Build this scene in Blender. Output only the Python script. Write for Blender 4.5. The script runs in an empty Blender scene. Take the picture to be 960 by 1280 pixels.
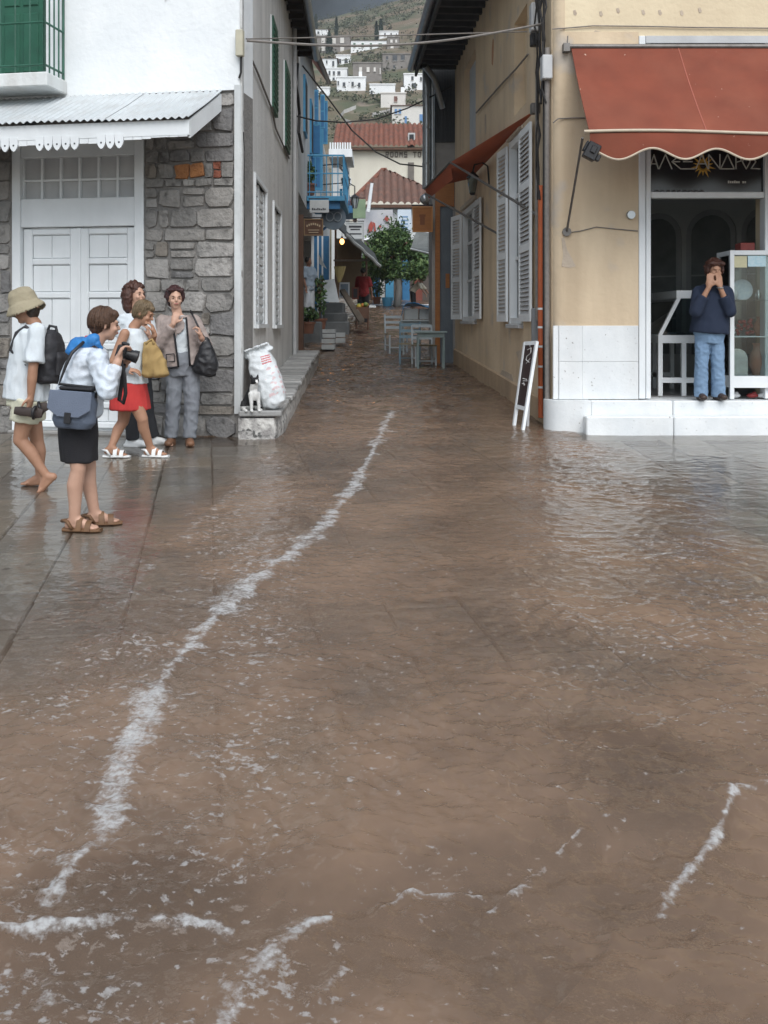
import bpy, bmesh, math, random
import numpy as np
from mathutils import Vector, Matrix, noise

# ------------------------------------------------------------------ camera, sky, sun, exposure
sc = bpy.context.scene
C = sc.collection
F = 1244.0          # focal length in photo pixels
CX, HY = 480.0, 403.0
CZ = 1.55           # eye height
cam_d = bpy.data.cameras.new('camera')
cam = bpy.data.objects.new('camera', cam_d)
C.objects.link(cam)
cam.location = (0, 0, CZ)
cam.rotation_euler = (math.radians(90), 0, 0)
cam_d.sensor_width = 36.0
cam_d.lens = F / 1280.0 * 36.0
cam_d.shift_y = -(640.0 - HY) / 1280.0
cam_d.clip_start = 0.05
cam_d.clip_end = 3000
sc.camera = cam

SUN_EL, SUN_AZ = 50.0, 167.0      # high, behind the camera and a little to its right (compass from +Y)
world = bpy.data.worlds.new('World')
sc.world = world
world.use_nodes = True
wn, wl = world.node_tree.nodes, world.node_tree.links
wn.clear()
sky = wn.new('ShaderNodeTexSky')
sky.sky_type = 'NISHITA'
sky.sun_disc = False
sky.sun_elevation = math.radians(SUN_EL)
sky.sun_rotation = math.radians(SUN_AZ)
sky.air_density = 1.0
sky.dust_density = 1.6
sky.ozone_density = 2.0
hsv = wn.new('ShaderNodeHueSaturation')
hsv.inputs['Hue'].default_value = 0.487
hsv.inputs['Saturation'].default_value = 0.56
bg = wn.new('ShaderNodeBackground')
bg.inputs['Strength'].default_value = 0.10
wo = wn.new('ShaderNodeOutputWorld')
wl.new(sky.outputs[0], hsv.inputs['Color'])
wl.new(hsv.outputs[0], bg.inputs[0])
wl.new(bg.outputs[0], wo.inputs[0])

sun_d = bpy.data.lights.new('sun', 'SUN')
sun_d.energy = 1.4
sun_d.angle = math.radians(50)
sun_d.color = (1.0, 0.995, 0.985)
sun = bpy.data.objects.new('sun', sun_d)
C.objects.link(sun)
a, e = math.radians(SUN_AZ), math.radians(SUN_EL)
to_sun = Vector((math.sin(a) * math.cos(e), math.cos(a) * math.cos(e), math.sin(e)))
sun.rotation_euler = to_sun.to_track_quat('Z', 'Y').to_euler()
sun.location = to_sun * 60

sc.view_settings.view_transform = 'Standard'
sc.view_settings.look = 'None'
sc.view_settings.exposure = 0.95
sc.view_settings.gamma = 1.0
sc.view_settings.use_curve_mapping = False
sc.render.engine = 'CYCLES'
sc.cycles.use_denoising = True
sc.cycles.max_bounces = 8
sc.cycles.transparent_max_bounces = 12

# ------------------------------------------------------------------ geometry helpers
rnd = random.Random(11)
ORG = {}
Z0 = Vector((0, 0, 0))

GP = [(-40, -0.30), (-5, -0.15), (0, 0.0), (11, 0.33), (20.4, 0.66), (26, 1.10), (31.6, 1.55), (38, 2.05), (46, 2.7), (60, 4.0)]
def gz(y):
    return float(np.interp(y, [p[0] for p in GP], [p[1] for p in GP]))

def J(px, py, y):
    """photo pixel at distance y -> world point"""
    return Vector(((px - CX) / F * y, y, CZ - (py - HY) / F * y))

def ground_pt(px, py):
    """photo pixel on the sloping plaza -> world point"""
    y = F * CZ / ((py - HY) + 0.03 * F)
    return Vector(((px - CX) / F * y, y, gz(y)))

def frame(o, x):
    x = Vector((x[0], x[1], 0)).normalized()
    y = Vector((-x.y, x.x, 0))
    m = Matrix(((x.x, y.x, 0, o[0]), (x.y, y.y, 0, o[1]), (0, 0, 1, o[2] if len(o) > 2 else 0), (0, 0, 0, 1)))
    return m

def hit(px, py, fr, off=0.0):
    """photo pixel -> (x, z) in a wall's own frame, on its plane y = off"""
    d = Vector(((px - CX) / F, 1.0, -(py - HY) / F))
    o = Vector((0, 0, CZ))
    n = fr.col[1].xyz
    p0 = fr.translation + n * off
    t = (p0 - o).dot(n) / d.dot(n)
    l = fr.inverted() @ (o + d * t)
    return l.x, l.z

class MB:
    def __init__(s, M=None):
        s.v, s.f, s.mi = [], [], []
        s.M = M
        s.cur = 0
    def add(s, vs, fs, M=None):
        b = len(s.v)
        for p in vs:
            p = Vector(p)
            if M is not None: p = M @ p
            if s.M is not None: p = s.M @ p
            s.v.append(p)
        for f in fs:
            s.f.append([b + i for i in f]); s.mi.append(s.cur)
        return s
    def box(s, x0, x1, y0, y1, z0, z1, M=None):
        vs = [(x0,y0,z0),(x1,y0,z0),(x1,y1,z0),(x0,y1,z0),(x0,y0,z1),(x1,y0,z1),(x1,y1,z1),(x0,y1,z1)]
        return s.add(vs, [(0,3,2,1),(4,5,6,7),(0,1,5,4),(1,2,6,5),(2,3,7,6),(3,0,4,7)], M)
    def cbox(s, x0, x1, y0, y1, z0, z1, c=0.01, M=None):
        """box whose front (-y) edges are chamfered"""
        vs = [(x0,y1,z0),(x1,y1,z0),(x1,y1,z1),(x0,y1,z1),
              (x0,y0+c,z0),(x1,y0+c,z0),(x1,y0+c,z1),(x0,y0+c,z1),
              (x0+c,y0,z0+c),(x1-c,y0,z0+c),(x1-c,y0,z1-c),(x0+c,y0,z1-c)]
        fs = [(3,2,1,0),(0,1,5,4),(1,2,6,5),(2,3,7,6),(3,0,4,7),(4,5,9,8),(5,6,10,9),(6,7,11,10),(7,4,8,11),(8,9,10,11)]
        return s.add(vs, fs, M)
    def prism(s, poly, y0, y1, M=None):
        """polygon in x,z (counter-clockwise seen from -y) pushed from y0 (front) to y1"""
        n = len(poly)
        vs = [(p[0], y0, p[1]) for p in poly] + [(p[0], y1, p[1]) for p in poly]
        fs = [tuple(range(n)), tuple(range(2*n-1, n-1, -1))]
        for i in range(n):
            j = (i+1) % n
            fs.append((i, n+i, n+j, j))
        return s.add(vs, fs, M)
    def hprism(s, poly, z0, z1, M=None):
        n = len(poly)
        vs = [(p[0], p[1], z0) for p in poly] + [(p[0], p[1], z1) for p in poly]
        fs = [tuple(range(n-1, -1, -1)), tuple(range(n, 2*n))]
        for i in range(n):
            j = (i+1) % n
            fs.append((i, j, n+j, n+i))
        return s.add(vs, fs, M)
    def ring_axes(s, d):
        d = Vector(d).normalized()
        a = Vector((0,0,1)) if abs(d.z) < 0.9 else Vector((1,0,0))
        u = d.cross(a).normalized(); w = d.cross(u).normalized()
        return u, w
    def cyl(s, a, b, r0, r1=None, n=10, caps=True):
        a, b = Vector(a), Vector(b)
        if r1 is None: r1 = r0
        u, w = s.ring_axes(b - a)
        vs = []
        for c, r in ((a, r0), (b, r1)):
            for i in range(n):
                t = 2*math.pi*i/n
                vs.append(c + u*math.cos(t)*r + w*math.sin(t)*r)
        fs = [(i, (i+1) % n, n+(i+1) % n, n+i) for i in range(n)]
        if caps: fs += [tuple(range(n-1, -1, -1)), tuple(range(n, 2*n))]
        return s.add(vs, fs)
    def tube(s, pts, r, n=6, radii=None):
        pts = [Vector(p) for p in pts]
        vs, fs = [], []
        k = len(pts)
        pu = None
        for i, p in enumerate(pts):
            d = (pts[min(i+1, k-1)] - pts[max(i-1, 0)]).normalized()
            if pu is None:
                u, w = s.ring_axes(d)
            else:
                u = (pu - d * pu.dot(d)).normalized(); w = d.cross(u)
            pu = u
            rr = radii[i] if radii else r
            for j in range(n):
                t = 2*math.pi*j/n
                vs.append(p + u*math.cos(t)*rr + w*math.sin(t)*rr)
        for i in range(k-1):
            for j in range(n):
                fs.append((i*n+j, i*n+(j+1) % n, (i+1)*n+(j+1) % n, (i+1)*n+j))
        fs += [tuple(range(n-1, -1, -1)), tuple(range((k-1)*n, k*n))]
        return s.add(vs, fs)
    def ell(s, c, r, R=None, nu=14, nv=9):
        c = Vector(c)
        if not hasattr(r, '__len__'): r = (r, r, r)
        R = R or Matrix.Identity(3)
        vs, fs = [], []
        vs.append(c + R @ Vector((0, 0, -r[2])))
        for i in range(1, nv):
            t = -math.pi/2 + math.pi*i/nv
            for j in range(nu):
                p = 2*math.pi*j/nu
                vs.append(c + R @ Vector((r[0]*math.cos(t)*math.cos(p), r[1]*math.cos(t)*math.sin(p), r[2]*math.sin(t))))
        vs.append(c + R @ Vector((0, 0, r[2])))
        for j in range(nu):
            fs.append((0, 1+(j+1) % nu, 1+j))
            fs.append((len(vs)-1, 1+(nv-2)*nu+j, 1+(nv-2)*nu+(j+1) % nu))
        for i in range(nv-2):
            for j in range(nu):
                b = 1+i*nu
                fs.append((b+j, b+(j+1) % nu, b+nu+(j+1) % nu, b+nu+j))
        return s.add(vs, fs)
    def cap(s, a, b, ra, rb, n=12):
        a, b = Vector(a), Vector(b)
        s.cyl(a, b, ra, rb, n)
        s.ell(a, ra, None, 12, 8); s.ell(b, rb, None, 12, 8)
        return s
    def loft(s, secs, n=24):
        """secs: (centre, side vector, forward vector, half width, half depth); flat ends"""
        vs, fs = [], []
        for c, sd, fw, rx, ry in secs:
            c, sd, fw = Vector(c), Vector(sd), Vector(fw)
            for j in range(n):
                t = 2*math.pi*j/n
                ct, st = math.cos(t), math.sin(t)
                k = 1.0/ (abs(ct)**2.4 + abs(st)**2.4)**(1/2.4)
                vs.append(c + sd*rx*ct*k + fw*ry*st*k)
        k = len(secs)
        for i in range(k-1):
            for j in range(n):
                fs.append((i*n+j, i*n+(j+1) % n, (i+1)*n+(j+1) % n, (i+1)*n+j))
        fs += [tuple(range(n-1, -1, -1)), tuple(range((k-1)*n, k*n))]
        return s.add(vs, fs)
    def mesh(s, name, mats, org=Z0, smooth=False, bevel=0.0):
        me = bpy.data.meshes.new(name)
        me.from_pydata([tuple(p - org) for p in s.v], [], s.f)
        if not isinstance(mats, (list, tuple)): mats = [mats]
        for m in mats: me.materials.append(m)
        if any(s.mi): me.polygons.foreach_set('material_index', s.mi)
        bm = bmesh.new(); bm.from_mesh(me)
        bmesh.ops.recalc_face_normals(bm, faces=bm.faces)
        if bevel:
            bmesh.ops.bevel(bm, geom=list(bm.edges), offset=bevel, segments=1, affect='EDGES', clamp_overlap=True)
        bm.to_mesh(me); bm.free()
        if smooth is True:
            me.polygons.foreach_set('use_smooth', [True]*len(me.polygons))
        elif smooth:
            me.polygons.foreach_set('use_smooth', [True]*len(me.polygons))
            me.set_sharp_from_angle(angle=math.radians(smooth))
        me.update()
        return me
    def build(s, name, mats, parent=None, smooth=False, bevel=0.0, label=None, cat=None, group=None, kind=None):
        org = Z0
        if parent is None:
            xs = [p.x for p in s.v]; ys = [p.y for p in s.v]; zs = [p.z for p in s.v]
            org = Vector(((min(xs)+max(xs))/2, (min(ys)+max(ys))/2, min(zs)))
            if kind == 'structure': org = Z0
        me = s.mesh(name, mats, org, smooth, bevel)
        return link(name, me, org, parent, label, cat, group, kind)

def tag(o, label=None, cat=None, group=None, kind=None):
    if label: o['label'] = label
    if cat: o['category'] = cat
    if group: o['group'] = group
    if kind: o['kind'] = kind
    return o

def link(name, me, org=Z0, parent=None, label=None, cat=None, group=None, kind=None):
    o = bpy.data.objects.new(name, me)
    C.objects.link(o)
    ORG[o.name] = Vector(org)
    o.location = Vector(org) - (ORG[parent.name] if parent else Z0)
    if parent: o.parent = parent
    return tag(o, label, cat, group, kind)

def empty(name, loc, label, cat, group=None, kind=None):
    o = bpy.data.objects.new(name, None)
    o.empty_display_size = 0.2
    C.objects.link(o)
    ORG[o.name] = Vector(loc)
    o.location = loc
    return tag(o, label, cat, group, kind)

def soft(mb, name, mat, parent, voxel=0.009, smooth=4, wrinkle=None, zstretch=1.0, mats=None, paint=None, label=None, cat=None, ridge=True):
    """fuse overlapping shapes into one continuous skin"""
    me = bpy.data.meshes.new('soup')
    me.from_pydata([tuple(p) for p in mb.v], [], mb.f)
    bm = bmesh.new(); bm.from_mesh(me)
    bmesh.ops.recalc_face_normals(bm, faces=bm.faces)
    bm.to_mesh(me); bm.free()
    t = bpy.data.objects.new('soup', me); C.objects.link(t)
    r = t.modifiers.new('r', 'REMESH'); r.mode = 'VOXEL'; r.voxel_size = voxel; r.use_smooth_shade = True
    if smooth:
        q = t.modifiers.new('s', 'SMOOTH'); q.factor = 0.5; q.iterations = smooth
    dg = bpy.context.evaluated_depsgraph_get()
    out = bpy.data.meshes.new_from_object(t.evaluated_get(dg), depsgraph=dg)
    bpy.data.objects.remove(t); bpy.data.meshes.remove(me)
    out.name = name
    if wrinkle:
        amp, fr = wrinkle
        off = Vector((rnd.random()*50, rnd.random()*50, rnd.random()*50))
        nv = [v.normal.copy() for v in out.vertices]
        for v, n in zip(out.vertices, nv):
            p = Vector((v.co.x, v.co.y, v.co.z*zstretch))*fr + off
            v.co += n * amp * ((0.55-1.6*abs(noise.noise(p))) + 0.35*noise.noise(p*2.3) if ridge else (noise.noise(p)+0.5*noise.noise(p*2.1)))
    out.materials.clear()
    for m in (mats or [mat]): out.materials.append(m)
    if paint:
        for p in out.polygons: p.material_index = paint(p.center, p.normal)
    out.polygons.foreach_set('use_smooth', [True]*len(out.polygons))
    out.update()
    if parent is None:
        xs = [v.co.x for v in out.vertices]; ys = [v.co.y for v in out.vertices]; zs = [v.co.z for v in out.vertices]
        org = Vector(((min(xs)+max(xs))/2, (min(ys)+max(ys))/2, min(zs)))
        out.transform(Matrix.Translation(-org))
        return link(name, out, org, None, label, cat)
    return link(name, out, Z0, parent)

# ------------------------------------------------------------------ materials
def srgb(r, g, b):
    f = lambda c: (c/255/12.92) if c/255 <= 0.04045 else ((c/255+0.055)/1.055)**2.4
    return (f(r), f(g), f(b), 1.0)

def lin(c):
    return (c[0], c[1], c[2], 1.0)

MATS = {}
def mat(name, col, col2=None, scale=4.0, rough=0.7, bump=0.0, bscale=None, stretch=(1,1,1), detail=5.0,
        metal=0.0, spec=0.4, streak=None, spots=None, contrast=(0.3, 0.7), coat=0.0):
    if name in MATS: return MATS[name]
    m = bpy.data.materials.new(name); m.use_nodes = True
    N, L = m.node_tree.nodes, m.node_tree.links
    b = N['Principled BSDF']
    b.inputs['Roughness'].default_value = rough
    b.inputs['Metallic'].default_value = metal
    b.inputs['Specular IOR Level'].default_value = spec
    if coat: b.inputs['Coat Weight'].default_value = coat
    tc = N.new('ShaderNodeTexCoord')
    mp = N.new('ShaderNodeMapping'); mp.inputs['Scale'].default_value = stretch
    L.new(tc.outputs['Object'], mp.inputs[0])
    b.inputs['Base Color'].default_value = lin(col)
    cur = None
    if col2 is not None:
        nz = N.new('ShaderNodeTexNoise'); nz.inputs['Scale'].default_value = scale; nz.inputs['Detail'].default_value = detail
        nz.inputs['Roughness'].default_value = 0.56
        L.new(mp.outputs[0], nz.inputs['Vector'])
        rp = N.new('ShaderNodeMapRange'); rp.inputs[1].default_value = contrast[0]; rp.inputs[2].default_value = contrast[1]
        L.new(nz.outputs['Fac'], rp.inputs[0])
        mx = N.new('ShaderNodeMix'); mx.data_type = 'RGBA'
        mx.inputs[6].default_value = lin(col); mx.inputs[7].default_value = lin(col2)
        L.new(rp.outputs[0], mx.inputs[0])
        cur = mx.outputs[2]
    if streak:      # rain-washed stains running down
        scol, amt, ssc = streak
        m2 = N.new('ShaderNodeMapping'); m2.inputs['Scale'].default_value = (ssc, ssc, ssc*0.12)
        L.new(tc.outputs['Object'], m2.inputs[0])
        n2 = N.new('ShaderNodeTexNoise'); n2.inputs['Scale'].default_value = 1.0; n2.inputs['Detail'].default_value = 6
        L.new(m2.outputs[0], n2.inputs['Vector'])
        r2 = N.new('ShaderNodeMapRange'); r2.inputs[1].default_value = 0.45; r2.inputs[2].default_value = 0.75; r2.inputs[4].default_value = amt
        L.new(n2.outputs['Fac'], r2.inputs[0])
        x2 = N.new('ShaderNodeMix'); x2.data_type = 'RGBA'; x2.inputs[7].default_value = lin(scol)
        if cur: L.new(cur, x2.inputs[6])
        else: x2.inputs[6].default_value = lin(col)
        L.new(r2.outputs[0], x2.inputs[0]); cur = x2.outputs[2]
    if spots:
        pcol, psc, lo, hi = spots
        n3 = N.new('ShaderNodeTexNoise'); n3.inputs['Scale'].default_value = psc; n3.inputs['Detail'].default_value = 3
        L.new(tc.outputs['Object'], n3.inputs['Vector'])
        r3 = N.new('ShaderNodeMapRange'); r3.inputs[1].default_value = lo; r3.inputs[2].default_value = hi
        L.new(n3.outputs['Fac'], r3.inputs[0])
        x3 = N.new('ShaderNodeMix'); x3.data_type = 'RGBA'; x3.inputs[7].default_value = lin(pcol)
        if cur: L.new(cur, x3.inputs[6])
        else: x3.inputs[6].default_value = lin(col)
        L.new(r3.outputs[0], x3.inputs[0]); cur = x3.outputs[2]
    if cur: L.new(cur, b.inputs['Base Color'])
    if bump:
        n4 = N.new('ShaderNodeTexNoise'); n4.inputs['Scale'].default_value = bscale or scale*4; n4.inputs['Detail'].default_value = 6
        L.new(mp.outputs[0], n4.inputs['Vector'])
        bp = N.new('ShaderNodeBump'); bp.inputs['Strength'].default_value = bump; bp.inputs['Distance'].default_value = 0.02
        L.new(n4.outputs['Fac'], bp.inputs['Height']); L.new(bp.outputs[0], b.inputs['Normal'])
    MATS[name] = m
    return m

def glass(name, tint=(0.6,0.7,0.7), refl=1.0):
    m = bpy.data.materials.new(name); m.use_nodes = True
    N, L = m.node_tree.nodes, m.node_tree.links
    N.remove(N['Principled BSDF'])
    t = N.new('ShaderNodeBsdfTransparent'); t.inputs[0].default_value = lin(tint)
    g = N.new('ShaderNodeBsdfGlossy'); g.inputs['Roughness'].default_value = 0.02
    fr = N.new('ShaderNodeFresnel'); fr.inputs[0].default_value = 1.5
    mx = N.new('ShaderNodeMixShader')
    L.new(fr.outputs[0], mx.inputs[0]); L.new(t.outputs[0], mx.inputs[1]); L.new(g.outputs[0], mx.inputs[2])
    L.new(mx.outputs[0], N['Material Output'].inputs[0])
    return m

M_white_wall = mat('white_lime_plaster', (0.80,0.82,0.82), (0.70,0.73,0.74), 1.6, 0.85, 0.35, 14, streak=((0.55,0.58,0.6),0.35,2.2), spots=((0.35,0.35,0.36),3.5,0.72,0.76))
M_grey_plaster = mat('grey_street_plaster', (0.74,0.74,0.72), (0.62,0.62,0.60), 1.3, 0.9, 0.45, 18, streak=((0.42,0.42,0.41),0.5,2.6), spots=((0.42,0.42,0.41),6,0.66,0.75))
M_mortar = mat('mortar', (0.235,0.225,0.21), (0.16,0.153,0.145), 5, 0.95, 0.7, 30)
M_yellow = mat('ochre_plaster', (0.68,0.555,0.39), (0.57,0.45,0.31), 1.1, 0.88, 0.3, 16, streak=((0.36,0.27,0.18),0.5,2.6), spots=((0.48,0.42,0.35),2.2,0.60,0.72))
M_cream = mat('cream_plaster', (0.70,0.60,0.42), (0.62,0.52,0.36), 1.4, 0.88, 0.35, 14, streak=((0.46,0.36,0.25),0.35,2.0))
M_marble = mat('white_marble', (0.74,0.76,0.76), (0.60,0.63,0.64), 2.4, 0.5, 0.15, 30, streak=((0.42,0.42,0.41),0.3,3.0), spots=((0.28,0.27,0.25),28,0.68,0.74))
M_white_paint = mat('white_paint', (0.74,0.77,0.78), (0.66,0.69,0.70), 3, 0.5, 0.08, 30, streak=((0.45,0.46,0.46),0.22,4))
M_grey_paint = mat('pale_grey_paint', (0.50,0.51,0.51), (0.42,0.43,0.44), 4, 0.6, 0.1, 30, streak=((0.3,0.3,0.3),0.35,5))
M_tin = mat('zinc_sheet', (0.55,0.58,0.59), (0.46,0.49,0.50), 2.0, 0.45, 0.05, 20, metal=0.25, streak=((0.33,0.31,0.29),0.4,5))
M_green = mat('green_paint', (0.020,0.105,0.062), (0.014,0.075,0.046), 6, 0.45, 0.1, 40)
M_green_l = mat('green_rail_paint', (0.03,0.12,0.08), (0.02,0.08,0.05), 6, 0.45)
M_blue = mat('blue_paint', (0.035,0.165,0.33), (0.025,0.12,0.26), 5, 0.5, 0.1, 40)
M_blue_l = mat('light_blue_paint', (0.07,0.27,0.44), (0.05,0.21,0.36), 5, 0.5, 0.1, 40)
M_black = mat('black_plastic', (0.012,0.012,0.014), (0.022,0.022,0.024), 8, 0.4)
M_dark = mat('dark_interior', (0.035,0.037,0.04), (0.025,0.027,0.03), 2, 0.8)
M_metal = mat('dull_metal', (0.20,0.19,0.18), (0.13,0.12,0.11), 12, 0.5, metal=0.6)
M_zinc = mat('zinc_pipe', (0.42,0.45,0.47), (0.33,0.36,0.38), 6, 0.32, metal=0.8)
M_cable = mat('cable_black', (0.018,0.017,0.017), (0.03,0.028,0.027), 20, 0.6)
M_cable_g = mat('cable_grey', (0.22,0.20,0.18), (0.15,0.14,0.13), 20, 0.7)
M_wood_d = mat('dark_wood', (0.045,0.035,0.03), (0.028,0.022,0.02), 4, 0.75, 0.3, 20, stretch=(1,1,6))
M_wood_g = mat('grey_wood', (0.07,0.075,0.08), (0.045,0.05,0.055), 4, 0.7, 0.3, 20, stretch=(1,1,0.2))
M_orange_wood = mat('orange_wood', (0.34,0.135,0.035), (0.25,0.095,0.025), 5, 0.55, 0.2, 25, stretch=(1,1,6))
M_glass = glass('window_glass', (0.55,0.62,0.63))
M_glass_c = glass('clear_glass', (0.86,0.92,0.92))
# ------------------------------------------------------------------ the lie of the land
LC = Vector((-1.53, 10.57, 0))                     # corner of the stone house
RC = Vector((1.888, 11.08, 0))                     # corner of the ochre house
LF = frame(LC, (0.985, -0.174))                    # stone house, front: x runs to the corner, -y faces the plaza
LS = frame(LC, (-0.024, 1.0))                      # stone house, alley side: x runs up the alley
RF = frame(RC, (1.0, 0.0))                         # ochre house, front
RS = frame(RC, (0.048, -1.0))                      # ochre house, alley side: x runs down the alley (uphill is negative)

def pnoise(x, y, seed=0):
    r = np.random.RandomState(seed)
    perm = r.permutation(256); ang = r.rand(256)*2*np.pi
    xi = np.floor(x).astype(int); yi = np.floor(y).astype(int)
    xf = x-xi; yf = y-yi
    def g(ix, iy, dx, dy):
        a = ang[perm[(perm[ix % 256]+iy) % 256]]
        return np.cos(a)*dx+np.sin(a)*dy
    u = xf*xf*xf*(xf*(xf*6-15)+10); v = yf*yf*yf*(yf*(yf*6-15)+10)
    n00 = g(xi, yi, xf, yf); n10 = g(xi+1, yi, xf-1, yf); n01 = g(xi, yi+1, xf, yf-1); n11 = g(xi+1, yi+1, xf-1, yf-1)
    return (n00*(1-u)+n10*u)*(1-v)+(n01*(1-u)+n11*u)*v

def sstep(t):
    t = np.clip(t, 0, 1); return t*t*(3-2*t)

GX = np.array([p[0] for p in GP]); GZ = np.array([p[1] for p in GP])
def kerb_y(x): return 2.43 + 0.318*(np.clip(x, -2.5, 2.6)+0.94)

# ground sheet: bed below paving and mud, reaching far out on every side
M_bed = mat('muddy_bed', (0.17,0.145,0.12), (0.12,0.105,0.09), 3, 0.8, 0.6, 25)
m = MB()
ys = [-40, -5, 0, 1, 2, 3, 3.9, 4.3, 5, 8, 11, 14, 17, 20.4, 23, 26, 29, 31.6, 35, 38, 42, 46, 60]
xs = [-220, -60, -20, -8, -5, -3, -1.5, 0, 1.5, 3, 5, 8, 20, 60, 220]
vs = [(x, y, gz(y) - (0.14 if y < 4 else 0.05)) for y in ys for x in xs]
nx = len(xs)
m.add(vs, [(i*nx+j, i*nx+j+1, (i+1)*nx+j+1, (i+1)*nx+j) for i in range(len(ys)-1) for j in range(nx-1)])
m.build('ground', M_bed, kind='structure')

# paving slabs
M_slabs = [mat('wet_slab_%d' % i, tuple(q*1.8 for q in c), tuple(q*1.7 for q in c2), 3.2, 0.38, 0.35, 22, spots=((0.13,0.125,0.12), 9, 0.62, 0.72), spec=0.6)
           for i, (c, c2) in enumerate([((0.20,0.195,0.18),(0.14,0.135,0.125)), ((0.235,0.225,0.205),(0.165,0.16,0.148)), ((0.165,0.16,0.15),(0.12,0.118,0.112)), ((0.25,0.225,0.19),(0.17,0.155,0.13))])]
pave = empty('pavement', (0, 6, 0.1), 'wet grey stone slab paving of the plaza', None, kind='structure')
def slab(cs, z_off):
    """cs: four ground corners, counter-clockwise"""
    c = sum((Vector(p) for p in cs), Vector((0,0)))/4
    mb = MB()
    top, low = [], []
    for p in cs:
        p = Vector(p); q = p + (c-p).normalized()*0.012
        top.append((q.x, q.y, gz(q.y)+z_off+rnd.uniform(-0.0015, 0.0015)))
        low.append((p.x, p.y, gz(p.y)+z_off-0.008))
    bot = [(p[0], p[1], p[2]-0.05) for p in low]
    mb.add(top+low+bot, [(0,1,2,3)]+[(4+i, 4+(i+1) % 4, (i+1) % 4, i) for i in range(4)]+[(8+i, 8+(i+1) % 4, 4+(i+1) % 4, 4+i) for i in range(4)])
    mb.build('slab', rnd.choice(M_slabs), pave)

def left_line(x):   # y of the stone house front at x
    return LC.y + (LC.x - x)*0.174/0.985
def free(cs, right):
    for x, y in cs:
        if y < float(kerb_y(x))+0.2: return False
        if x < -1.45 and y > left_line(x)-0.01: return False
        if -1.55 < x < -0.95 and y > 10.25: return False
        if x > 2.0 and y > 10.74: return False
        if y > 11.2: return False
    cx = sum(p[0] for p in cs)/4; cy = sum(p[1] for p in cs)/4
    inr = cx > 1.75 and cy > 7.4 - (cx-1.75)*0.5
    if inr != right: return False
    return abs(cx) < cy*0.40+1.3
ax = Vector((0.985, 0.174)); ay = Vector((-0.174, 0.985))
g = 0.006
for right, (ux, uy) in ((False, (ax, ay)), (True, (Vector((1,0)), Vector((0,1))))):
    u = -6.0
    while u < 8.5:
        w = rnd.uniform(0.36, 0.50) if not right else rnd.uniform(0.40, 0.54)
        v = rnd.uniform(-0.6, 0.0)
        while v < 13:
            h = rnd.uniform(0.50, 0.95)
            cs = [tuple(ux*a + uy*b) for a, b in ((u+g, v+2*g), (u+w-g, v+2*g), (u+w-g, v+h-2*g), (u+g, v+h-2*g))]
            cs = [(p[0]+rnd.uniform(-.006,.006), p[1]+rnd.uniform(-.006,.006)) for p in cs]
            if not right and free(cs, False) is False and u > -5:
                # cut a slab short where it meets the house front
                cs2 = cs
                for k in range(6):
                    h2 = h*(1-(k+1)*0.14)
                    cs2 = [tuple(ux*a + uy*b) for a, b in ((u+g, v+g), (u+w-g, v+g), (u+w-g, v+h2-g), (u+g, v+h2-g))]
                    if free(cs2, False): break
                if free(cs2, False) and h2 > 0.12: slab(cs2, rnd.uniform(-0.004, 0.0))
            elif free(cs, right): slab(cs, rnd.uniform(-0.004, 0.0))
            v += h
        u += w
# ------------------------------------------------------------------ flood water
def track(pts):
    out = []
    for px, py, w in pts:
        p = ground_pt(px, py); out.append((p.x, p.y, w*p.y/F))
    return out
TRACKS = [
 (1.0, track([(490,520,6),(476,545,9),(462,575,10),(440,612,13),(412,652,14),(372,690,20),(332,720,22),(290,755,22),(245,802,20),(208,850,19),(180,900,23),(152,950,24),(132,1008,30),(148,1040,34),(102,1080,36),(58,1132,34)])),
 (1.25, track([(-60,1166,12),(0,1163,13),(60,1162,12),(110,1160,10)])),
 (1.1, track([(110,1160,9),(165,1154,9),(222,1148,10),(290,1149,8)])),
 (0.9, track([(270,1275,18),(298,1222,20),(336,1185,16),(372,1150,10),(412,1137,6)])),
 (0.95, track([(478,1128,9),(515,1100,7),(560,1104,7),(606,1110,8)])),
 (0.85, track([(612,1128,9),(650,1100,8),(690,1068,7),(728,1044,6)])),
 (1.0, track([(826,1132,10),(842,1100,10),(868,1075,10),(892,1050,10),(908,1016,8),(920,988,8),(965,984,8)])),
 (0.62, track([(405,1225,14),(425,1200,16),(432,1185,10)])),
 (0.55, track([(60,1215,14),(75,1235,18),(20,1262,14)])),
 (0.50, track([(345,565,10),(280,628,12),(200,700,14),(150,760,14)])),
]
def field(x, y):
    d = np.zeros_like(x)
    WOB = np.clip(0.85+1.5*pnoise(x*3.1, y*2.3, 31)+1.4*pnoise(x*9, y*7, 32), 0.42, 1.9)
    for amt, t in TRACKS:
        for (x0, y0, w0), (x1, y1, w1) in zip(t[:-1], t[1:]):
            wm = max(w0, w1)*4
            sel = (x > min(x0, x1)-wm) & (x < max(x0, x1)+wm) & (y > min(y0, y1)-wm) & (y < max(y0, y1)+wm)
            if not sel.any(): continue
            xx, yy = x[sel], y[sel]
            dx, dy = x1-x0, y1-y0
            s = np.clip(((xx-x0)*dx+(yy-y0)*dy)/(dx*dx+dy*dy), 0, 1)
            w = (w0+(w1-w0)*s)*0.95*WOB[sel]
            dist = np.hypot(xx-(x0+dx*s), yy-(y0+dy*s))
            d[sel] = np.maximum(d[sel], amt*np.exp(-(dist/w)**2*0.8))
    return d
LB = [ground_pt(px, py) for px, py in ((345,556),(262,606),(150,690),(60,770),(-10,850),(-120,960))]
RB = [ground_pt(px, py) for px, py in ((735,548),(828,596),(965,690),(1100,790))]
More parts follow.
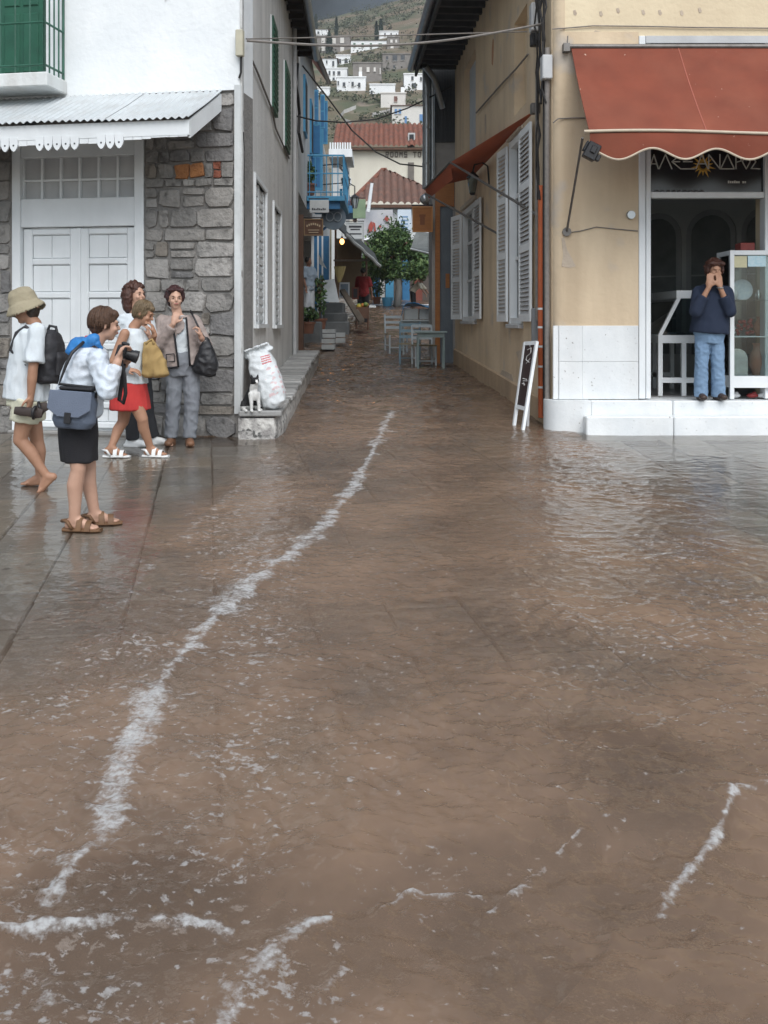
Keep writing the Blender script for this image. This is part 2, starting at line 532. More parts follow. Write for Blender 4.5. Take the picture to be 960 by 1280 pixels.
def edge_x(y, B):
    b = sorted(B, key=lambda p: p.y)
    return np.interp(y, [p.y for p in b], [p.x for p in b])

def water_part(x0, x1, y0, y1, dx, dy):
    xs = np.arange(x0, x1+dx*0.5, dx); ys = np.arange(y0, y1+dy*0.5, dy)
    X, Y = np.meshgrid(xs, ys)
    base = np.interp(Y, GX, GZ)
    alley = sstep((Y-9.6)/4.0)*sstep((2.6-np.abs(X))/0.6)
    eL = edge_x(Y, LB); eR = edge_x(Y, RB)
    wob = 0.30*pnoise(X*1.3, Y*0.9, 3)+0.12*pnoise(X*4, Y*3, 4)
    mud = sstep((X-eL)/0.75+0.35+wob*1.4)*np.where(Y > 5.0, sstep((eR-X)/0.8+0.4+wob*1.6), 1.0)
    mud = np.where((Y > 10.6) & (np.abs(X) < 2.1), 1.0, mud)
    mud = np.maximum(mud, sstep((4.5-Y)/1.1+wob*0.8))
    mud = 0.20+0.80*mud
    # warped coordinates: the stream fans out of the alley
    Xw = X + 0.10*pnoise(X*1.6+9, Y*1.1, 5); Yw = Y + 0.12*pnoise(X*1.4, Y*1.3+7, 6)
    rip = 0.0075*pnoise(Xw*4.0, Yw*3.6, 7)+0.0062*(0.5-np.abs(pnoise(Xw*8+Yw*3.0, Yw*8.5, 8))*2)+0.0036*(0.5-np.abs(pnoise(Xw*19, Yw*19+Xw*5, 9))*2)+0.0016*pnoise(Xw*33+Yw*9, Yw*31, 16)
    rip += 0.0055*(0.5-np.abs(pnoise(Xw*6.0-Yw*5.0, Yw*4.2+Xw*3.0, 15))*2)*sstep((X+0.3)/1.2)
    br = 1.0-np.abs(pnoise(Xw*3.3+Yw*1.2, Yw*5.2-Xw*1.0, 10))*2
    rip += 0.0026*np.clip(br, 0, 1)**3
    ripA = 0.030*pnoise(Xw*2.6, Yw*2.4, 11)+0.034*(0.5-np.abs(pnoise(Xw*4.2, Yw*4.4, 12))*2)+0.014*(0.5-np.abs(pnoise(Xw*9, Yw*9.5, 13))*2)
    far = sstep((Y-6)/4)
    rough = 0.5+0.5*sstep(0.5+1.4*pnoise(X*0.7+3, Y*0.5, 14))+0.7*sstep((5.5-Y)/2.5)
    H = base + 0.003 + mud*(0.010 + rip*rough*1.35*(1+0.4*far)*(1-0.8*alley)) + alley*(0.03+ripA*(0.45+0.55*sstep((Y-11)/5)))
    H += (1-mud)*(0.0012*pnoise(X*6, Y*5, 21)+0.0007*pnoise(X*17, Y*13, 25))
    foam = field(X, Y)
    H += 0.010*np.clip(foam, 0, 1)*mud
    # the flow drops over the kerb and stands in a low wave behind it
    k = kerb_y(X)
    d = Y-k
    H -= 0.052*sstep((0.02-d)/0.22)
    H += 0.012*np.exp(-((d+0.23+0.05*pnoise(X*3, Y*0+5, 22))/0.055)**2)*(0.4+0.6*sstep(0.5+1.6*pnoise(X*1.7+4, Y*0, 23)))
    near = sstep((0.15-d)/0.3)
    H += near*(0.010*pnoise(Xw*4, Yw*5, 24)+0.005*(0.5-np.abs(pnoise(Xw*7, Yw*10, 26))*2))
    # specks of froth: thick between the tracks on the left, thin to the right
    speck = 0.30*sstep((0.15-X/np.maximum(Y, 1)*2.2)/0.5)*sstep((9.0-Y)/2.0)*mud + 0.20*sstep((Y-3.2)/1.5)*sstep((X/Y-0.12)/0.1)*sstep((8.2-Y)/1.2)*mud
    speck += 0.14*mud*sstep((9-Y)/3)
    calm = sstep((X-0.9-(Y-2.2)*0.55)/0.3)*sstep((3.1-Y)/0.35)     # slack corner by the sand bar
    foam = foam*(1-calm); speck = speck*(1-calm); mud = mud*(1-0.35*calm)
    H -= calm*near*0.002
    # sand bar breaking the surface in the slack corner
    n = X.size
    idx = np.arange(n).reshape(X.shape)
    q = np.stack([idx[:-1,:-1], idx[:-1,1:], idx[1:,1:], idx[1:,:-1]], -1).reshape(-1, 4)
    return np.stack([X, Y, H], -1).reshape(-1, 3), q, mud.ravel(), foam.ravel(), np.clip(speck, 0, 1).ravel(), alley.ravel()
PARTS = [water_part(-3.0, 3.0, 1.0, 6.0, 0.0105, 0.0105), water_part(-5.4, 6.0, 6.0, 11.6, 0.0185, 0.0185), water_part(-2.05, 2.05, 11.6, 44.0, 0.042, 0.042)]
V, Q, A_m, A_f, A_s, A_a, off = [], [], [], [], [], [], 0
for v, q, a1, a2, a3, a4 in PARTS:
    V.append(v); Q.append(q+off); off += len(v); A_m.append(a1); A_f.append(a2); A_s.append(a3); A_a.append(a4)
V = np.concatenate(V).astype(np.float32); Q = np.concatenate(Q).astype(np.int32)
me = bpy.data.meshes.new('water')
me.vertices.add(len(V)); me.vertices.foreach_set('co', V.ravel())
me.loops.add(Q.size); me.loops.foreach_set('vertex_index', Q.ravel())
me.polygons.add(len(Q)); me.polygons.foreach_set('loop_start', np.arange(0, Q.size, 4, dtype=np.int32))
me.update(calc_edges=True)
me.polygons.foreach_set('use_smooth', np.ones(len(Q), dtype=bool))
for nm, arr in (('mud', A_m), ('foam', A_f), ('speck', A_s), ('alley', A_a)):
    at = me.attributes.new(nm, 'FLOAT', 'POINT'); at.data.foreach_set('value', np.concatenate(arr).astype(np.float32))

def water_material():
    m = bpy.data.materials.new('muddy_flood_water'); m.use_nodes = True
    N, L = m.node_tree.nodes, m.node_tree.links
    N.remove(N['Principled BSDF'])
    def attr(n):
        a = N.new('ShaderNodeAttribute'); a.attribute_name = n; return a.outputs['Fac']
    def nz(scale, detail=4, vec=None, rough=0.6):
        t = N.new('ShaderNodeTexNoise'); t.inputs['Scale'].default_value = scale; t.inputs['Detail'].default_value = detail; t.inputs['Roughness'].default_value = rough
        L.new(vec or tc.outputs['Object'], t.inputs['Vector']); return t.outputs['Fac']
    def math_(op, a, b=None, clamp=False):
        t = N.new('ShaderNodeMath'); t.operation = op; t.use_clamp = clamp
        for i, q in enumerate((a, b)):
            if q is None: continue
            if isinstance(q, (int, float)): t.inputs[i].default_value = q
            else: L.new(q, t.inputs[i])
        return t.outputs[0]
    def rng(v, a, b, c=0.0, d=1.0):
        t = N.new('ShaderNodeMapRange'); t.interpolation_type = 'SMOOTHSTEP'
        for i, q in enumerate((a, b, c, d)): t.inputs[i+1].default_value = q
        L.new(v, t.inputs[0]); return t.outputs[0]
    tc = N.new('ShaderNodeTexCoord')
    mp = N.new('ShaderNodeMapping'); mp.inputs['Scale'].default_value = (0.75, 0.95, 1.0); mp.inputs['Rotation'].default_value = (0, 0, 0.2)
    L.new(tc.outputs['Object'], mp.inputs[0])
    mud, foam, speck, alley = attr('mud'), attr('foam'), attr('speck'), attr('alley')
    # silt colour
    mx = N.new('ShaderNodeMix'); mx.data_type = 'RGBA'
    mx.inputs[6].default_value = lin((0.255,0.172,0.118)); mx.inputs[7].default_value = lin((0.180,0.124,0.088))
    L.new(rng(nz(1.6, 6, mp.outputs[0]), 0.35, 0.68), mx.inputs[0])
    dif = N.new('ShaderNodeBsdfDiffuse'); L.new(mx.outputs[2], dif.inputs[0])
    flat = N.new('ShaderNodeCombineXYZ'); flat.inputs[2].default_value = 1.0; L.new(flat.outputs[0], dif.inputs['Normal'])   # silt hangs below the surface: no ripple shading
    tr = N.new('ShaderNodeBsdfTransparent'); tr.inputs[0].default_value = lin((0.86,0.85,0.82))
    thick = rng(nz(0.9, 5), 0.36, 0.62, 0.52, 0.90)
    s1 = N.new('ShaderNodeMixShader'); L.new(math_('MULTIPLY', mud, thick), s1.inputs[0]); L.new(tr.outputs[0], s1.inputs[1]); L.new(dif.outputs[0], s1.inputs[2])
    # surface
    h = math_('ADD', math_('MULTIPLY', nz(13, 3, mp.outputs[0], 0.5), 1.0), math_('MULTIPLY', nz(48, 2, mp.outputs[0]), 0.28))
    bp = N.new('ShaderNodeBump'); bp.inputs['Distance'].default_value = 0.016
    L.new(math_('SUBTRACT', math_('ADD', math_('MULTIPLY', mud, 0.62), 0.14), math_('MULTIPLY', alley, 0.45)), bp.inputs['Strength']); L.new(h, bp.inputs['Height'])
    gl = N.new('ShaderNodeBsdfGlossy'); gl.inputs['Roughness'].default_value = 0.035; L.new(bp.outputs[0], gl.inputs['Normal'])
    fr = N.new('ShaderNodeFresnel'); fr.inputs[0].default_value = 1.34; L.new(bp.outputs[0], fr.inputs['Normal'])
    s2 = N.new('ShaderNodeMixShader'); L.new(fr.outputs[0], s2.inputs[0]); L.new(s1.outputs[0], s2.inputs[1]); L.new(gl.outputs[0], s2.inputs[2])
    # froth
    big = nz(9, 6, mp.outputs[0], 0.7); fine = nz(60, 4, None, 0.65)
    mid = nz(24, 5, mp.outputs[0], 0.65)
    n_ = math_('ADD', math_('ADD', math_('MULTIPLY', big, 0.9), math_('MULTIPLY', mid, 0.8)), math_('MULTIPLY', fine, 0.35))
    f1 = rng(math_('ADD', n_, math_('MULTIPLY', foam, 0.40)), 1.22, 1.56)
    f2 = rng(math_('ADD', math_('ADD', math_('MULTIPLY', nz(38, 4, mp.outputs[0], 0.62), 1.0), math_('MULTIPLY', nz(3, 3), 0.4)), math_('MULTIPLY', speck, 0.30)), 0.90, 1.01)
    ff = math_('MULTIPLY', math_('MAXIMUM', f1, math_('MULTIPLY', f2, 0.60)), rng(fine, 0.30, 0.62, 0.55, 1.0), True)
    fd = N.new('ShaderNodeBsdfDiffuse'); fd.inputs[0].default_value = lin((0.46,0.47,0.47))
    b2 = N.new('ShaderNodeBump'); b2.inputs['Strength'].default_value = 0.6; b2.inputs['Distance'].default_value = 0.01
    L.new(fine, b2.inputs['Height']); L.new(b2.outputs[0], fd.inputs['Normal'])
    s3 = N.new('ShaderNodeMixShader'); L.new(math_('MULTIPLY', ff, 0.80), s3.inputs[0]); L.new(s2.outputs[0], s3.inputs[1]); L.new(fd.outputs[0], s3.inputs[2])
    L.new(s3.outputs[0], N['Material Output'].inputs[0])
    return m
me.materials.append(water_material())
link('water', me, kind='structure')

# sand bar left by the flood at the slack corner
M_sand = mat('wet_sand', (0.25,0.185,0.135), (0.19,0.142,0.105), 14, 0.6, 0.5, 120, spots=((0.40,0.35,0.28), 90, 0.60, 0.68))
m = MB()
nx, ny = 60, 60
vs = []
c0, c1 = ground_pt(985, 1080), ground_pt(800, 1330)
dr = (c1-c0).normalized(); nr = Vector((-dr.y, dr.x, 0))
for j in range(ny):
    for i in range(nx):
        s = j/(ny-1)*1.9-0.35; t = (i/(nx-1)-0.5)*0.5
        p = c0+dr*s*0.9+nr*t
        h = 0.0095*math.exp(-(t/0.09)**2)*float(sstep(np.array((s+0.25)/0.5)))+0.004*noise.noise(Vector((p.x*9, p.y*9, 0)))
        vs.append((p.x, p.y, gz(p.y)-0.052+h-0.004))
m.add(vs, [(j*nx+i, j*nx+i+1, (j+1)*nx+i+1, (j+1)*nx+i) for j in range(ny-1) for i in range(nx-1)])
m.build('sand_bar', M_sand, smooth=True, kind='structure')
# ------------------------------------------------------------------ stone house on the left
def lf(px, py, off=0.0): return hit(px, py, LF, off)
def ls(px, py, off=0.0): return hit(px, py, LS, off)
house = empty('stone_house', LC, 'stone and white plaster house with tin canopy and white double door', 'house')
BASE = 0.20
zt = 4.02                        # where plaster starts above the canopy
xd0, _ = lf(14, 400); xd1, _ = lf(180, 400)     # door opening
door_top = lf(100, 190)[1] + 0.25
EAVE_Z = 7.05; END = 10.0        # alley wall runs 10 m back
# core walls (mortar face recessed behind the stones)
m = MB(LF)
m.box(-9.0, xd0-0.0, 0.014, 0.45, BASE, zt)
m.box(xd1, 0.0, 0.014, 0.45, BASE, zt)
m.box(xd0, xd1, 0.03, 0.45, door_top, zt)
m.build('mortar_wall', M_mortar, house)
m = MB(LF)
m.box(-9.0, 0.0, -0.015, 0.45, zt, 9.2)
m.build('upper_wall', M_white_wall, house)
# alley wall: a slightly uneven plaster skin, with two lower window openings cut as recesses
w1 = [ls(317.5, 222), ls(331.5, 405)]; w2 = [ls(341, 256), ls(350, 406)]
wins = [(w1[0][0], w1[1][0], w1[1][1], w1[0][1]), (w2[0][0], w2[1][0], w2[1][1], w2[0][1])]
m = MB(LS)
cuts = sorted([0.115, END] + [c for w in wins for c in (w[0], w[1])])
for a_, b_ in zip(cuts[:-1], cuts[1:]):
    w = [q for q in wins if abs(q[0]-a_) < 1e-4]
    n = max(1, int((b_-a_)/0.35))
    if w:
        m.box(a_, b_, 0.0, 0.4, BASE, w[0][2]); m.box(a_, b_, 0.0, 0.4, w[0][3], 9.0)
    else:
        m.box(a_, b_, 0.0, 0.4, BASE, 9.0)
m.box(END-0.4, END, 0.4, 6, BASE, 9.0)
m.build('alley_wall', M_grey_plaster, house)
# corner strip of pale render
m = MB(LS)
m.box(-0.004, 0.125, -0.026, 0.004, 0.58, 9.0)
m.build('corner_strip', mat('corner_render', (0.56,0.57,0.56), (0.42,0.42,0.41), 4, 0.85, 0.4, 25, spots=((0.25,0.24,0.23), 8, 0.62, 0.68)), house)
m = MB(LF)
m.box(-0.055, 0.016, -0.022, 0.02, 0.58, zt+0.05)
m.build('corner_board', mat('corner_board_paint', (0.60,0.63,0.63), (0.48,0.50,0.50), 3, 0.7, 0.3, 20, streak=((0.3,0.3,0.3),0.5,6)), house)

# rubble stones, each one its own piece
STONES = [mat('stone_%d' % i, c, c2, 7, 0.85, 1.0, 26, spots=((c[0]*0.45, c[1]*0.45, c[2]*0.45), 9, 0.56, 0.72))
          for i, (c, c2) in enumerate([((0.25,0.24,0.225),(0.17,0.165,0.155)), ((0.30,0.285,0.265),(0.21,0.20,0.185)), ((0.20,0.195,0.19),(0.135,0.132,0.13)), ((0.36,0.345,0.325),(0.26,0.25,0.235)), ((0.23,0.205,0.175),(0.16,0.145,0.125))])]
M_brick = mat('orange_brick', (0.42,0.19,0.075), (0.30,0.13,0.055), 9, 0.9, 0.8, 45)
M_brick_r = mat('red_brick', (0.25,0.085,0.05), (0.17,0.06,0.04), 9, 0.9, 0.8, 45)
def stone(x0, x1, z0, z1, mt, proud, r_):
    j = lambda s: r_.uniform(-s, s)
    w, h = x1-x0, z1-z0
    k = min(w, h)*r_.uniform(0.04, 0.24)
    e = min(w, h)*0.10
    P = [(x0+k, z0), (x1-k, z0), (x1, z0+k), (x1, z1-k), (x1-k, z1), (x0+k, z1), (x0, z1-k), (x0, z0+k)]
    P = [(p[0]+j(e), p[1]+j(e)) for p in P]
    cx, cz = (x0+x1)/2, (z0+z1)/2
    mb = MB(LF)
    n = 8
    back = [(p[0], 0.06, p[1]) for p in P]
    rim = [(p[0], 0.012-proud*0.6, p[1]) for p in P]
    ins = [(p[0]+(cx-p[0])*0.07, -proud+j(0.006), p[1]+(cz-p[1])*0.08) for p in P]
    mid = [(cx+j(w*0.15), -proud-r_.uniform(-0.006, 0.008), cz+j(h*0.1))]
    fs = [(i, (i+1) % n, n+(i+1) % n, n+i) for i in range(n)] + [(n+i, n+(i+1) % n, 2*n+(i+1) % n, 2*n+i) for i in range(n)] + [(2*n+i, 2*n+(i+1) % n, 3*n) for i in range(n)]
    mb.add(back+rim+ins+mid, fs)
    return mb.build('stone', mt, house, smooth=40)
def rubble(x0, x1, z0, z1, seed, big_right=True):
    r_ = random.Random(seed)
    z = z0
    while z < z1-0.06:
        h = min(r_.choice([0.11, 0.14, 0.18, 0.22, 0.26]), z1-z)
        if z1-z-h < 0.09: h = z1-z
        x = x1
        first = True
        while x > x0+0.02:
            w = r_.uniform(0.24, 0.50) if first and big_right else r_.choice((r_.uniform(0.10, 0.2), r_.uniform(0.2, 0.34), r_.uniform(0.3, 0.5)))
            if x-w-x0 < 0.11: w = x-x0
            gp = 0.010
            if h > 0.17 and not first and r_.random() < 0.55 and w < 0.34:
                hh = h*r_.uniform(0.38, 0.62)
                for a_, b_ in ((z, z+hh), (z+hh, z+h)):
                    stone(x-w+gp, x-gp, a_+gp, b_-gp, STONES[r_.choice([0,0,1,1,2,3,4])], r_.uniform(0.0, 0.020), r_)
            else:
                stone(x-w+gp, x-gp, z+gp, z+h-gp, STONES[r_.choice([0,0,0,1,1,2,2,3,4])], r_.uniform(0.0, 0.022), r_)
            x -= w; first = False
        z += h
# masonry is laid round the two brick patches
bx0, bz0 = lf(218, 223); bx1, bz1 = lf(255, 204)
rx0, rz0 = lf(267, 223); rx1, rz1 = lf(276, 201)
rubble(xd1+0.01, 0.0-0.06, BASE+0.1, bz0-0.005, 5)
rubble(xd1+0.01, bx0-0.005, bz0-0.005, bz1+0.01, 6, False)
rubble(rx1+0.005, -0.06, bz0-0.005, bz1+0.01, 7, False)
rubble(xd1+0.01, -0.06, bz1+0.01, zt-0.02, 8)
rubble(-4.2, xd0-0.01, BASE+0.1, zt-0.05, 9, False)
r_ = random.Random(4)
for i, (ax_, bx_) in enumerate(((bx0, bx0+0.17), (bx0+0.17, bx1))):
    o = stone(ax_+0.006, bx_-0.006, bz0, bz1, M_brick, 0.012, r_); o.name = 'brick'; o['label'] = 'worn orange brick set in the rubble'
for i in range(2):
    hz = (rz1-rz0)/2
    o = stone(rx0, rx1, rz0+i*hz+0.004, rz0+(i+1)*hz-0.004, M_brick_r, 0.01, r_); o.name = 'brick'
stone(bx1+0.01, rx0-0.01, bz0, bz1, STONES[0], 0.01, r_)

# double door with its glazed transom
dz0 = 0.36
tz0, tz1 = lf(100, 247)[1], lf(100, 195)[1]
lz1 = lf(100, 284)[1]
m = MB(LF)
x0, x1 = xd0+0.005, xd1-0.005
m.box(x0, x0+0.10, 0.0, 0.20, BASE, door_top); m.box(x1-0.11, x1, 0.0, 0.20, BASE, door_top)
m.box(x0+0.10, x1-0.11, 0.02, 0.18, tz1, door_top)
m.box(x0+0.10, x1-0.11, 0.02, 0.18, lz1+0.01, tz0)
door_frame = m.build('door_frame', M_white_paint, house, bevel=0.006)
m = MB(LF); m.box(x0+0.1, x1-0.11, 0.11, 0.12, tz0, tz1)
trans = m.build('transom', M_grey_paint, house)
nb = 6
for k in range(nb+1):
    xx = x0+0.1+(x1-0.11-x0-0.1)*k/nb
    m = MB(LF); m.box(xx-0.012, xx+0.012, 0.07, 0.108, tz0+0.002, tz1-0.002); m.build('glazing_bar', M_white_paint, trans)
m = MB(LF); zz = (tz0+tz1)/2-0.02; m.box(x0+0.1, x1-0.11, 0.075, 0.106, zz-0.012, zz+0.012); m.build('glazing_bar', M_white_paint, trans)
xm = (x0+0.1+x1-0.11)/2
for s, (a_, b_) in enumerate(((x0+0.105, xm-0.004), (xm+0.004, x1-0.115))):
    m = MB(LF)
    m.box(a_, b_, 0.10, 0.13, dz0, lz1)
    leaf = m.build('door_leaf', M_white_paint, house)
    st = 0.105
    zs = [dz0, dz0+0.28] + [dz0+0.28+(lz1-dz0-0.28)*q for q in (0.33, 0.62, 0.81)] + [lz1]
    m = MB(LF)
    m.cbox(a_, a_+st, 0.06, 0.099, dz0, lz1, 0.012); m.cbox(b_-st, b_, 0.06, 0.099, dz0, lz1, 0.012)
    for q in (dz0+0.06, dz0+0.28, *zs[2:5], lz1-0.04):
        m.cbox(a_+st, b_-st, 0.062, 0.099, q-0.035, q+0.035, 0.012)
    m.build('stile', M_white_paint, leaf)
    for q0, q1 in zip([dz0+0.06, dz0+0.28, *zs[2:5]], [dz0+0.28, *zs[2:5], lz1-0.04]):
        for k in range(2):
            h_ = (b_-a_-2*st)/2
            mb = MB(LF); mb.cbox(a_+st+k*h_+0.004, a_+st+(k+1)*h_-0.004, 0.083, 0.0995, q0+0.04, q1-0.04, 0.006)
            mb.build('panel_board', M_white_paint, leaf)
m = MB(LF); m.box(xm-0.02, xm+0.025, 0.045, 0.059, dz0, lz1-0.005); m.build('cover_strip', M_white_paint, house)
m = MB(LF); m.box(xd0-0.02, xd1+0.02, -0.05, 0.3, BASE, dz0); m.build('threshold', M_slabs[2], house, bevel=0.01)

# tin canopy
cz_wall, cz_front, proj = 4.0, 3.54, 0.95
cx1 = -0.19; cx0 = -4.4
m_list = []
canopy = MB(LF)
canopy.box(cx0, cx1-0.02, -0.05, -0.016, cz_wall-0.10, cz_wall-0.012)
can = canopy.build('canopy', M_white_paint, house)
sheet_w = 0.86
xx = cx1
k = 0
while xx > cx0:
    xa = max(cx0, xx-sheet_w-0.04)
    n = int((xx-xa)/0.0095)
    mb = MB(LF)
    vs = []
    dz = 0.004*(k % 2)
    for i in range(n+1):
        x_ = xa+(xx-xa)*i/n
        h_ = 0.011*math.sin(2*math.pi*x_/0.076)
        sag = 0.012*math.sin(x_*2.3)
        for y_, z_ in ((-0.018, cz_wall+0.02), (-proj*0.5, (cz_wall+cz_front)/2+0.02+sag*0.6), (-proj-0.05, cz_front+0.0+sag*0.4)):
            vs.append((x_, y_, z_+h_+dz))
    b_ = len(vs)
    vs += [(v[0], v[1], v[2]-0.004) for v in vs]
    fs = []
    for i in range(n):
        for q in range(2):
            fs.append((i*3+q, (i+1)*3+q, (i+1)*3+q+1, i*3+q+1)); fs.append((b_+i*3+q, b_+i*3+q+1, b_+(i+1)*3+q+1, b_+(i+1)*3+q))
        fs.append((i*3+2, (i+1)*3+2, b_+(i+1)*3+2, b_+i*3+2))
    mb.add(vs, fs)
    mb.build('corrugated_sheet', M_tin, can, smooth=50)
    xx -= sheet_w; k += 1
mb = MB(LF); mb.box(cx0, cx1-0.01, -proj, -proj+0.025, cz_front-0.165, cz_front-0.018); mb.build('fascia', M_white_paint, can)
mb = MB(LF)
mb.prism([(-0.016, cz_wall-0.02), (-0.016, cz_wall-0.2), (-proj+0.03, cz_front-0.19), (-proj+0.03, cz_front-0.012)], 0, 0.022, M=Matrix(((0,1,0,cx1-0.03),(1,0,0,0),(0,0,1,0),(0,0,0,1))))
mb.build('side_board', M_white_paint, can)
r_ = random.Random(3)
# pointed tabs hanging from the fascia; some broken off short at the house corner
t_x = cx1-0.03
tabs = 0
while t_x > cx0+0.1:
    w = 0.094
    mb = MB(LF)
    zt_ = cz_front-0.166
    broken = tabs < 9 and not (5 <= tabs <= 6 and False)
    if tabs in (5, 6): hgt = 0.03
    elif tabs < 5: hgt = 0.012+0.01*(tabs == 4)
    elif tabs in (10, 11, 17, 18): hgt = 0.05
    else: hgt = None
    if hgt:
        mb.box(t_x-w+0.002, t_x-0.002, -proj+0.004, -proj+0.02, zt_-hgt-r_.uniform(0, .006), zt_+0.03)
    else:
        P = [(t_x-w+0.003, zt_+0.03), (t_x-w+0.003, zt_-0.045), (t_x-w*0.88, zt_-0.075), (t_x-w*0.70, zt_-0.100), (t_x-w*0.5, zt_-0.112), (t_x-w*0.30, zt_-0.100), (t_x-w*0.12, zt_-0.075), (t_x-0.003, zt_-0.045), (t_x-0.003, zt_+0.03)]
        mb.prism(P, -proj-0.006, -proj+0.012)
        mb.cur = 1
        c_ = LF.inverted() @ Vector((0,0,0))
        mb.box(t_x-w*0.5-0.008, t_x-w*0.5+0.008, -proj-0.008, -proj-0.004, zt_-0.058, zt_-0.042)
    mb.build('scallop', [M_white_paint, M_dark], can)
    t_x -= w; tabs += 1
for k in range(6):
    xx = cx1-0.25-k*0.8
    mb = MB(LF); mb.add([(xx, -0.02, cz_wall-0.10), (xx+0.05, -0.02, cz_wall-0.10), (xx+0.05, -proj+0.026, cz_front-0.10), (xx, -proj+0.026, cz_front-0.10), (xx, -0.02, cz_wall-0.03), (xx+0.05, -0.02, cz_wall-0.03), (xx+0.05, -proj+0.026, cz_front-0.03), (xx, -proj+0.026, cz_front-0.03)],
        [(0,3,2,1),(4,5,6,7),(0,1,5,4),(1,2,6,5),(2,3,7,6),(3,0,4,7)])
    mb.build('rafter', M_wood_g, can)

# balcony with green rail and green shutters behind it
bx_ = lf(85, 110)[0]
m = MB(LF); m.box(-6.5, bx_, -0.46, -0.016, 4.04, 4.19)
balc = m.build('balcony', mat('balcony_slab', (0.68,0.70,0.69), (0.52,0.54,0.53), 3, 0.7, 0.3, 20, streak=((0.36,0.32,0.28),0.5,5)), house, bevel=0.012)
for s_, (xa, ya, xb, yb) in enumerate(((bx_-0.04, -0.03, bx_-0.04, -0.43), (-6.4, -0.43, bx_-0.04, -0.43))):
    m = MB(LF)
    for z_ in (4.27, 4.72, 5.17):
        m.tube([(xa, ya, z_), (xb, yb, z_)], 0.012, 6)
    m.build('rail', M_green_l, balc)
    n = 4 if s_ == 0 else 26
    for k in range(n+1):
        t = k/n
        if s_ and k < 8: continue
        m = MB(LF); x_, y_ = xa+(xb-xa)*t, ya+(yb-ya)*t
        m.cyl((x_, y_, 4.185), (x_, y_, 5.17), 0.009 if 0 < k < n else 0.014, n=6)
        m.build('baluster', M_green_l, balc)
sx1 = lf(57, 60)[0]
for k in range(4):
    a_, b_ = sx1-0.52*(k+1)+0.008, sx1-0.52*k-0.008
    m = MB(LF); m.box(a_, b_, -0.045, -0.018, 4.20, 6.4)
    sh = m.build('shutter', M_green, house)
    for q0, q1 in ((4.30, 4.95), (5.03, 5.75), (5.83, 6.32)):
        for a2, b2 in ((a_+0.05, (a_+b_)/2-0.02), ((a_+b_)/2+0.02, b_-0.05)):
            m = MB(LF); m.cbox(a2, b2, -0.060, -0.0455, q0, q1, 0.010); m.build('panel', M_green, sh)

# lower alley windows: white shutters, closed, in white frames
for wi, (a_, b_, z0, z1) in enumerate(wins):
    m = MB(LS)
    m.box(a_-0.05, a_, -0.03, 0.12, z0-0.05, z1+0.06); m.box(b_, b_+0.05, -0.03, 0.12, z0-0.05, z1+0.06)
    m.box(a_, b_, -0.028, 0.12, z1, z1+0.055); m.box(a_, b_, -0.06, 0.12, z0-0.05, z0)
    wf = m.build('window', M_white_paint, house)
    mid = (a_+b_)/2
    for q0, q1 in ((a_+0.003, mid-0.004), (mid+0.004, b_-0.003)):
        m = MB(LS); m.box(q0, q1, 0.035, 0.06, z0+0.003, z1-0.003); m.box(q0, q0+0.07, 0.012, 0.034, z0+0.003, z1-0.003); m.box(q1-0.07, q1, 0.012, 0.034, z0+0.003, z1-0.003)
        nl = 16
        for k in range(nl):
            zz = z0+0.05+(z1-z0-0.1)*k/nl
            m.box(q0+0.07, q1-0.07, 0.016, 0.034, zz, zz+0.06)
        m.build('shutter', M_white_paint, wf)
# upper green shutters folded back on the alley wall
for px0, px1, pyb in ((337.5, 343.5, 133), (354.0, 359.5, 181)):
    xa, zb = ls(px0, pyb); xb, _ = ls(px1, pyb)
    ztop = 5.9
    m = MB(LS); m.box(xa, xb, -0.05, -0.004, zb, ztop)
    sh = m.build('shutter', M_green, house)
    m = MB(LS); m.box(xa-0.05, xa-0.002, -0.03, -0.004, zb-0.02, ztop); m.build('shutter_edge', M_white_paint, sh)
    nl = 14
    for k in range(nl):
        m = MB(LS); zz = zb+0.08+(ztop-zb-0.16)*k/nl
        m.box(xa+0.06, xb-0.06, -0.062, -0.0505, zz, zz+0.05); m.build('slat', M_green, sh)
# eave over the alley: boarded soffit, gutter, tiles
m = MB(LS)
m.add([(0.0, -0.30, EAVE_Z), (END+0.3, -0.30, EAVE_Z), (END+0.3, 0.05, EAVE_Z+0.16), (0.0, 0.05, EAVE_Z+0.16), (0.0, -0.30, EAVE_Z+0.05), (END+0.3, -0.30, EAVE_Z+0.05), (END+0.3, 0.05, EAVE_Z+0.24), (0, 0.05, EAVE_Z+0.24)],
      [(0,3,2,1),(4,5,6,7),(0,1,5,4),(1,2,6,5),(2,3,7,6),(3,0,4,7)])
eave = m.build('eave', M_wood_d, house)
for k in range(20):
    x_ = 0.2+k*0.5
    m = MB(LS); m.box(x_, x_+0.07, -0.27, -0.0, EAVE_Z-0.07, EAVE_Z+0.02); m.build('rafter_end', M_wood_d, eave)
m = MB(LS); m.tube([(0.0, -0.36, EAVE_Z+0.04), (END+0.3, -0.36, EAVE_Z+0.04)], 0.07, 10); m.build('gutter', M_zinc, eave, smooth=50)
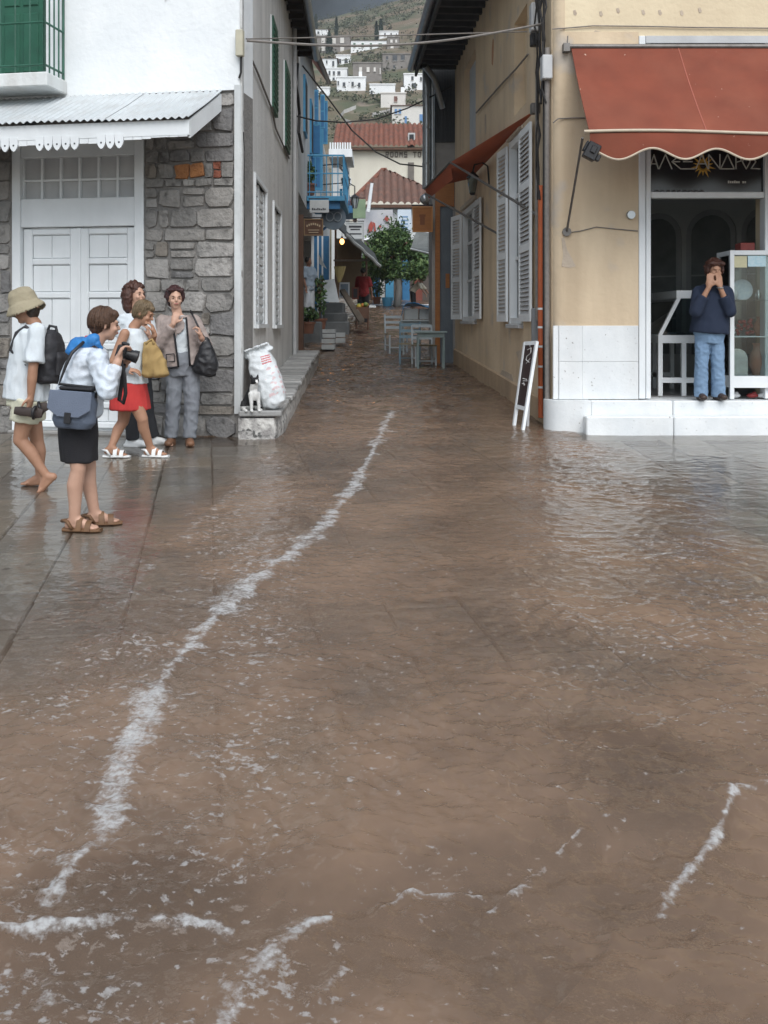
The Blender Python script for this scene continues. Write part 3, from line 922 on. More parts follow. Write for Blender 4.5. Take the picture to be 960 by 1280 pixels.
# junction box and small tubes at the corner
x_, z_ = ls(305, 68)
m = MB(LF); m.box(-0.02, 0.06, -0.10, -0.025, z_-0.14, z_+0.14); jb = m.build('junction_box', mat('beige_box', (0.50,0.47,0.36), (0.4,0.38,0.3), 8, 0.5), house, bevel=0.008)
m = MB(LF); m.tube([(0.03, -0.05, z_-0.14), (0.025, -0.04, z_-0.30), (0.0, -0.03, z_-0.36)], 0.012); m.build('cable_tail', M_cable, jb)
m = MB(LS)
pts = [ls(px, py, -0.02) for px, py in ((312, 70), (322, 92), (332, 118), (339, 135), (344, 160), (352, 178), (361, 198))]
m.tube([(p[0], -0.025, p[1]) for p in pts], 0.014, 6); m.build('wall_cable', M_cable_g, house)
m = MB(LS)
pts = [ls(px, py, -0.02) for px, py in ((303, 165), (304.5, 190), (304, 220), (304.5, 260), (304, 300))]
m.tube([(p[0], -0.022, p[1]) for p in pts], 0.012, 6); m.build('wall_cable', M_cable, house)
m = MB(LS)
pts = [ls(px, py, -0.03) for px, py in ((371, 80), (368, 105), (371, 120), (373, 142), (372, 165), (377, 190))]
m.tube([(p[0], -0.05, p[1]) for p in pts], 0.03, 6); m.build('wall_cable', M_cable, house)
x_, _ = ls(365, 300)
m = MB(LS); m.tube([(x_, -0.05, ls(365,452)[1]), (x_, -0.05, EAVE_Z)], 0.04, 8); m.build('downpipe', M_grey_paint, house, smooth=50)
m = MB(LS); m.cyl((END-0.25, -0.02, ls(372,225)[1]), (END-0.25, -0.02, ls(372,225)[1]+0.01), 0.05, 0.05, 8); 

# raised pavement along the alley wall
def ledge_z(x): return 0.605 + 0.044*x
ledge = empty('raised_pavement', LS @ Vector((0, -0.23, 0.3)), 'narrow raised stone pavement along the alley wall', None, kind='structure')
M_ledge = mat('whitewashed_rough_stone', (0.55,0.54,0.51), (0.26,0.25,0.24), 9, 0.9, 0.9, 30, contrast=(0.38,0.6), spots=((0.10,0.10,0.095), 13, 0.60, 0.66))
W = 0.46
m = MB(LS)
seg = 24
vs = []
for i in range(seg+1):
    x = -0.14+i*(9.2+0.14)/seg
    ed = W*(0.94 if i else 0.80)+0.02*noise.noise(Vector((x*1.3, 3, 1)))
    zb = 0.1
    vs += [(x, 0.0, ledge_z(x)-0.055), (x, -ed, ledge_z(x)-0.055), (x, -ed-0.02, ledge_z(x)-0.16), (x, -ed-0.01, zb), (x, 0.0, zb)]
fs = [(i*5+j, (i+1)*5+j, (i+1)*5+(j+1) % 5, i*5+(j+1) % 5) for i in range(seg) for j in range(5)]
fs += [(0,1,2,3,4), tuple(seg*5+j for j in range(5))]
m.add(vs, fs); m.build('ledge_wall', M_ledge, ledge)
r_ = random.Random(8)
x = -0.16
cols = [mat('ledge_slab_a', (0.30,0.30,0.29), (0.20,0.2,0.195), 5, 0.5, 0.4, 25, spec=0.5), mat('ledge_slab_b', (0.38,0.38,0.37), (0.25,0.25,0.245), 5, 0.5, 0.4, 25, spec=0.5)]
while x < 9.0:
    w = r_.uniform(0.20, 0.46) if x > 0.2 else 0.55
    ed = W+r_.uniform(-0.015, 0.02)
    mb = MB(LS)
    zz = ledge_z(x+w/2)+r_.uniform(-0.012, 0.012)
    mb.box(x+0.008, x+w-0.008, -ed, -0.002, zz-0.06, zz)
    mb.build('ledge_slab', r_.choice(cols), ledge, bevel=0.012)
    x += w
# ------------------------------------------------------------------ ochre house on the right, with its shop
def rf(px, py, off=0.0): return hit(px, py, RF, off)
def rs(px, py, off=0.0): return hit(px, py, RS, off)
ochre = empty('ochre_house', RC, 'ochre plastered corner house with marble base, shop doorway and white side shutters', 'house')
FL = 0.70                                # shop floor
ox0, ox1 = rf(798, 300)[0], rf(962, 300)[0]      # shop opening
OT = rf(860, 45)[1]                      # top of the opening
RH = 9.0
m = MB(RF)
m.box(0.12, ox0, 0.0, 0.42, 1.50, RH)
m.box(ox0, ox1, 0.0, 0.42, OT, RH)
m.box(ox1, 8.0, 0.0, 0.42, 0.3, RH)
m.box(0.12, ox0, 0.02, 0.42, 0.3, 1.50)
m.build('front_wall', M_cream, ochre)
# front lower wall is a warmer ochre band under the wire line
m = MB(RF)
zc = rf(740, 40)[1]
m.box(0.118, ox0+0.001, -0.006, 0.01, 1.512, zc)
m.build('front_render', M_yellow, ochre)
# rounded corner
m = MB(RF)
vs, n = [], 8
for i in range(n+1):
    t = math.pi/2*i/n
    vs.append((0.125-0.125*math.sin(t), 0.125-0.131*math.cos(t)))
poly = vs + [(0.0, 0.4), (0.125, 0.4)]
m.hprism([(p[0], p[1]) for p in reversed(poly)], 1.5, RH)
m.build('rounded_corner', M_yellow, ochre, smooth=50)
# alley wall with window openings
wA = (rs(653, 250)[0], rs(639, 250)[0]); zA = (rs(645, 402)[1], rs(645, 178)[1])
wB = (rs(595.5, 300)[0], rs(580, 300)[0]); zB = (rs(588, 399)[1], rs(588, 262)[1])
wU = (rs(659, 120)[0], rs(643, 120)[0]); zU = (rs(650, 150)[1], rs(650, 105)[1])       # shallow blind window above
wV = (rs(594.5, 150)[0], rs(580.5, 150)[0]); zV = (rs(588, 185)[1], rs(588, 76)[1])     # tall pale blue recess
wD = (rs(566, 400)[0], rs(552, 400)[0]); 
openings = [(min(a), max(a), z[0], z[1], d) for a, z, d in ((wA, zA, .2), (wB, zB, .2))]
openings_up = [(min(a), max(a), z[0], z[1]) for a, z in ((wU, (4.35, 5.6)), (wV, (4.2, 6.3)))]
RE = -9.2                                # uphill end of the alley wall
zsplit = 4.1
m = MB(RS)
def wall_band(m, ops, x0, x1, z0, z1, t=0.4):
    cuts = sorted(set([x0, x1] + [c for o in ops for c in o[:2]]))
    for a_, b_ in zip(cuts[:-1], cuts[1:]):
        o = [q for q in ops if abs(q[0]-a_) < 1e-5]
        if o:
            m.box(a_, b_, 0, t, z0, o[0][2]); m.box(a_, b_, 0, t, o[0][3], z1)
        else: m.box(a_, b_, 0, t, z0, z1)
wall_band(m, openings, RE, -0.10, 0.2, zsplit)
wall_band(m, openings_up, RE, -0.10, zsplit, RH)
m.build('alley_wall', M_yellow, ochre)
for k, (a_, b_, z0, z1) in enumerate(openings_up):
    m = MB(RS); m.box(a_, b_, 0.14 if k == 0 else 0.10, 0.3, z0, z1); m.build('blind_window', M_yellow if k == 0 else mat('pale_blue_board', (0.50,0.54,0.58), (0.42,0.46,0.50), 4, 0.6, 0.1, 30), ochre)
# plinth band along the alley
m = MB(RS)
m.add([(RE, -0.03, 0.2), (0.0, -0.03, 0.2), (0.0, -0.03, 0.62), (RE, -0.03, 1.0), (RE, 0.0, 0.2), (0, 0, 0.2), (0, 0, 0.64), (RE, 0, 1.02)], [(0,1,2,3),(3,2,6,7),(0,3,7,4),(1,5,6,2)])
m.build('plinth', mat('ochre_plinth', (0.46,0.34,0.22), (0.36,0.27,0.18), 2, 0.85, 0.4, 18, streak=((0.22,0.16,0.11),0.5,3)), ochre)

# deep boarded eave over the alley
EZ = 6.72; OV = 0.80
m = MB(RS)
m.box(RE-0.05, 0.1, -OV, 0.0, EZ+0.05, EZ+0.14)
reave = m.build('eave', M_wood_d, ochre)
for k in range(26):
    x_ = RE+0.1+k*0.36
    m = MB(RS); m.box(x_, x_+0.09, -OV+0.03, -0.002, EZ-0.05, EZ+0.048); m.build('rafter', M_wood_g, reave)
m = MB(RS); m.box(RE-0.05, 0.1, -OV-0.02, -OV+0.025, EZ-0.16, EZ+0.16); m.build('fascia', M_wood_g, reave)
m = MB(RS); m.tube([(RE-0.1, -OV-0.09, EZ+0.02), (0.1, -OV-0.09, EZ+0.05)], 0.08, 10); m.build('gutter', M_zinc, reave, smooth=50)
m = MB(RS); m.tube([(RE+0.6, -OV+0.12, EZ-0.1), (RE+0.2, -OV+0.35, EZ-0.25), (RE-0.05, -OV+0.55, EZ-0.8)], 0.06, 8); m.build('gutter_bend', M_zinc, reave, smooth=50)

# windows in the alley wall, tall and white, with louvred shutters swung out
def shutter(hx, ang, w, z0, z1, side, parent):
    """hinged at hx; ang = degrees swung from flat on the wall"""
    t = math.radians(ang)
    Mx = RS @ Matrix.Translation((hx, -0.035, 0)) @ Matrix.Rotation(-side*t, 4, 'Z')
    s = side
    def bx(m, a, b, y0, y1, q0, q1): m.box(min(a*s, b*s), max(a*s, b*s), y0, y1, q0, q1)
    m = MB(Mx)
    st = 0.06
    bx(m, 0, st, -0.03, 0.0, z0, z1); bx(m, w-st, w, -0.03, 0.0, z0, z1)
    for q in (z0, z0+(z1-z0)*0.36, z0+(z1-z0)*0.68, z1-0.09): bx(m, st, w-st, -0.029, -0.001, q, q+0.09)
    sh = m.build('shutter', M_white_paint, parent)
    for q0, q1 in ((z0+0.09, z0+(z1-z0)*0.36), (z0+(z1-z0)*0.36+0.09, z0+(z1-z0)*0.68), (z0+(z1-z0)*0.68+0.09, z1-0.09)):
        m = MB(Mx)
        n = int((q1-q0)/0.055)
        for k in range(n):
            zz = q0+(q1-q0)*k/n
            a_, b_ = (st*s, (w-st)*s) if s > 0 else ((w-st)*s, st*s)
            m.add([(a_, -0.026, zz), (b_, -0.026, zz), (b_, -0.006, zz+0.048), (a_, -0.006, zz+0.048), (a_, -0.020, zz-0.002), (b_, -0.020, zz-0.002), (b_, -0.001, zz+0.045), (a_, -0.001, zz+0.045)], [(0,1,2,3),(7,6,5,4),(0,4,5,1),(3,2,6,7)])
        m.build('louvre_panel', M_grey_paint, sh)
    return sh
for k, (a_, b_, z0, z1, d) in enumerate(openings):
    m = MB(RS)
    m.box(a_-0.06, a_+0.05, -0.025, 0.16, z0-0.03, z1+0.07); m.box(b_-0.05, b_+0.06, -0.025, 0.16, z0-0.03, z1+0.07)
    m.box(a_+0.05, b_-0.05, -0.02, 0.16, z1-0.03, z1+0.065); m.box(a_+0.05, b_-0.05, -0.02, 0.16, z0-0.03, z0+0.05)
    wf = m.build('window', M_white_paint, ochre)
    m = MB(RS); mid = (a_+b_)/2
    m.box(mid-0.035, mid+0.035, 0.04, 0.11, z0+0.05, z1-0.03); m.box(a_+0.05, b_-0.05, 0.045, 0.105, z0+(z1-z0)*0.70, z0+(z1-z0)*0.70+0.05); m.box(a_+0.05, b_-0.05, 0.046, 0.104, z0+(z1-z0)*0.35, z0+(z1-z0)*0.35+0.04)
    m.build('casement', M_white_paint, wf)
    m = MB(RS); m.box(a_+0.04, b_-0.04, 0.07, 0.076, z0+0.04, z1-0.02); m.build('pane', M_glass, wf)
    m = MB(RS); m.box(a_+0.02, b_-0.02, 0.115, 0.14, z0+0.04, z1-0.02); m.build('curtain', mat('pale_curtain', (0.52,0.54,0.54), (0.4,0.42,0.43), 3, 0.9, 0.3, 10, stretch=(6,6,0.5)), wf)
    m = MB(RS); m.box(a_-0.09, b_+0.09, -0.06, 0.0, z1+0.075, z1+0.16); m.build('lintel_moulding', mat('lintel_stone', (0.5,0.44,0.36),(0.4,0.35,0.28),4,0.9,0.3), wf, bevel=0.01)
    m = MB(RS); m.box(a_-0.07, b_+0.07, -0.07, 0.05, z0-0.09, z0-0.035); m.build('sill', M_grey_paint, wf, bevel=0.008)
    shutter(b_+0.06, 0.4, 0.78 if k == 0 else 0.80, z0, z1+0.02, 1, wf)
    shutter(a_-0.06, 4 if k == 0 else 12, 0.56 if k == 0 else 0.56, z0, z1+0.02, -1, wf)
M_blue_note = mat('blue_notice', (0.05,0.20,0.42), (0.04,0.16,0.36), 8, 0.5)

# marble dressing of the corner: slabs, plinth drum, steps
mz0, mz1 = rf(740, 499)[1], rf(740, 407)[1]
zm = rf(740, 452)[1]
pr = [rf(px, 450)[0] for px in (691, 698, 727.5, 797.5)]
for k in range(3):
    for q0, q1 in (((mz0, zm), (zm, mz1)) if k else ((mz0, mz1),)):
        m = MB(RF); m.box(pr[k]+0.001, pr[k+1]-0.001, -0.022-(0.012 if k == 1 else 0), 0.019, q0+0.001, q1-0.001)
        m.build('marble_slab', M_marble, ochre, bevel=0.0035)
m = MB(RF)
R = 0.30
px0 = rf(684, 520, -0.16)[0]; px1 = rf(733, 520, -0.16)[0]
pts = []
for i in range(9):
    t = math.pi/2*i/8
    pts.append((px0+0.22-0.22*math.sin(t), -0.16+0.22-0.22*math.cos(t)))
poly = [(px1+0.05, -0.16)] + pts + [(px0, 0.1), (px1+0.05, 0.1)]
m.hprism(list(reversed(poly)), 0.15, mz0-0.003)
m.build('corner_plinth', M_marble, ochre, smooth=40)
s1x = rf(733, 530, -0.33)[0]
zs1 = CZ-(521-HY)/F*10.75
for k, (a_, b_) in enumerate(((px1+0.052, px1+0.95), (px1+0.956, 8.0))):
    m = MB(RF); m.box(a_, b_, -0.155, 0.42, 0.2, mz0-0.006); m.build('marble_step', M_marble, ochre, bevel=0.012)
for k, (a_, b_) in enumerate(((s1x, rf(842, 530, -0.33)[0]), (rf(842, 530, -0.33)[0]+0.006, 8.0))):
    m = MB(RF); m.box(a_, b_, -0.33, -0.158, 0.15, zs1); m.build('marble_step', M_marble, ochre, bevel=0.012)

# pipes, trunking and cables at the corner
def vpipe(name, px, py0, py1, r, mt, off=-0.05, n=8, fr=RS, parent=ochre):
    x_, z0 = hit(px, py0, fr, off); _, z1 = hit(px, py1, fr, off)
    m = MB(fr); m.tube([(x_, off, z0), (x_+0.004, off-0.004, (z0+z1)/2), (x_, off, z1)], r, n)
    return m.build(name, mt, parent, smooth=50)
M_orange = mat('orange_conduit', (0.50,0.12,0.035), (0.38,0.085,0.03), 7, 0.5)
vpipe('drainpipe', 684, 525, 60, 0.03, M_cable_g)
cond = vpipe('orange_conduit', 676.5, 522, 232, 0.036, M_orange)
for py in (386, 409, 433, 458, 484):
    x_, z_ = rs(676.5, py, -0.05)
    m = MB(RS); m.cyl((x_, -0.05, z_-0.012), (x_, -0.05, z_+0.012), 0.042, n=8); m.build('pipe_clip', M_white_paint, cond)
vpipe('cable_duct', 671.5, 400, 90, 0.022, M_cable_g)
vpipe('cable_duct', 680, 520, -20, 0.014, M_cable)
m = MB(RS); x_, z0 = rs(668, 428, -0.06); _, z1 = rs(668, 385, -0.06)
m.box(x_-0.05, x_+0.03, -0.09, -0.004, z0, z1); m.build('meter_box', mat('grey_box', (0.22,0.23,0.24), (0.17,0.18,0.19), 5, 0.5), ochre, bevel=0.01)
# twisted cable bunches up the corner
r_ = random.Random(21)
for k in range(5):
    pts = []
    for i in range(16):
        py = -10+i*20
        x_, z_ = rs(673+k*2.4, py, -0.06)
        pts.append((x_+r_.uniform(-0.05, 0.05), -0.06-r_.uniform(0, 0.05), z_))
    m = MB(RS); m.tube(pts[: (14 if k < 2 else 8)], 0.011+0.004*(k % 2), 5); m.build('cable', M_cable, ochre)
for px, py0, py1, w, mt in ((667, 40, 5, 0.075, M_grey_paint), (681, 100, 70, 0.07, M_grey_paint), (667, 58, 42, 0.05, M_black)):
    x_, z0 = rs(px, py0, -0.08); _, z1 = rs(px, py1, -0.08)
    m = MB(RS); m.box(x_-w, x_+w, -0.12, -0.005, z0, z1); m.build('junction_box', mt, ochre, bevel=0.01)
pts = [rs(px, py, -0.02) for px, py in ((661, 68), (646, 86), (628, 105), (611, 124), (596, 141))]
m = MB(RS); m.tube([(p[0], -0.03, p[1]) for p in pts], 0.013, 6); m.build('wall_cable', M_cable_g, ochre)
pts = [rf(px, py) for px, py in ((690, 37), (705, 36), (740, 33), (800, 33.5), (870, 35), (970, 36))]
m = MB(RF); m.tube([(p[0], -0.02, p[1]) for p in pts], 0.007, 5); m.build('wall_cable', M_cable_g, ochre)
pts = [rf(px, py) for px, py in ((691, 154), (697, 149), (715, 148), (733, 148))]
m = MB(RF); m.tube([(p[0], -0.02, p[1]) for p in pts], 0.007, 5); m.build('wall_cable', M_cable_g, ochre)
pts = [rf(px, py) for px, py in ((709, 291), (725, 289), (745, 284), (765, 286), (797, 289))]
m = MB(RF); m.tube([(p[0], -0.016, p[1]) for p in pts], 0.006, 5); m.build('wall_cable', M_cable_g, ochre)
x_, z_ = rf(788, 269)
m = MB(RF); m.cyl((x_, -0.008, z_), (x_, -0.05, z_), 0.05, 0.045, 12); m.build('door_bell', M_zinc, ochre, smooth=50)

# scars where the paint has come away
M_scar = mat('bare_plaster', (0.50,0.42,0.33), (0.40,0.33,0.26), 6, 0.9, 0.4, 40)
M_scar2 = mat('red_undercoat', (0.46,0.24,0.13), (0.40,0.2,0.11), 8, 0.9, 0.3, 40)
r_ = random.Random(14)
def scar(fr, poly, off, mt):
    m = MB(fr); P = [hit(px, py, fr, off) for px, py in poly]; m.prism(P, off-0.002, off+0.004); m.build('paint_scar', mt, ochre)
scar(RF, [(702, 333), (704, 318), (702, 298), (705, 296), (709, 312), (716, 325), (720, 333), (712, 335)], -0.008, M_scar)
scar(RF, [(741, 41), (744, 38), (752, 40), (750, 43), (745, 43)], -0.002, M_scar)
for k in range(7):
    px = 722+k*26+r_.uniform(-6, 6); py = 12+r_.uniform(-3, 3)
    scar(RF, [(px, py+5), (px-1, py), (px+2, py-1), (px+4, py+4), (px+2, py+6)], -0.002, M_scar)
scar(RS, [(614.6, 80), (614.8, 62), (616, 48), (617.2, 50), (616.8, 70), (616, 82)], -0.001, M_scar2)
scar(RS, [(606, 165), (606, 145), (607.5, 142), (608, 160), (607, 168)], -0.001, M_scar)
scar(RS, [(630, 480), (624, 470), (628, 462), (640, 468), (643, 482), (637, 488)], -0.001, M_scar)
scar(RS, [(650, 455), (645, 440), (655, 436), (662, 448), (659, 460)], -0.001, M_scar)

# shop front: jambs, transom sign, rail
m = MB(RF)
jw = 0.14
m.box(ox0+0.002, ox0+0.075, -0.02, 0.16, FL, OT-0.002); m.box(ox0+0.085, ox0+jw, 0.0, 0.16, FL, OT-0.002)
m.box(ox1-0.05, ox1-0.002, 0.0, 0.16, FL, OT-0.002)
m.build('door_jamb', M_white_paint, ochre, bevel=0.006)
zr0, zr1 = rf(880, 247)[1], rf(880, 239.5)[1]
m = MB(RF); m.box(ox0+jw+0.001, ox1-0.051, 0.02, 0.13, zr0, zr1); m.build('door_head', M_white_paint, ochre, bevel=0.006)
ztop = rf(880, 150)[1]
m = MB(RF); m.box(ox0+jw+0.001, ox1-0.051, 0.06, 0.075, zr1+0.001, ztop)
signp = m.build('shop_sign', mat('black_sign_glass', (0.008,0.009,0.010), (0.012,0.013,0.014), 3, 0.18, spec=0.5), ochre)
m = MB(RF); m.box(ox0+jw, ox1-0.05, 0.03, 0.3, ztop+0.002, OT-0.004); m.build('roller_box', mat('roller_grey', (0.36,0.38,0.42), (0.3,0.32,0.36), 4, 0.5), ochre)
m = MB(RF); x_, z_ = rf(808, 48.5); m.box(ox0+0.08, ox1, -0.015, 0.02, z_-0.05, z_+0.03); m.build('shutter_channel', M_grey_paint, ochre)
# lettering in strokes
M_letter = mat('cream_letter', (0.62,0.62,0.56), (0.56,0.56,0.5), 20, 0.5)
M_sunray = mat('yellow_ray', (0.62,0.36,0.05), (0.5,0.28,0.04), 20, 0.5)
def stroke_letter(strokes, px0, px1, py0, py1, wd=0.011, name='letter', mt=None, yoff=0.052):
    m = MB(RF)
    for st in strokes:
        for (u0, v0), (u1, v1) in zip(st[:-1], st[1:]):
            a_ = rf(px0+(px1-px0)*u0, py1+(py0-py1)*v0, yoff); b_ = rf(px0+(px1-px0)*u1, py1+(py0-py1)*v1, yoff)
            d = Vector((b_[0]-a_[0], b_[1]-a_[1])); 
            if d.length < 1e-5: continue
            d.normalize(); nn = Vector((-d.y, d.x))*wd/2; e = d*wd*0.3
            A = Vector(a_)-e; B = Vector(b_)+e
            m.prism([tuple(A-nn), tuple(B-nn), tuple(B+nn), tuple(A+nn)], yoff, yoff+0.006+0.0003*len(m.f))
    return m.build(name, mt or M_letter, signp)
GL = {'A': [[(0,0),(.5,1),(1,0)], [(.2,.35),(.8,.35)]], 'L': [[(0,0),(.5,1),(1,0)]], 'E': [[(1,1),(0,.5),(1,0)], [(0,.5),(.9,.5)]],
      'X': [[(0,1),(1,1)], [(.15,.5),(.85,.5)], [(0,0),(1,0)]], 'N': [[(0,0),(0,1),(1,0),(1,1)]], 'D': [[(0,0),(.5,1),(1,0),(0,0)]],
      'R': [[(0,0),(0,1),(.8,.8),(.8,.55),(0,.45)]], 'O': [[(.5,0),(0,.5),(.5,1),(1,.5),(.5,0)]], 'S': [[(1,1),(0,.95),(.55,.5),(0,.02),(1,.0)]]}
for ch, a_, b_ in (('A', 812, 823), ('L', 824, 840), ('E', 840, 851), ('X', 852, 868), ('A', 870, 885), ('N', 886, 900), ('D', 901, 918), ('R', 920, 928), ('O', 928, 938), ('S', 939, 950)):
    stroke_letter(GL[ch], a_, b_, 193, 211)
cx_, cz_ = rf(879, 207, 0.056)
for k in range(14):
    t = 2*math.pi*k/14+0.2
    m = MB(RF); a_, l_ = 0.035, (0.145 if k % 2 else 0.115)
    c0 = Vector((cx_, cz_)); d = Vector((math.cos(t), math.sin(t))); nn = Vector((-d.y, d.x))*0.018
    m.prism([tuple(c0+d*a_-nn), tuple(c0+d*l_), tuple(c0+d*a_+nn)], 0.0545, 0.0595)
    m.build('sun_ray', M_sunray, signp)
m = MB(RF)
for k in range(9):
    a_ = rf(910+k*2.6, 229, 0.056)
    if k == 6: continue
    m.box(a_[0], a_[0]+0.014, 0.054, 0.0595, a_[1], a_[1]+(0.022 if k % 3 else 0.028))
m.build('small_lettering', M_letter, signp)
# worn scallop edge on the rail
m = MB(RF)
for k in range(9):
    a_ = rf(822+k*7, 239, 0.02)
    m.cyl((a_[0], 0.03, a_[1]), (a_[0], 0.055, a_[1]), 0.02, n=8)
m.build('rail_trim', M_black, ochre)

# shop interior: floor, walls, ceiling, arched alcoves
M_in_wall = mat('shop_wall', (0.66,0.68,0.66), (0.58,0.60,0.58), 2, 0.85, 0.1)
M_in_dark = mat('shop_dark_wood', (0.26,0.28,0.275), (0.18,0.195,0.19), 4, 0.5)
RX0, RX1, RY1, RZ1 = 0.45, 6.5, 4.4, 4.3
m = MB(RF); m.box(RX0, RX1, 0.43, RY1, FL-0.2, FL); m.build('shop_floor', mat('shop_floor_tile', (0.22,0.22,0.22), (0.16,0.16,0.16), 3, 0.3), ochre)
m = MB(RF); m.box(RX0, RX1, 0.43, RY1, RZ1, RZ1+0.15); m.build('shop_ceiling', M_in_wall, ochre)
m = MB(RF); m.box(RX0-0.1, RX0, 0.43, RY1, FL, RZ1); m.box(RX0, RX1, RY1, RY1+0.1, FL, RZ1); m.box(RX1, RX1+0.1, 0.43, RY1, FL, RZ1)
m.build('shop_wall', M_in_wall, ochre)
# right-hand alcove wall: an angled partition with arches
PA = frame(RF @ Vector((1.75, 3.6, 0)), (0.62, -0.5))
def arch_poly(x0, x1, z0, z1, n=10):
    r = (x1-x0)/2; c = (x0+x1)/2
    return [(x0, z0), (x1, z0)] + [(c+r*math.cos(math.pi*i/n), z1-r+r*math.sin(math.pi*i/n)) for i in range(n+1)]
m = MB(PA); m.box(0, 3.3, 0, 0.1, FL, RZ1); part = m.build('alcove_wall', M_in_wall, ochre)
for k in range(4):
    x_ = 0.15+k*0.78
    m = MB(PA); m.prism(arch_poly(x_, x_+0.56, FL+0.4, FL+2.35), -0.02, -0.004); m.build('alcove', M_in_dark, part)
    m = MB(PA)
    P = arch_poly(x_-0.07, x_+0.63, FL+0.4, FL+2.43)
    Q = arch_poly(x_, x_+0.56, FL+0.4, FL+2.35)
    vs = [(p[0], -0.035, p[1]) for p in P]+[(p[0], -0.035, p[1]) for p in Q]+[(p[0], 0, p[1]) for p in P]+[(p[0], 0, p[1]) for p in Q]
    n = len(P); fs = []
    for i in list(range(1, n-1))+[n-1]:
        j = (i+1) % n
        fs += [(i, j, n+j, n+i), (i, 2*n+i, 2*n+j, j), (n+i, n+j, 3*n+j, 3*n+i)]
    m.add(vs, fs); m.build('arch_trim', M_grey_paint, part)
    for q in (0.9, 1.5):
        m = MB(PA); m.box(x_+0.003, x_+0.557, -0.06, -0.022, FL+q, FL+q+0.02); m.build('alcove_shelf', M_grey_paint, part)
# shelving cabinet against the back wall
cab = MB(RF)
cab.box(0.9, 2.05, RY1-0.45, RY1-0.02, FL, FL+2.2)
cb = cab.build('back_cabinet', M_in_dark, ochre)
for x_ in (0.9, 1.28, 1.66, 2.02):
    m = MB(RF); m.box(x_, x_+0.05, RY1-0.48, RY1-0.452, FL, FL+2.3); m.build('cabinet_post', M_grey_paint, cb)
m = MB(RF); m.box(0.86, 2.1, RY1-0.49, RY1-0.4, FL+2.3, FL+2.48); m.build('cornice', M_in_wall, cb)

# ------------------------------------------------------------------ shop furniture
M_silver = mat('silverware', (0.55,0.55,0.54), (0.35,0.35,0.35), 18, 0.25, metal=0.9)
M_ceramic = mat('ceramic', (0.62,0.63,0.62), (0.5,0.52,0.53), 12, 0.25)
M_beads = mat('red_beads', (0.28,0.03,0.03), (0.18,0.02,0.02), 20, 0.3)
def slanted_case():
    """case seen from its end: the glass slopes up away from the shop's left wall"""
    xa = rf(823, 420, 0.45)[0]; xb = rf(882, 420, 0.45)[0]; xs = rf(849, 366, 0.45)[0]
    y0, y1 = 0.45, 1.75
    zt0, zt1 = rf(840, 429, 0.45)[1], rf(840, 419, 0.45)[1]; ztop = rf(840, 363, 0.45)[1]; zt_ = rf(840, 373, 0.45)[1]
    t = empty('display_case', RF @ Vector(((xa+xb)/2, (y0+y1)/2, FL)), 'pale slant-topped glass display case inside the shop doorway', 'display case')
    for x_ in (xa, (xa+xb)/2, xb-0.05):
        for y_ in (y0, y1-0.05):
            m = MB(RF); m.box(x_, x_+0.05, y_, y_+0.05, FL, zt0); m.build('leg', M_white_paint, t)
    m = MB(RF); m.box(xa, xb, y0, y1, zt0+0.001, zt1); m.build('tray', M_white_paint, t)
    for y_ in (y0+0.004, y1-0.05):
        m = MB(RF); m.box(xa+0.05, xb-0.05, y_, y_+0.04, FL+0.15, FL+0.21); m.build('stretcher', M_white_paint, t)
    for y_ in (y0, y1-0.04):
        m = MB(RF); m.prism([(xa, zt1+0.001), (xa+0.045, zt1+0.001), (xs+0.02, zt_), (xs-0.025, zt_)], y_, y_+0.04); m.build('slant_bar', M_white_paint, t)
        m = MB(RF); m.prism([(xa+0.05, zt1+0.002), (xb-0.02, zt1+0.002), (xb-0.02, zt_), (xs+0.025, zt_)], y_+0.015, y_+0.019); m.build('end_pane', M_glass, t)
    m = MB(RF); m.box(xs-0.03, xb, y0, y1, zt_+0.001, ztop); m.build('top_rail', M_white_paint, t)
    m = MB(RF); m.add([(xa+0.02, y0+0.04, zt1+0.01), (xs, y0+0.04, zt_-0.004), (xs, y1-0.04, zt_-0.004), (xa+0.02, y1-0.04, zt1+0.01)], [(0,1,2,3)]); m.build('pane', M_glass, t)
    r_ = random.Random(2)
    for k in range(34):
        x_, y_ = r_.uniform(xa+0.08, xb-0.05), r_.uniform(y0+0.06, y1-0.1)
        m = MB(RF); m.ell((x_, y_, zt1+0.014), (0.03, 0.02, 0.014), None, 8, 5); m.build('trinket', M_silver, t, smooth=True)
    return t
slanted_case()
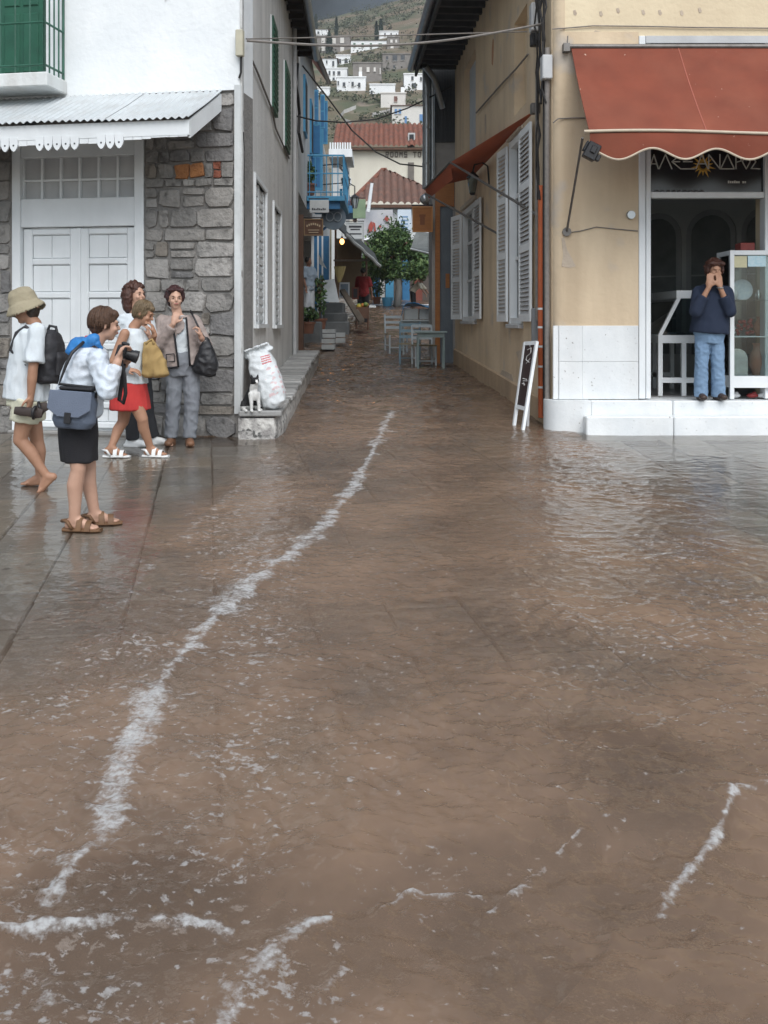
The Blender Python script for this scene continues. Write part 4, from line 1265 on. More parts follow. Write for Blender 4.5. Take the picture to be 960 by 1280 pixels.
# tall glass cabinet standing in the doorway
def vitrine():
    a_, _ = rf(912, 480, -0.03); b_ = rf(1000, 480, -0.03)[0]
    z0, z1 = FL, rf(930, 313, -0.03)[1]
    y0, y1 = -0.05, 0.40
    t = empty('glass_cabinet', RF @ Vector(((a_+b_)/2, 0.15, FL)), 'tall white framed glass cabinet of souvenirs in shop doorway', 'cabinet')
    p = 0.045
    for x_ in (a_, b_-p):
        for y_ in (y0, y1-p):
            m = MB(RF); m.box(x_, x_+p, y_, y_+p, z0, z1); m.build('post', M_white_paint, t)
    zb = rf(930, 470, -0.03)[1]
    for nm, q0, q1 in (('top_frame', z1-0.05, z1-0.001), ('bottom_frame', zb-0.13, zb)):
        m = MB(RF)
        m.box(a_+p, b_-p, y0+0.002, y0+p, q0, q1); m.box(a_+p, b_-p, y1-p, y1-0.002, q0, q1); m.box(a_+0.002, a_+p-0.002, y0+p, y1-p, q0, q1); m.box(b_-p+0.002, b_-0.002, y0+p, y1-p, q0, q1)
        m.build(nm, M_white_paint, t)
    m = MB(RF); m.box(a_+p, b_-p, y0+p, y1-p, zb-0.02, zb-0.002); m.build('base_board', M_white_paint, t)
    m = MB(RF); m.box(a_+p, b_-p, y0+p, y1-p, z1-0.03, z1-0.01); m.build('top_board', M_white_paint, t)
    for nm, q in (('front_pane', (a_+p, b_-p, y0+0.02, y0+0.024)), ('side_pane', (a_+0.02, a_+0.024, y0+p, y1-p)), ('back_pane', (a_+p, b_-p, y1-0.024, y1-0.02))):
        m = MB(RF); m.box(*q, zb+0.002, z1-0.052); m.build('pane', M_glass_c, t)
    sz = [rf(930, py, 0.1)[1] for py in (375, 420)]
    for q in sz:
        m = MB(RF); m.box(a_+0.03, b_-0.03, y0+0.035, y1-0.03, q-0.012, q); m.build('shelf', M_white_paint if q is sz[1] else M_glass_c, t)
    return t, a_, b_, y0, y1, zb, sz, z1
vt, va, vb, vy0, vy1, vzb, vsz, vz1 = vitrine()
inv = lambda p: p
def ornament(kind, x, y, z, s, mt, label, cat, k=0):
    m = MB(RF)
    if kind == 'vase':
        prof = [(0.0, .5), (.12, .62), (.35, 1.0), (.6, .85), (.8, .45), (.92, .4), (1.0, .55)]
        n = 12; vs = []; fs = []
        for h, r in prof:
            for j in range(n): vs.append((x+s*.32*r*math.cos(2*math.pi*j/n), y+s*.32*r*math.sin(2*math.pi*j/n), z+s*h))
        for i in range(len(prof)-1):
            for j in range(n): fs.append((i*n+j, i*n+(j+1) % n, (i+1)*n+(j+1) % n, (i+1)*n+j))
        fs += [tuple(range(n-1, -1, -1)), tuple(range((len(prof)-1)*n, len(prof)*n))]
        m.add(vs, fs)
    elif kind == 'plate':
        n = 18; vs = [(x, y, z+s*.5)]
        for r, d in ((.3, .0), (.42, -.03), (.5, -.06)):
            for j in range(n): vs.append((x+s*r*math.cos(2*math.pi*j/n), y+d*s+0.03*math.sin(2*math.pi*j/n)*r, z+s*.5+s*r*math.sin(2*math.pi*j/n)))
        b_ = len(vs); vs += [(v[0], v[1]+0.012, v[2]) for v in vs]
        fs = [(0, 1+j, 1+(j+1) % n) for j in range(n)]+[(1+i*n+j, 1+i*n+n+j, 1+i*n+n+(j+1) % n, 1+i*n+(j+1) % n) for i in range(2) for j in range(n)]
        fs += [tuple(b_+q for q in reversed(f)) for f in fs] + [(1+2*n+j, b_+1+2*n+j, b_+1+2*n+(j+1) % n, 1+2*n+(j+1) % n) for j in range(n)]
        m.add(vs, fs)
    elif kind == 'beads':
        r_ = random.Random(k)
        for q in range(26): m.ell((x+r_.uniform(-.09, .09)*s*6, y+r_.uniform(-.05, .05), z+0.02+r_.uniform(0, .16)), 0.022, None, 7, 5)
    elif kind == 'icon':
        m.prism(arch_poly(x-s*.4, x+s*.4, z, z+s), y-0.02, y+0.02)
        m.prism(arch_poly(x-s*.28, x+s*.28, z+s*.1, z+s*.86), y-0.032, y-0.021)
    m.build('souvenir_'+('beads' if kind == 'beads' else kind), mt, smooth=40, label=label, cat=cat)
ym = (vy0+vy1)/2
ornament('vase', va+0.12, ym, vsz[0], 0.16, M_ceramic, 'small white ceramic vase on the top shelf of the glass cabinet', 'vase')
ornament('plate', va+0.24, ym+0.08, vsz[0], 0.24, mat('blue_white_plate', (0.42,0.48,0.55), (0.6,0.62,0.62), 30, 0.3), 'round blue and white plate propped on the cabinet top shelf', 'plate')
ornament('vase', va+0.38, ym-0.04, vsz[0], 0.12, M_silver, 'small silver pot on the cabinet top shelf', 'pot')
ornament('beads', va+0.25, ym, vsz[1], 0.16, M_beads, 'heap of dark red bead strings on cabinet middle shelf', 'beads', 3)
ornament('plate', va+0.09, ym+0.05, vsz[1], 0.14, M_ceramic, 'small plain white dish on the cabinet middle shelf', 'dish')
ornament('vase', va+0.43, ym+0.06, vsz[1], 0.22, mat('terracotta', (0.36,0.15,0.08), (0.28,0.11,0.06), 8, 0.7), 'terracotta vase at the end of the cabinet middle shelf', 'vase')
ornament('icon', va+0.15, ym, vzb, 0.30, M_silver, 'arched silver framed plaque at the bottom of the glass cabinet', 'plaque')
ornament('vase', va+0.40, ym+0.03, vzb, 0.36, mat('orange_pot', (0.40,0.17,0.10), (0.3,0.2,0.15), 8, 0.5), 'tall orange striped vase at the bottom of the glass cabinet', 'vase')
m = MB(RF); m.box(va+0.05, va+0.19, vy0+0.012, vy0+0.017, vz1-0.19, vz1-0.065); m.build('price_card', mat('yellow_card', (0.55,0.52,0.33), (0.48,0.46,0.3), 30, 0.6), vt)
m = MB(RF); m.box(va+0.20, va+0.40, vy0+0.012, vy0+0.017, vz1-0.18, vz1-0.06); m.build('price_card', mat('blue_card', (0.35,0.55,0.62), (0.55,0.66,0.7), 60, 0.6), vt)
m = MB(RF); m.box(va+0.14, va+0.30, 0.02, 0.2, vz1+0.001, vz1+0.09); m.build('red_box', mat('red_carton', (0.22,0.04,0.03), (0.16,0.03,0.025), 9, 0.6), None, bevel=0.006, label='small red carton on top of the glass cabinet', cat='carton')
# small shoes and bits on the floor below the cabinet
for k, x_ in enumerate((0.10, 0.30, 0.42)):
    m = MB(RF); m.ell((va+x_, 0.10, FL+0.03), (0.07, 0.045, 0.03), None, 10, 6); m.ell((va+x_+0.02, 0.10, FL+0.05), (0.03, 0.03, 0.025), None, 8, 5)
    m.build('floor_ornament', [M_ceramic, M_beads, M_ceramic][k], smooth=True, label=['white ceramic shell under the cabinet, beside its left post', 'dark red ceramic shell under the glass cabinet', 'white ceramic shell under the cabinet beside a red one'][k], cat='ornament')

# ------------------------------------------------------------------ red shop awning
M_awn = mat('faded_red_canvas', (0.205,0.052,0.028), (0.15,0.039,0.022), 2.2, 0.9, 0.35, 7, spots=((0.5,0.38,0.3), 16, 0.735, 0.75), streak=((0.25,0.085,0.05),0.4,2))
M_trim = mat('cream_trim', (0.55,0.47,0.36), (0.45,0.38,0.3), 10, 0.8)
awn = empty('shop_awning', RF @ Vector((1.6, 0, 3.2)), 'faded red canvas awning with wavy valance over the shop doorway', 'awning')
ax0 = rf(713, 60)[0]; ax1 = 5.2
az0 = rf(713, 58.5)[1]; ay1 = -1.05; az1 = CZ+(HY-167)/F*(RC.y+ay1)
m = MB(RF)
nx, ny = 60, 14
vs = []
for j in range(ny+1):
    for i in range(nx+1):
        u, v = i/nx, j/ny
        x_ = ax0+(ax1-ax0)*u
        sag = -0.035*math.sin(math.pi*v)*(1-0.4*math.exp(-((u-0.62)/0.02)**2)) - 0.012*math.sin(math.pi*v)*math.sin(x_*2.6)
        vs.append((x_, -0.03+(ay1+0.03)*v, az0+(az1-az0)*v+sag+(0.018*math.sin(x_*2.0) if v == 1 else 0)))
b_ = len(vs)
vs += [(v[0], v[1]+0.003, v[2]-0.006) for v in vs]
fs = [(j*(nx+1)+i, j*(nx+1)+i+1, (j+1)*(nx+1)+i+1, (j+1)*(nx+1)+i) for j in range(ny) for i in range(nx)]
fs += [tuple(b_+q for q in reversed(f)) for f in fs]
for j in range(ny): fs += [(j*(nx+1), (j+1)*(nx+1), b_+(j+1)*(nx+1), b_+j*(nx+1)), (j*(nx+1)+nx, b_+j*(nx+1)+nx, b_+(j+1)*(nx+1)+nx, (j+1)*(nx+1)+nx)]
m.add(vs, fs); m.build('canvas', M_awn, awn, smooth=40)
m = MB(RF); xs_ = rf(846, 60)[0]
m.tube([(xs_, -0.03+(ay1+0.03)*v, az0+(az1-az0)*v-0.035*math.sin(math.pi*v)+0.004) for v in [k/10 for k in range(11)]], 0.006, 5); m.build('seam', mat('seam', (0.36,0.12,0.085), None, rough=0.9), awn)
# valance: wavy lower edge bound in cream
vs, edge = [], []
n = 150
for i in range(n+1):
    x_ = ax0+(ax1-ax0)*i/n
    ph = (x_-ax0)/0.66*2*math.pi
    zb = az1-0.205+0.055*math.cos(ph*1.0+0.35)
    sw = 0.014*math.sin(x_*5)
    zt = az1-0.008+0.018*math.sin(x_*2.0)
    vs += [(x_, ay1-0.004, zt), (x_, ay1-0.010+sw, (zt+zb)/2), (x_, ay1-0.004+sw*1.6, zb)]
    edge.append((x_, ay1-0.004+sw*1.6, zb))
b_ = len(vs); vs += [(v[0], v[1]+0.004, v[2]) for v in vs]
fs = [(i*3+q, i*3+q+1, (i+1)*3+q+1, (i+1)*3+q) for i in range(n) for q in range(2)]
fs += [tuple(b_+q for q in reversed(f)) for f in fs]
m = MB(RF); m.add(vs, fs); val = m.build('valance', M_awn, awn, smooth=40)
m = MB(RF); m.tube(edge, 0.011, 6); m.build('valance_binding', M_trim, val, smooth=50)
m = MB(RF); m.tube([(ax0-0.06+(ax1-ax0+0.06)*k/30, ay1-0.006, az1+0.014+0.018*math.sin((ax0+(ax1-ax0)*k/30)*2.0)) for k in range(31)], 0.016, 8); m.build('front_bar', M_trim, awn, smooth=50)
m = MB(RF); m.cyl((ax0-0.09, -0.045, az0-0.01), (ax1, -0.045, az0-0.01), 0.028, n=10); m.build('roller', M_metal, awn, smooth=50)
x_, z_ = rf(706, 60)
m = MB(RF); m.box(x_-0.03, x_+0.04, -0.10, -0.002, z_-0.06, z_+0.03); m.tube([(x_+0.02, -0.05, z_+0.03), (x_+0.025, -0.05, z_+0.12)], 0.007, 5); m.build('bracket', M_metal, awn)
xa, za = rf(708, 290)
m = MB(RF); m.tube([(xa, -0.02, za), (ax0-0.07, ay1+0.02, az1-0.04)], 0.013, 8); m.build('arm', M_metal, awn, smooth=50)
m = MB(RF); m.cyl((xa, 0.0, za), (xa, -0.035, za), 0.05, n=10); m.build('arm_pivot', M_metal, awn)
# black gear unit at the front corner
m = MB(RF)
Rm = Matrix.Translation((ax0+0.03, ay1+0.03, az1-0.15)) @ Matrix.Rotation(math.radians(28), 4, 'Y')
m.box(-0.06, 0.07, -0.05, 0.05, -0.11, 0.06, Rm); m.box(-0.085, -0.06, -0.035, 0.035, -0.06, 0.05, Rm); m.box(0.07, 0.115, -0.03, 0.03, -0.09, -0.02, Rm); m.box(-0.02, 0.04, -0.066, -0.05, -0.05, 0.03, Rm)
m.build('gear_unit', M_black, awn, bevel=0.008)

# side awning over the alley windows, half rolled out
M_awn2 = mat('orange_red_canvas', (0.36,0.085,0.035), (0.29,0.07,0.03), 1.5, 0.85, 0.1, 60)
sa = empty('side_awning', RS @ Vector((-3, -0.4, 2.4)), 'orange red canvas awning on thin arms above the alley windows', 'awning')
s0, zs0 = rs(671, 137, -0.03)
top = [(s0, -0.04, zs0), (RE+3.1, -0.04, zs0+0.1)]
def uv(px, py, y): return RS.inverted() @ J(px, py, y)
f0 = uv(563, 203, 16.4); f1 = uv(531, 236, 18.2); v0 = uv(566, 224, 16.4); v1 = uv(536, 248, 18.2)
t1 = Vector((-6.6, -0.04, zs0+0.02))
t0 = Vector((s0, -0.04, zs0))
m = MB(RS)
def sheet(m, P00, P10, P01, P11, n=10, sag=0.05, th=0.006):
    vs = []
    for j in range(n+1):
        for i in range(n+1):
            u, v = i/n, j/n
            p = (Vector(P00)*(1-u)+Vector(P10)*u)*(1-v)+(Vector(P01)*(1-u)+Vector(P11)*u)*v
            p.z -= sag*math.sin(math.pi*v)*math.sin(math.pi*u)
            vs.append(p)
    b_ = len(vs); vs += [v-Vector((0, 0, th)) for v in vs]
    w = n+1
    fs = [(j*w+i, j*w+i+1, (j+1)*w+i+1, (j+1)*w+i) for j in range(n) for i in range(n)]
    fs += [tuple(b_+q for q in reversed(f)) for f in fs]
    for k in range(n):
        fs += [(k, b_+k, b_+k+1, k+1), (n*w+k, n*w+k+1, b_+n*w+k+1, b_+n*w+k), (k*w, (k+1)*w, b_+(k+1)*w, b_+k*w), (k*w+n, b_+k*w+n, b_+(k+1)*w+n, (k+1)*w+n)]
    m.add(vs, fs)
sheet(m, t0, t1, f0, f1); m.build('canvas', M_awn2, sa, smooth=40)
m = MB(RS); sheet(m, f0, f1, v0, v1, 8, 0.0); m.build('valance', M_awn2, sa, smooth=40)
m = MB(RS); m.tube([f0, f1], 0.022, 6); m.build('front_bar', M_metal, sa)
for px, py, f in ((671, 268, f0), (624, 293, f1+Vector((0.1, 0, -0.1)))):
    q = rs(px, py, -0.01)
    m = MB(RS); m.tube([(q[0], -0.01, q[1]), f], 0.018, 6); m.build('arm', M_metal, sa)
m = MB(RS); m.box(s0-0.06, s0+0.06, -0.10, -0.002, zs0-0.05, zs0+0.07); m.build('bracket', M_metal, sa)

# wall lantern between the windows
lx, lz = rs(612, 222, -0.0)
lan = empty('wall_lantern', RS @ Vector((lx, -0.2, lz)), 'dark iron wall lantern on a curled bracket under the orange awning', 'lantern')
m = MB(RS); m.tube([(lx, -0.005, lz-0.12), (lx, -0.03, lz+0.18), (lx, -0.12, lz+0.24), (lx, -0.24, lz+0.20), (lx, -0.27, lz+0.08)], 0.014, 6); m.build('bracket', M_black, lan)
m = MB(RS)
c = Vector((lx, -0.27, lz-0.08))
m.loft([(c+Vector((0,0,-0.16)), (1,0,0), (0,1,0), 0.05, 0.05), (c+Vector((0,0,0.08)), (1,0,0), (0,1,0), 0.09, 0.09)], 6); m.build('glass_body', M_glass, lan)
m = MB(RS); m.loft([(c+Vector((0,0,0.082)), (1,0,0), (0,1,0), 0.11, 0.11), (c+Vector((0,0,0.17)), (1,0,0), (0,1,0), 0.02, 0.02)], 6); m.cyl(c+Vector((0,0,-0.20)), c+Vector((0,0,-0.162)), 0.03, 0.055, 6); m.build('cap', M_black, lan)

# a-board leaning at the corner
M_slate = mat('dark_slate', (0.035,0.018,0.018), (0.025,0.014,0.014), 6, 0.6)
ab = empty('menu_board', J(655, 532, 11.0), 'narrow black menu board on white wooden legs leaning at the ochre corner', 'menu board')
A0, A1 = J(642, 526, 11.35), J(653, 533, 11.05)      # feet
B0, B1 = J(656.5, 428, 11.55), J(671, 427, 11.25)     # heads
A0.z = gz(A0.y)-0.01; A1.z = gz(A1.y)-0.01
nrm = (A1-A0).cross(B0-A0).normalized()
def bar(m, a, b, w, t):
    a, b = Vector(a), Vector(b); d = (b-a).normalized(); s = d.cross(nrm).normalized()
    vs = [a-s*w-nrm*t, a+s*w-nrm*t, a+s*w+nrm*t, a-s*w+nrm*t, b-s*w-nrm*t, b+s*w-nrm*t, b+s*w+nrm*t, b-s*w+nrm*t]
    m.add(vs, [(0,3,2,1),(4,5,6,7),(0,1,5,4),(1,2,6,5),(2,3,7,6),(3,0,4,7)])
for a_, b_ in ((A0, B0), (A1, B1)):
    m = MB(); bar(m, a_, b_, 0.022, 0.016); m.build('leg', M_white_paint, ab)
for t in (0.26, 0.985):
    m = MB(); bar(m, A0.lerp(B0, t), A1.lerp(B1, t), 0.022, 0.014); m.build('rail', M_white_paint, ab)
m = MB(); p = [A0.lerp(B0, .27), A1.lerp(B1, .27), A1.lerp(B1, .98), A0.lerp(B0, .98)]
m.add([q-nrm*0.006 for q in p]+[q+nrm*0.006 for q in p], [(0,1,2,3),(7,6,5,4)]+[(i, 4+i, 4+(i+1) % 4, (i+1) % 4) for i in range(4)]); slate = m.build('slate', M_slate, ab)
r_ = random.Random(12)
sgn = 1 if (Vector((0,0,CZ))-A0).dot(nrm) > 0 else -1
M_chalk = mat('chalk', (0.55,0.55,0.53), None, rough=0.9)
m = MB()
def bp_(u, v): return A0.lerp(B0, .27+.71*v).lerp(A1.lerp(B1, .27+.71*v), u)+nrm*sgn*0.0075
for (u0, v0, u1, v1) in [(.35,.90,.65,.93),(.65,.93,.7,.85),(.7,.85,.4,.80),(.4,.80,.36,.74),(.36,.74,.68,.70),(.42,.68,.7,.76),(.3,.44,.7,.43),(.35,.40,.75,.41),(.3,.36,.6,.35),(.45,.38,.55,.33)]:
    m.tube([bp_(u0, v0), bp_(u1, v1)], 0.006, 4)
m.build('chalk_marks', M_chalk, slate)
bl = MB(); bar(bl, A0.lerp(A1, .5)+Vector((0.12, 0.12, 0.0)), B0.lerp(B1, .5), 0.02, 0.014); bl.build('back_strut', M_grey_paint, ab)
# ------------------------------------------------------------------ further up the alley
def fbox(m, px0, py0, px1, py1, y0, y1):
    """box whose camera-side face covers the pixel rectangle at distance y0"""
    a_, b_ = J(px0, py1, y0), J(px1, py0, y0)
    return m.box(a_.x, b_.x, y0, y1, a_.z, b_.z)
M_pale = mat('pale_plaster', (0.50,0.51,0.50), (0.40,0.41,0.40), 1.2, 0.9, 0.3, 15, streak=((0.28,0.28,0.28),0.5,2))
M_redsoffit = mat('red_brown_boards', (0.20,0.055,0.035), (0.14,0.04,0.03), 4, 0.7, 0.2, 20)
M_brownpost = mat('brown_post', (0.12,0.06,0.035), (0.08,0.042,0.027), 5, 0.7)
# --- blue shuttered house, left
bh = empty('blue_shutter_house', LS @ Vector((10.6, 0, gz(21.5))), 'pale house with blue balcony, blue shutters and red eave up the alley', 'house')
m = MB(LS); m.box(10.35, 23.0, 0.02, 5, 4.3, 8.6); m.build('wall', M_pale, bh)
m = MB(LS); m.box(10.05, 23.0, 0.85, 5, 0.3, 4.298); m.build('lower_wall', M_pale, bh)
P = [J(388, 48, 21.2), J(411, 106, 30.0), LS @ Vector((19.5, 0.3, 9.6)), LS @ Vector((10.6, 0.3, 8.4))]
m = MB(); m.add(P+[p+Vector((0,0,0.14)) for p in P], [(0,1,2,3),(7,6,5,4)]+[(i, 4+i, 4+(i+1) % 4, (i+1) % 4) for i in range(4)]); ev = m.build('eave', M_redsoffit, bh)
m = MB(); m.tube([J(387, 45, 21.2), J(411, 103, 30.0)], 0.07, 8); m.build('gutter', M_black, ev)
def panel_shutter(px0, py0, px1, py1, y, parent, mt, frame_mt):
    m = MB(); fbox(m, px0, py0, px1, py1, y, y+0.05); s_ = m.build('shutter', frame_mt, parent)
    w = px1-px0; h = (py1-py0)
    for a_, b_ in ((0.05, 0.46), (0.52, 0.95)):
        m = MB(); fbox(m, px0+w*.2, py0+h*a_, px1-w*.2, py0+h*b_, y-0.012, y-0.001); m.build('panel', mt, s_)
panel_shutter(385, 152, 403.5, 238, 26.6, bh, M_blue, M_blue_l)
for px0, py0, px1, py1, y in ((393, 112, 398, 157, 22.5), (400.5, 118, 406, 160, 25.5), (403.5, 126, 409.5, 180, 28.5)):
    panel_shutter(px0, py0, px1, py1, y, bh, M_blue, M_blue_l)
for y, z0, z1 in ((22.7, 5.9, 7.2), (25.6, 5.9, 7.3), (28.6, 5.9, 7.5)):
    xl = y-10.57
    m = MB(LS); m.box(xl-0.05, xl+0.9, -0.03, 0.02, z0, z1); wq = m.build('window', M_blue_l, bh)
    m = MB(LS); m.box(xl+0.05, xl+0.8, -0.036, -0.031, z0+0.08, z1-0.08); m.build('pane', M_dark, wq)
# balcony
zf = J(0, 245, 24.0).z
bx0 = LS @ Vector((13.3, 0, 0)); bx1x = J(431, 245, 24.0).x
m = MB(); m.box(bx0.x-0.02, bx1x, 24.0, 27.0, zf-0.12, zf); bal = m.build('balcony', M_blue_l, bh, bevel=0.01)
m = MB(); m.box(bx0.x-0.02, bx1x-0.12, 24.1, 24.22, zf-0.30, zf-0.122); m.build('beam', M_blue, bal)
for y in (24.6, 25.6, 26.6):
    m = MB(); m.tube([(bx0.x, y, zf-0.75), (bx1x-0.15, y, zf-0.13)], 0.035, 6); m.build('strut', M_blue, bal)
rt = J(0, 194, 24.0).z
for z_ in (rt, zf+0.55, zf+0.10):
    m = MB(); m.tube([(bx0.x, 24.04, z_), (bx1x-0.03, 24.04, z_), (bx1x-0.03, 26.96, z_)], 0.018 if z_ < rt else 0.026, 6); m.build('rail', M_blue_l, bal)
for k in range(7):
    x_ = bx0.x+0.05+(bx1x-0.08-bx0.x)*k/6
    m = MB(); m.cyl((x_, 24.04, zf), (x_, 24.04, rt), 0.012 if k < 6 else 0.024, n=6); m.build('baluster', M_blue_l, bal)
for k in range(1, 9):
    m = MB(); m.cyl((bx1x-0.03, 24.04+2.92*k/8, zf), (bx1x-0.03, 24.04+2.92*k/8, rt), 0.012, n=6); m.build('baluster', M_blue_l, bal)
# striped door and post below
for k, (a_, b_, mt) in enumerate(((389, 392.5, M_white_paint), (392.5, 396.5, M_blue), (396.5, 398.5, M_white_paint), (398.5, 402, M_blue), (402, 404, M_white_paint), (404, 411, M_blue))):
    m = MB(); fbox(m, a_, 295, b_, 402, 29.6+0.012*k, 29.8); m.build('door_board', mt, bh)
m = MB(); m.box(J(372.5, 0, 21.0).x, J(379, 0, 21.0).x, 21.0, 21.15, gz(21)-0.1, J(0, 268, 21.0).z); m.build('door_post', M_brownpost, bh)
# ledge step under the man, stone stair
for k, (a_, b_, c_, d_, y0, y1) in enumerate(((375, 402, 402, 432, 24.6, 27.6), (404, 378, 429, 392, 28.6, 30.2), (404, 391, 433, 404, 27.6, 28.6), (404, 402, 436, 413, 26.9, 27.6))):
    m = MB(); fbox(m, a_, b_, c_, d_+14, y0, y1); m.build('stone_step', mat('dark_step', (0.12,0.125,0.125), (0.08,0.085,0.085), 4, 0.7, 0.5), bh, bevel=0.03)
# house further back with its own blue balcony
bh2 = empty('far_balcony_house', LS @ Vector((23.2, 0, gz(34))), 'white house with small blue balcony and lanterns beyond the blue balcony', 'house')
m = MB(LS); m.box(23.1, 33, 0.05, 5, 0.8, 8.0); m.build('wall', M_pale, bh2)
m = MB(); fbox(m, 425, 257, 441, 266, 33.8, 36.0); b2 = m.build('balcony', M_blue, bh2)
m = MB(); fbox(m, 424.5, 236, 428, 257, 33.9, 33.95); m.build('shutter', M_blue_l, bh2)
for k in range(6):
    x_ = J(426+k*2.8, 0, 33.85).x
    m = MB(); m.cyl((x_, 33.85, J(0, 257, 33.8).z), (x_, 33.85, J(0, 244, 33.8).z), 0.014, n=5); m.build('baluster', M_blue, b2)
m = MB(); fbox(m, 411, 186, 440, 196, 35.5, 38); m.build('cornice', M_white_paint, bh2)
for k in range(9):
    m = MB(); fbox(m, 412+k*3.1, 178, 413.8+k*3.1, 186, 35.6, 35.8); m.build('cornice_tooth', M_white_paint, bh2)
m = MB(); P = [J(424, 208, 33.0), J(437, 222, 33.0), J(437, 222, 37), J(424, 206, 37)]
m.add(P+[p-Vector((0,0,0.06)) for p in P], [(0,1,2,3),(7,6,5,4)]+[(i, 4+i, 4+(i+1) % 4, (i+1) % 4) for i in range(4)]); m.build('small_canopy', M_wood_d, bh2)
m = MB(); fbox(m, 426, 222, 439, 231, 33.4, 33.6); m.build('cornice_board', M_white_paint, bh2)
# hanging signs
def sign(name, label, px0, py0, px1, py1, y, mt, brd=None, marks=None, hang=True):
    t = empty(name, J((px0+px1)/2, py1, y), label, 'sign')
    m = MB(); fbox(m, px0, py0, px1, py1, y, y+0.05); m.build('board', mt, t, bevel=0.008)
    if brd:
        for (a_, b_, c_, d_) in ((px0, py0, px1, py0+1.4), (px0, py1-1.4, px1, py1), (px0, py0+1.4, px0+1.4, py1-1.4), (px1-1.4, py0+1.4, px1, py1-1.4)):
            m = MB(); fbox(m, a_, b_, c_, d_, y-0.014, y-0.001); m.build('border', brd, t)
    if marks:
        m = MB()
        for (a_, b_, c_, d_) in marks[1]: fbox(m, a_, b_, c_, d_, y-0.008, y-0.0015)
        m.build('lettering', marks[0], t)
    if hang:
        m = MB(); m.tube([J(px0-1, py0-1.5, y+0.02), J(px1, py0-1.5, y+0.02)], 0.015, 5); m.build('bracket', M_black, t)
    return t
M_signw = mat('sign_white', (0.50,0.52,0.52), (0.44,0.46,0.46), 6, 0.5)
M_signd = mat('sign_ink', (0.03,0.03,0.035), None, rough=0.6)
sign('hanging_sign', 'white rectangular hanging sign with dark lettering below blue balcony', 387, 250, 411, 266, 23.6, M_signw, None, (M_signd, [(390+k*2.2, 260+(k % 3)*.5, 391.6+k*2.2, 262.5) for k in range(8)]))
sign('hanging_sign', 'brown wooden hanging sign with cream arched lettering', 379.5, 273.5, 404, 294.5, 23.2, M_brownpost, mat('sign_gold', (0.22,0.14,0.07), None, rough=0.6), (mat('sign_cream', (0.42,0.33,0.22), None, rough=0.6), [(383+k*2.6, 281-2.4*math.sin(math.pi*k/6), 384.8+k*2.6, 283.6-2.4*math.sin(math.pi*k/6)) for k in range(7)]+[(385, 287, 399, 288), (386, 290, 398, 291)]))
t = empty('round_sign', J(418, 287, 24.4), 'round grey metal sign with ring marks beside the white hanging sign', 'sign')
c = J(417, 272, 24.4)
m = MB(); m.cyl(c, c+Vector((0, 0.05, 0)), 0.30, n=28); m.build('disc', mat('sign_grey', (0.13,0.17,0.20), (0.10,0.13,0.16), 5, 0.5), t, smooth=40)
for k, dx in enumerate((-0.09, 0.10)):
    m = MB(); cc = c+Vector((dx, -0.02, 0.02))
    m.tube([cc+Vector((0.09*math.cos(q*math.pi/9), 0, 0.11*math.sin(q*math.pi/9))) for q in range(19)], 0.013, 5); m.build('ring', mat('sign_ring', (0.30,0.33,0.35), None, rough=0.5), t)
sign('hotel_sign', 'white framed sign with grey lettering above the market canopy', 433, 278, 455, 299, 30.0, M_signw, mat('sign_frame', (0.35,0.37,0.37), None, rough=0.6), (M_signd, [(436, 282, 452, 284.5), (438, 286, 450, 287.5), (436, 291.5, 452, 293)]))
sign('green_shop_sign', 'plain pale green sign board hung beside the far lantern', 441, 249, 457, 273, 33.0, mat('sign_green', (0.22,0.30,0.19), (0.17,0.24,0.15), 4, 0.6))
# lanterns on the left
def street_lantern(px, py, y, s, label, wall_px):
    t = empty('street_lantern', J(px, py, y), label, 'lantern')
    c = J(px, py, y)
    m = MB(); m.loft([(c+Vector((0,0,-0.22*s)), (1,0,0), (0,1,0), 0.06*s, 0.06*s), (c+Vector((0,0,0.12*s)), (1,0,0), (0,1,0), 0.13*s, 0.13*s)], 6); m.build('glass_body', mat('lantern_glass', (0.30,0.33,0.33), (0.25,0.28,0.28), 5, 0.2), t)
    for k in range(6):
        q = k*math.pi/3
        m = MB(); m.tube([c+Vector((0.065*s*math.cos(q), 0.065*s*math.sin(q), -0.22*s)), c+Vector((0.135*s*math.cos(q), 0.135*s*math.sin(q), 0.12*s))], 0.012, 4); m.build('rib', M_black, t)
    m = MB(); m.loft([(c+Vector((0,0,0.122*s)), (1,0,0), (0,1,0), 0.17*s, 0.17*s), (c+Vector((0,0,0.24*s)), (1,0,0), (0,1,0), 0.03*s, 0.03*s)], 6); m.build('cap', M_black, t)
    wx = (LS @ Vector((y-10.57, 0, 0))).x
    m = MB(); m.tube([Vector((wx, y, c.z+0.55*s)), Vector((c.x-0.2, y, c.z+0.62*s)), c+Vector((0, 0, 0.5*s)), c+Vector((0, 0, 0.24*s))], 0.018, 5); m.build('bracket', M_black, t)
street_lantern(432.5, 229, 27.2, 0.85, 'dark iron street lantern on bracket beside the blue balcony', 0)
street_lantern(443.5, 252, 31.0, 0.95, 'dark iron street lantern on bracket in front of the green sign', 0)
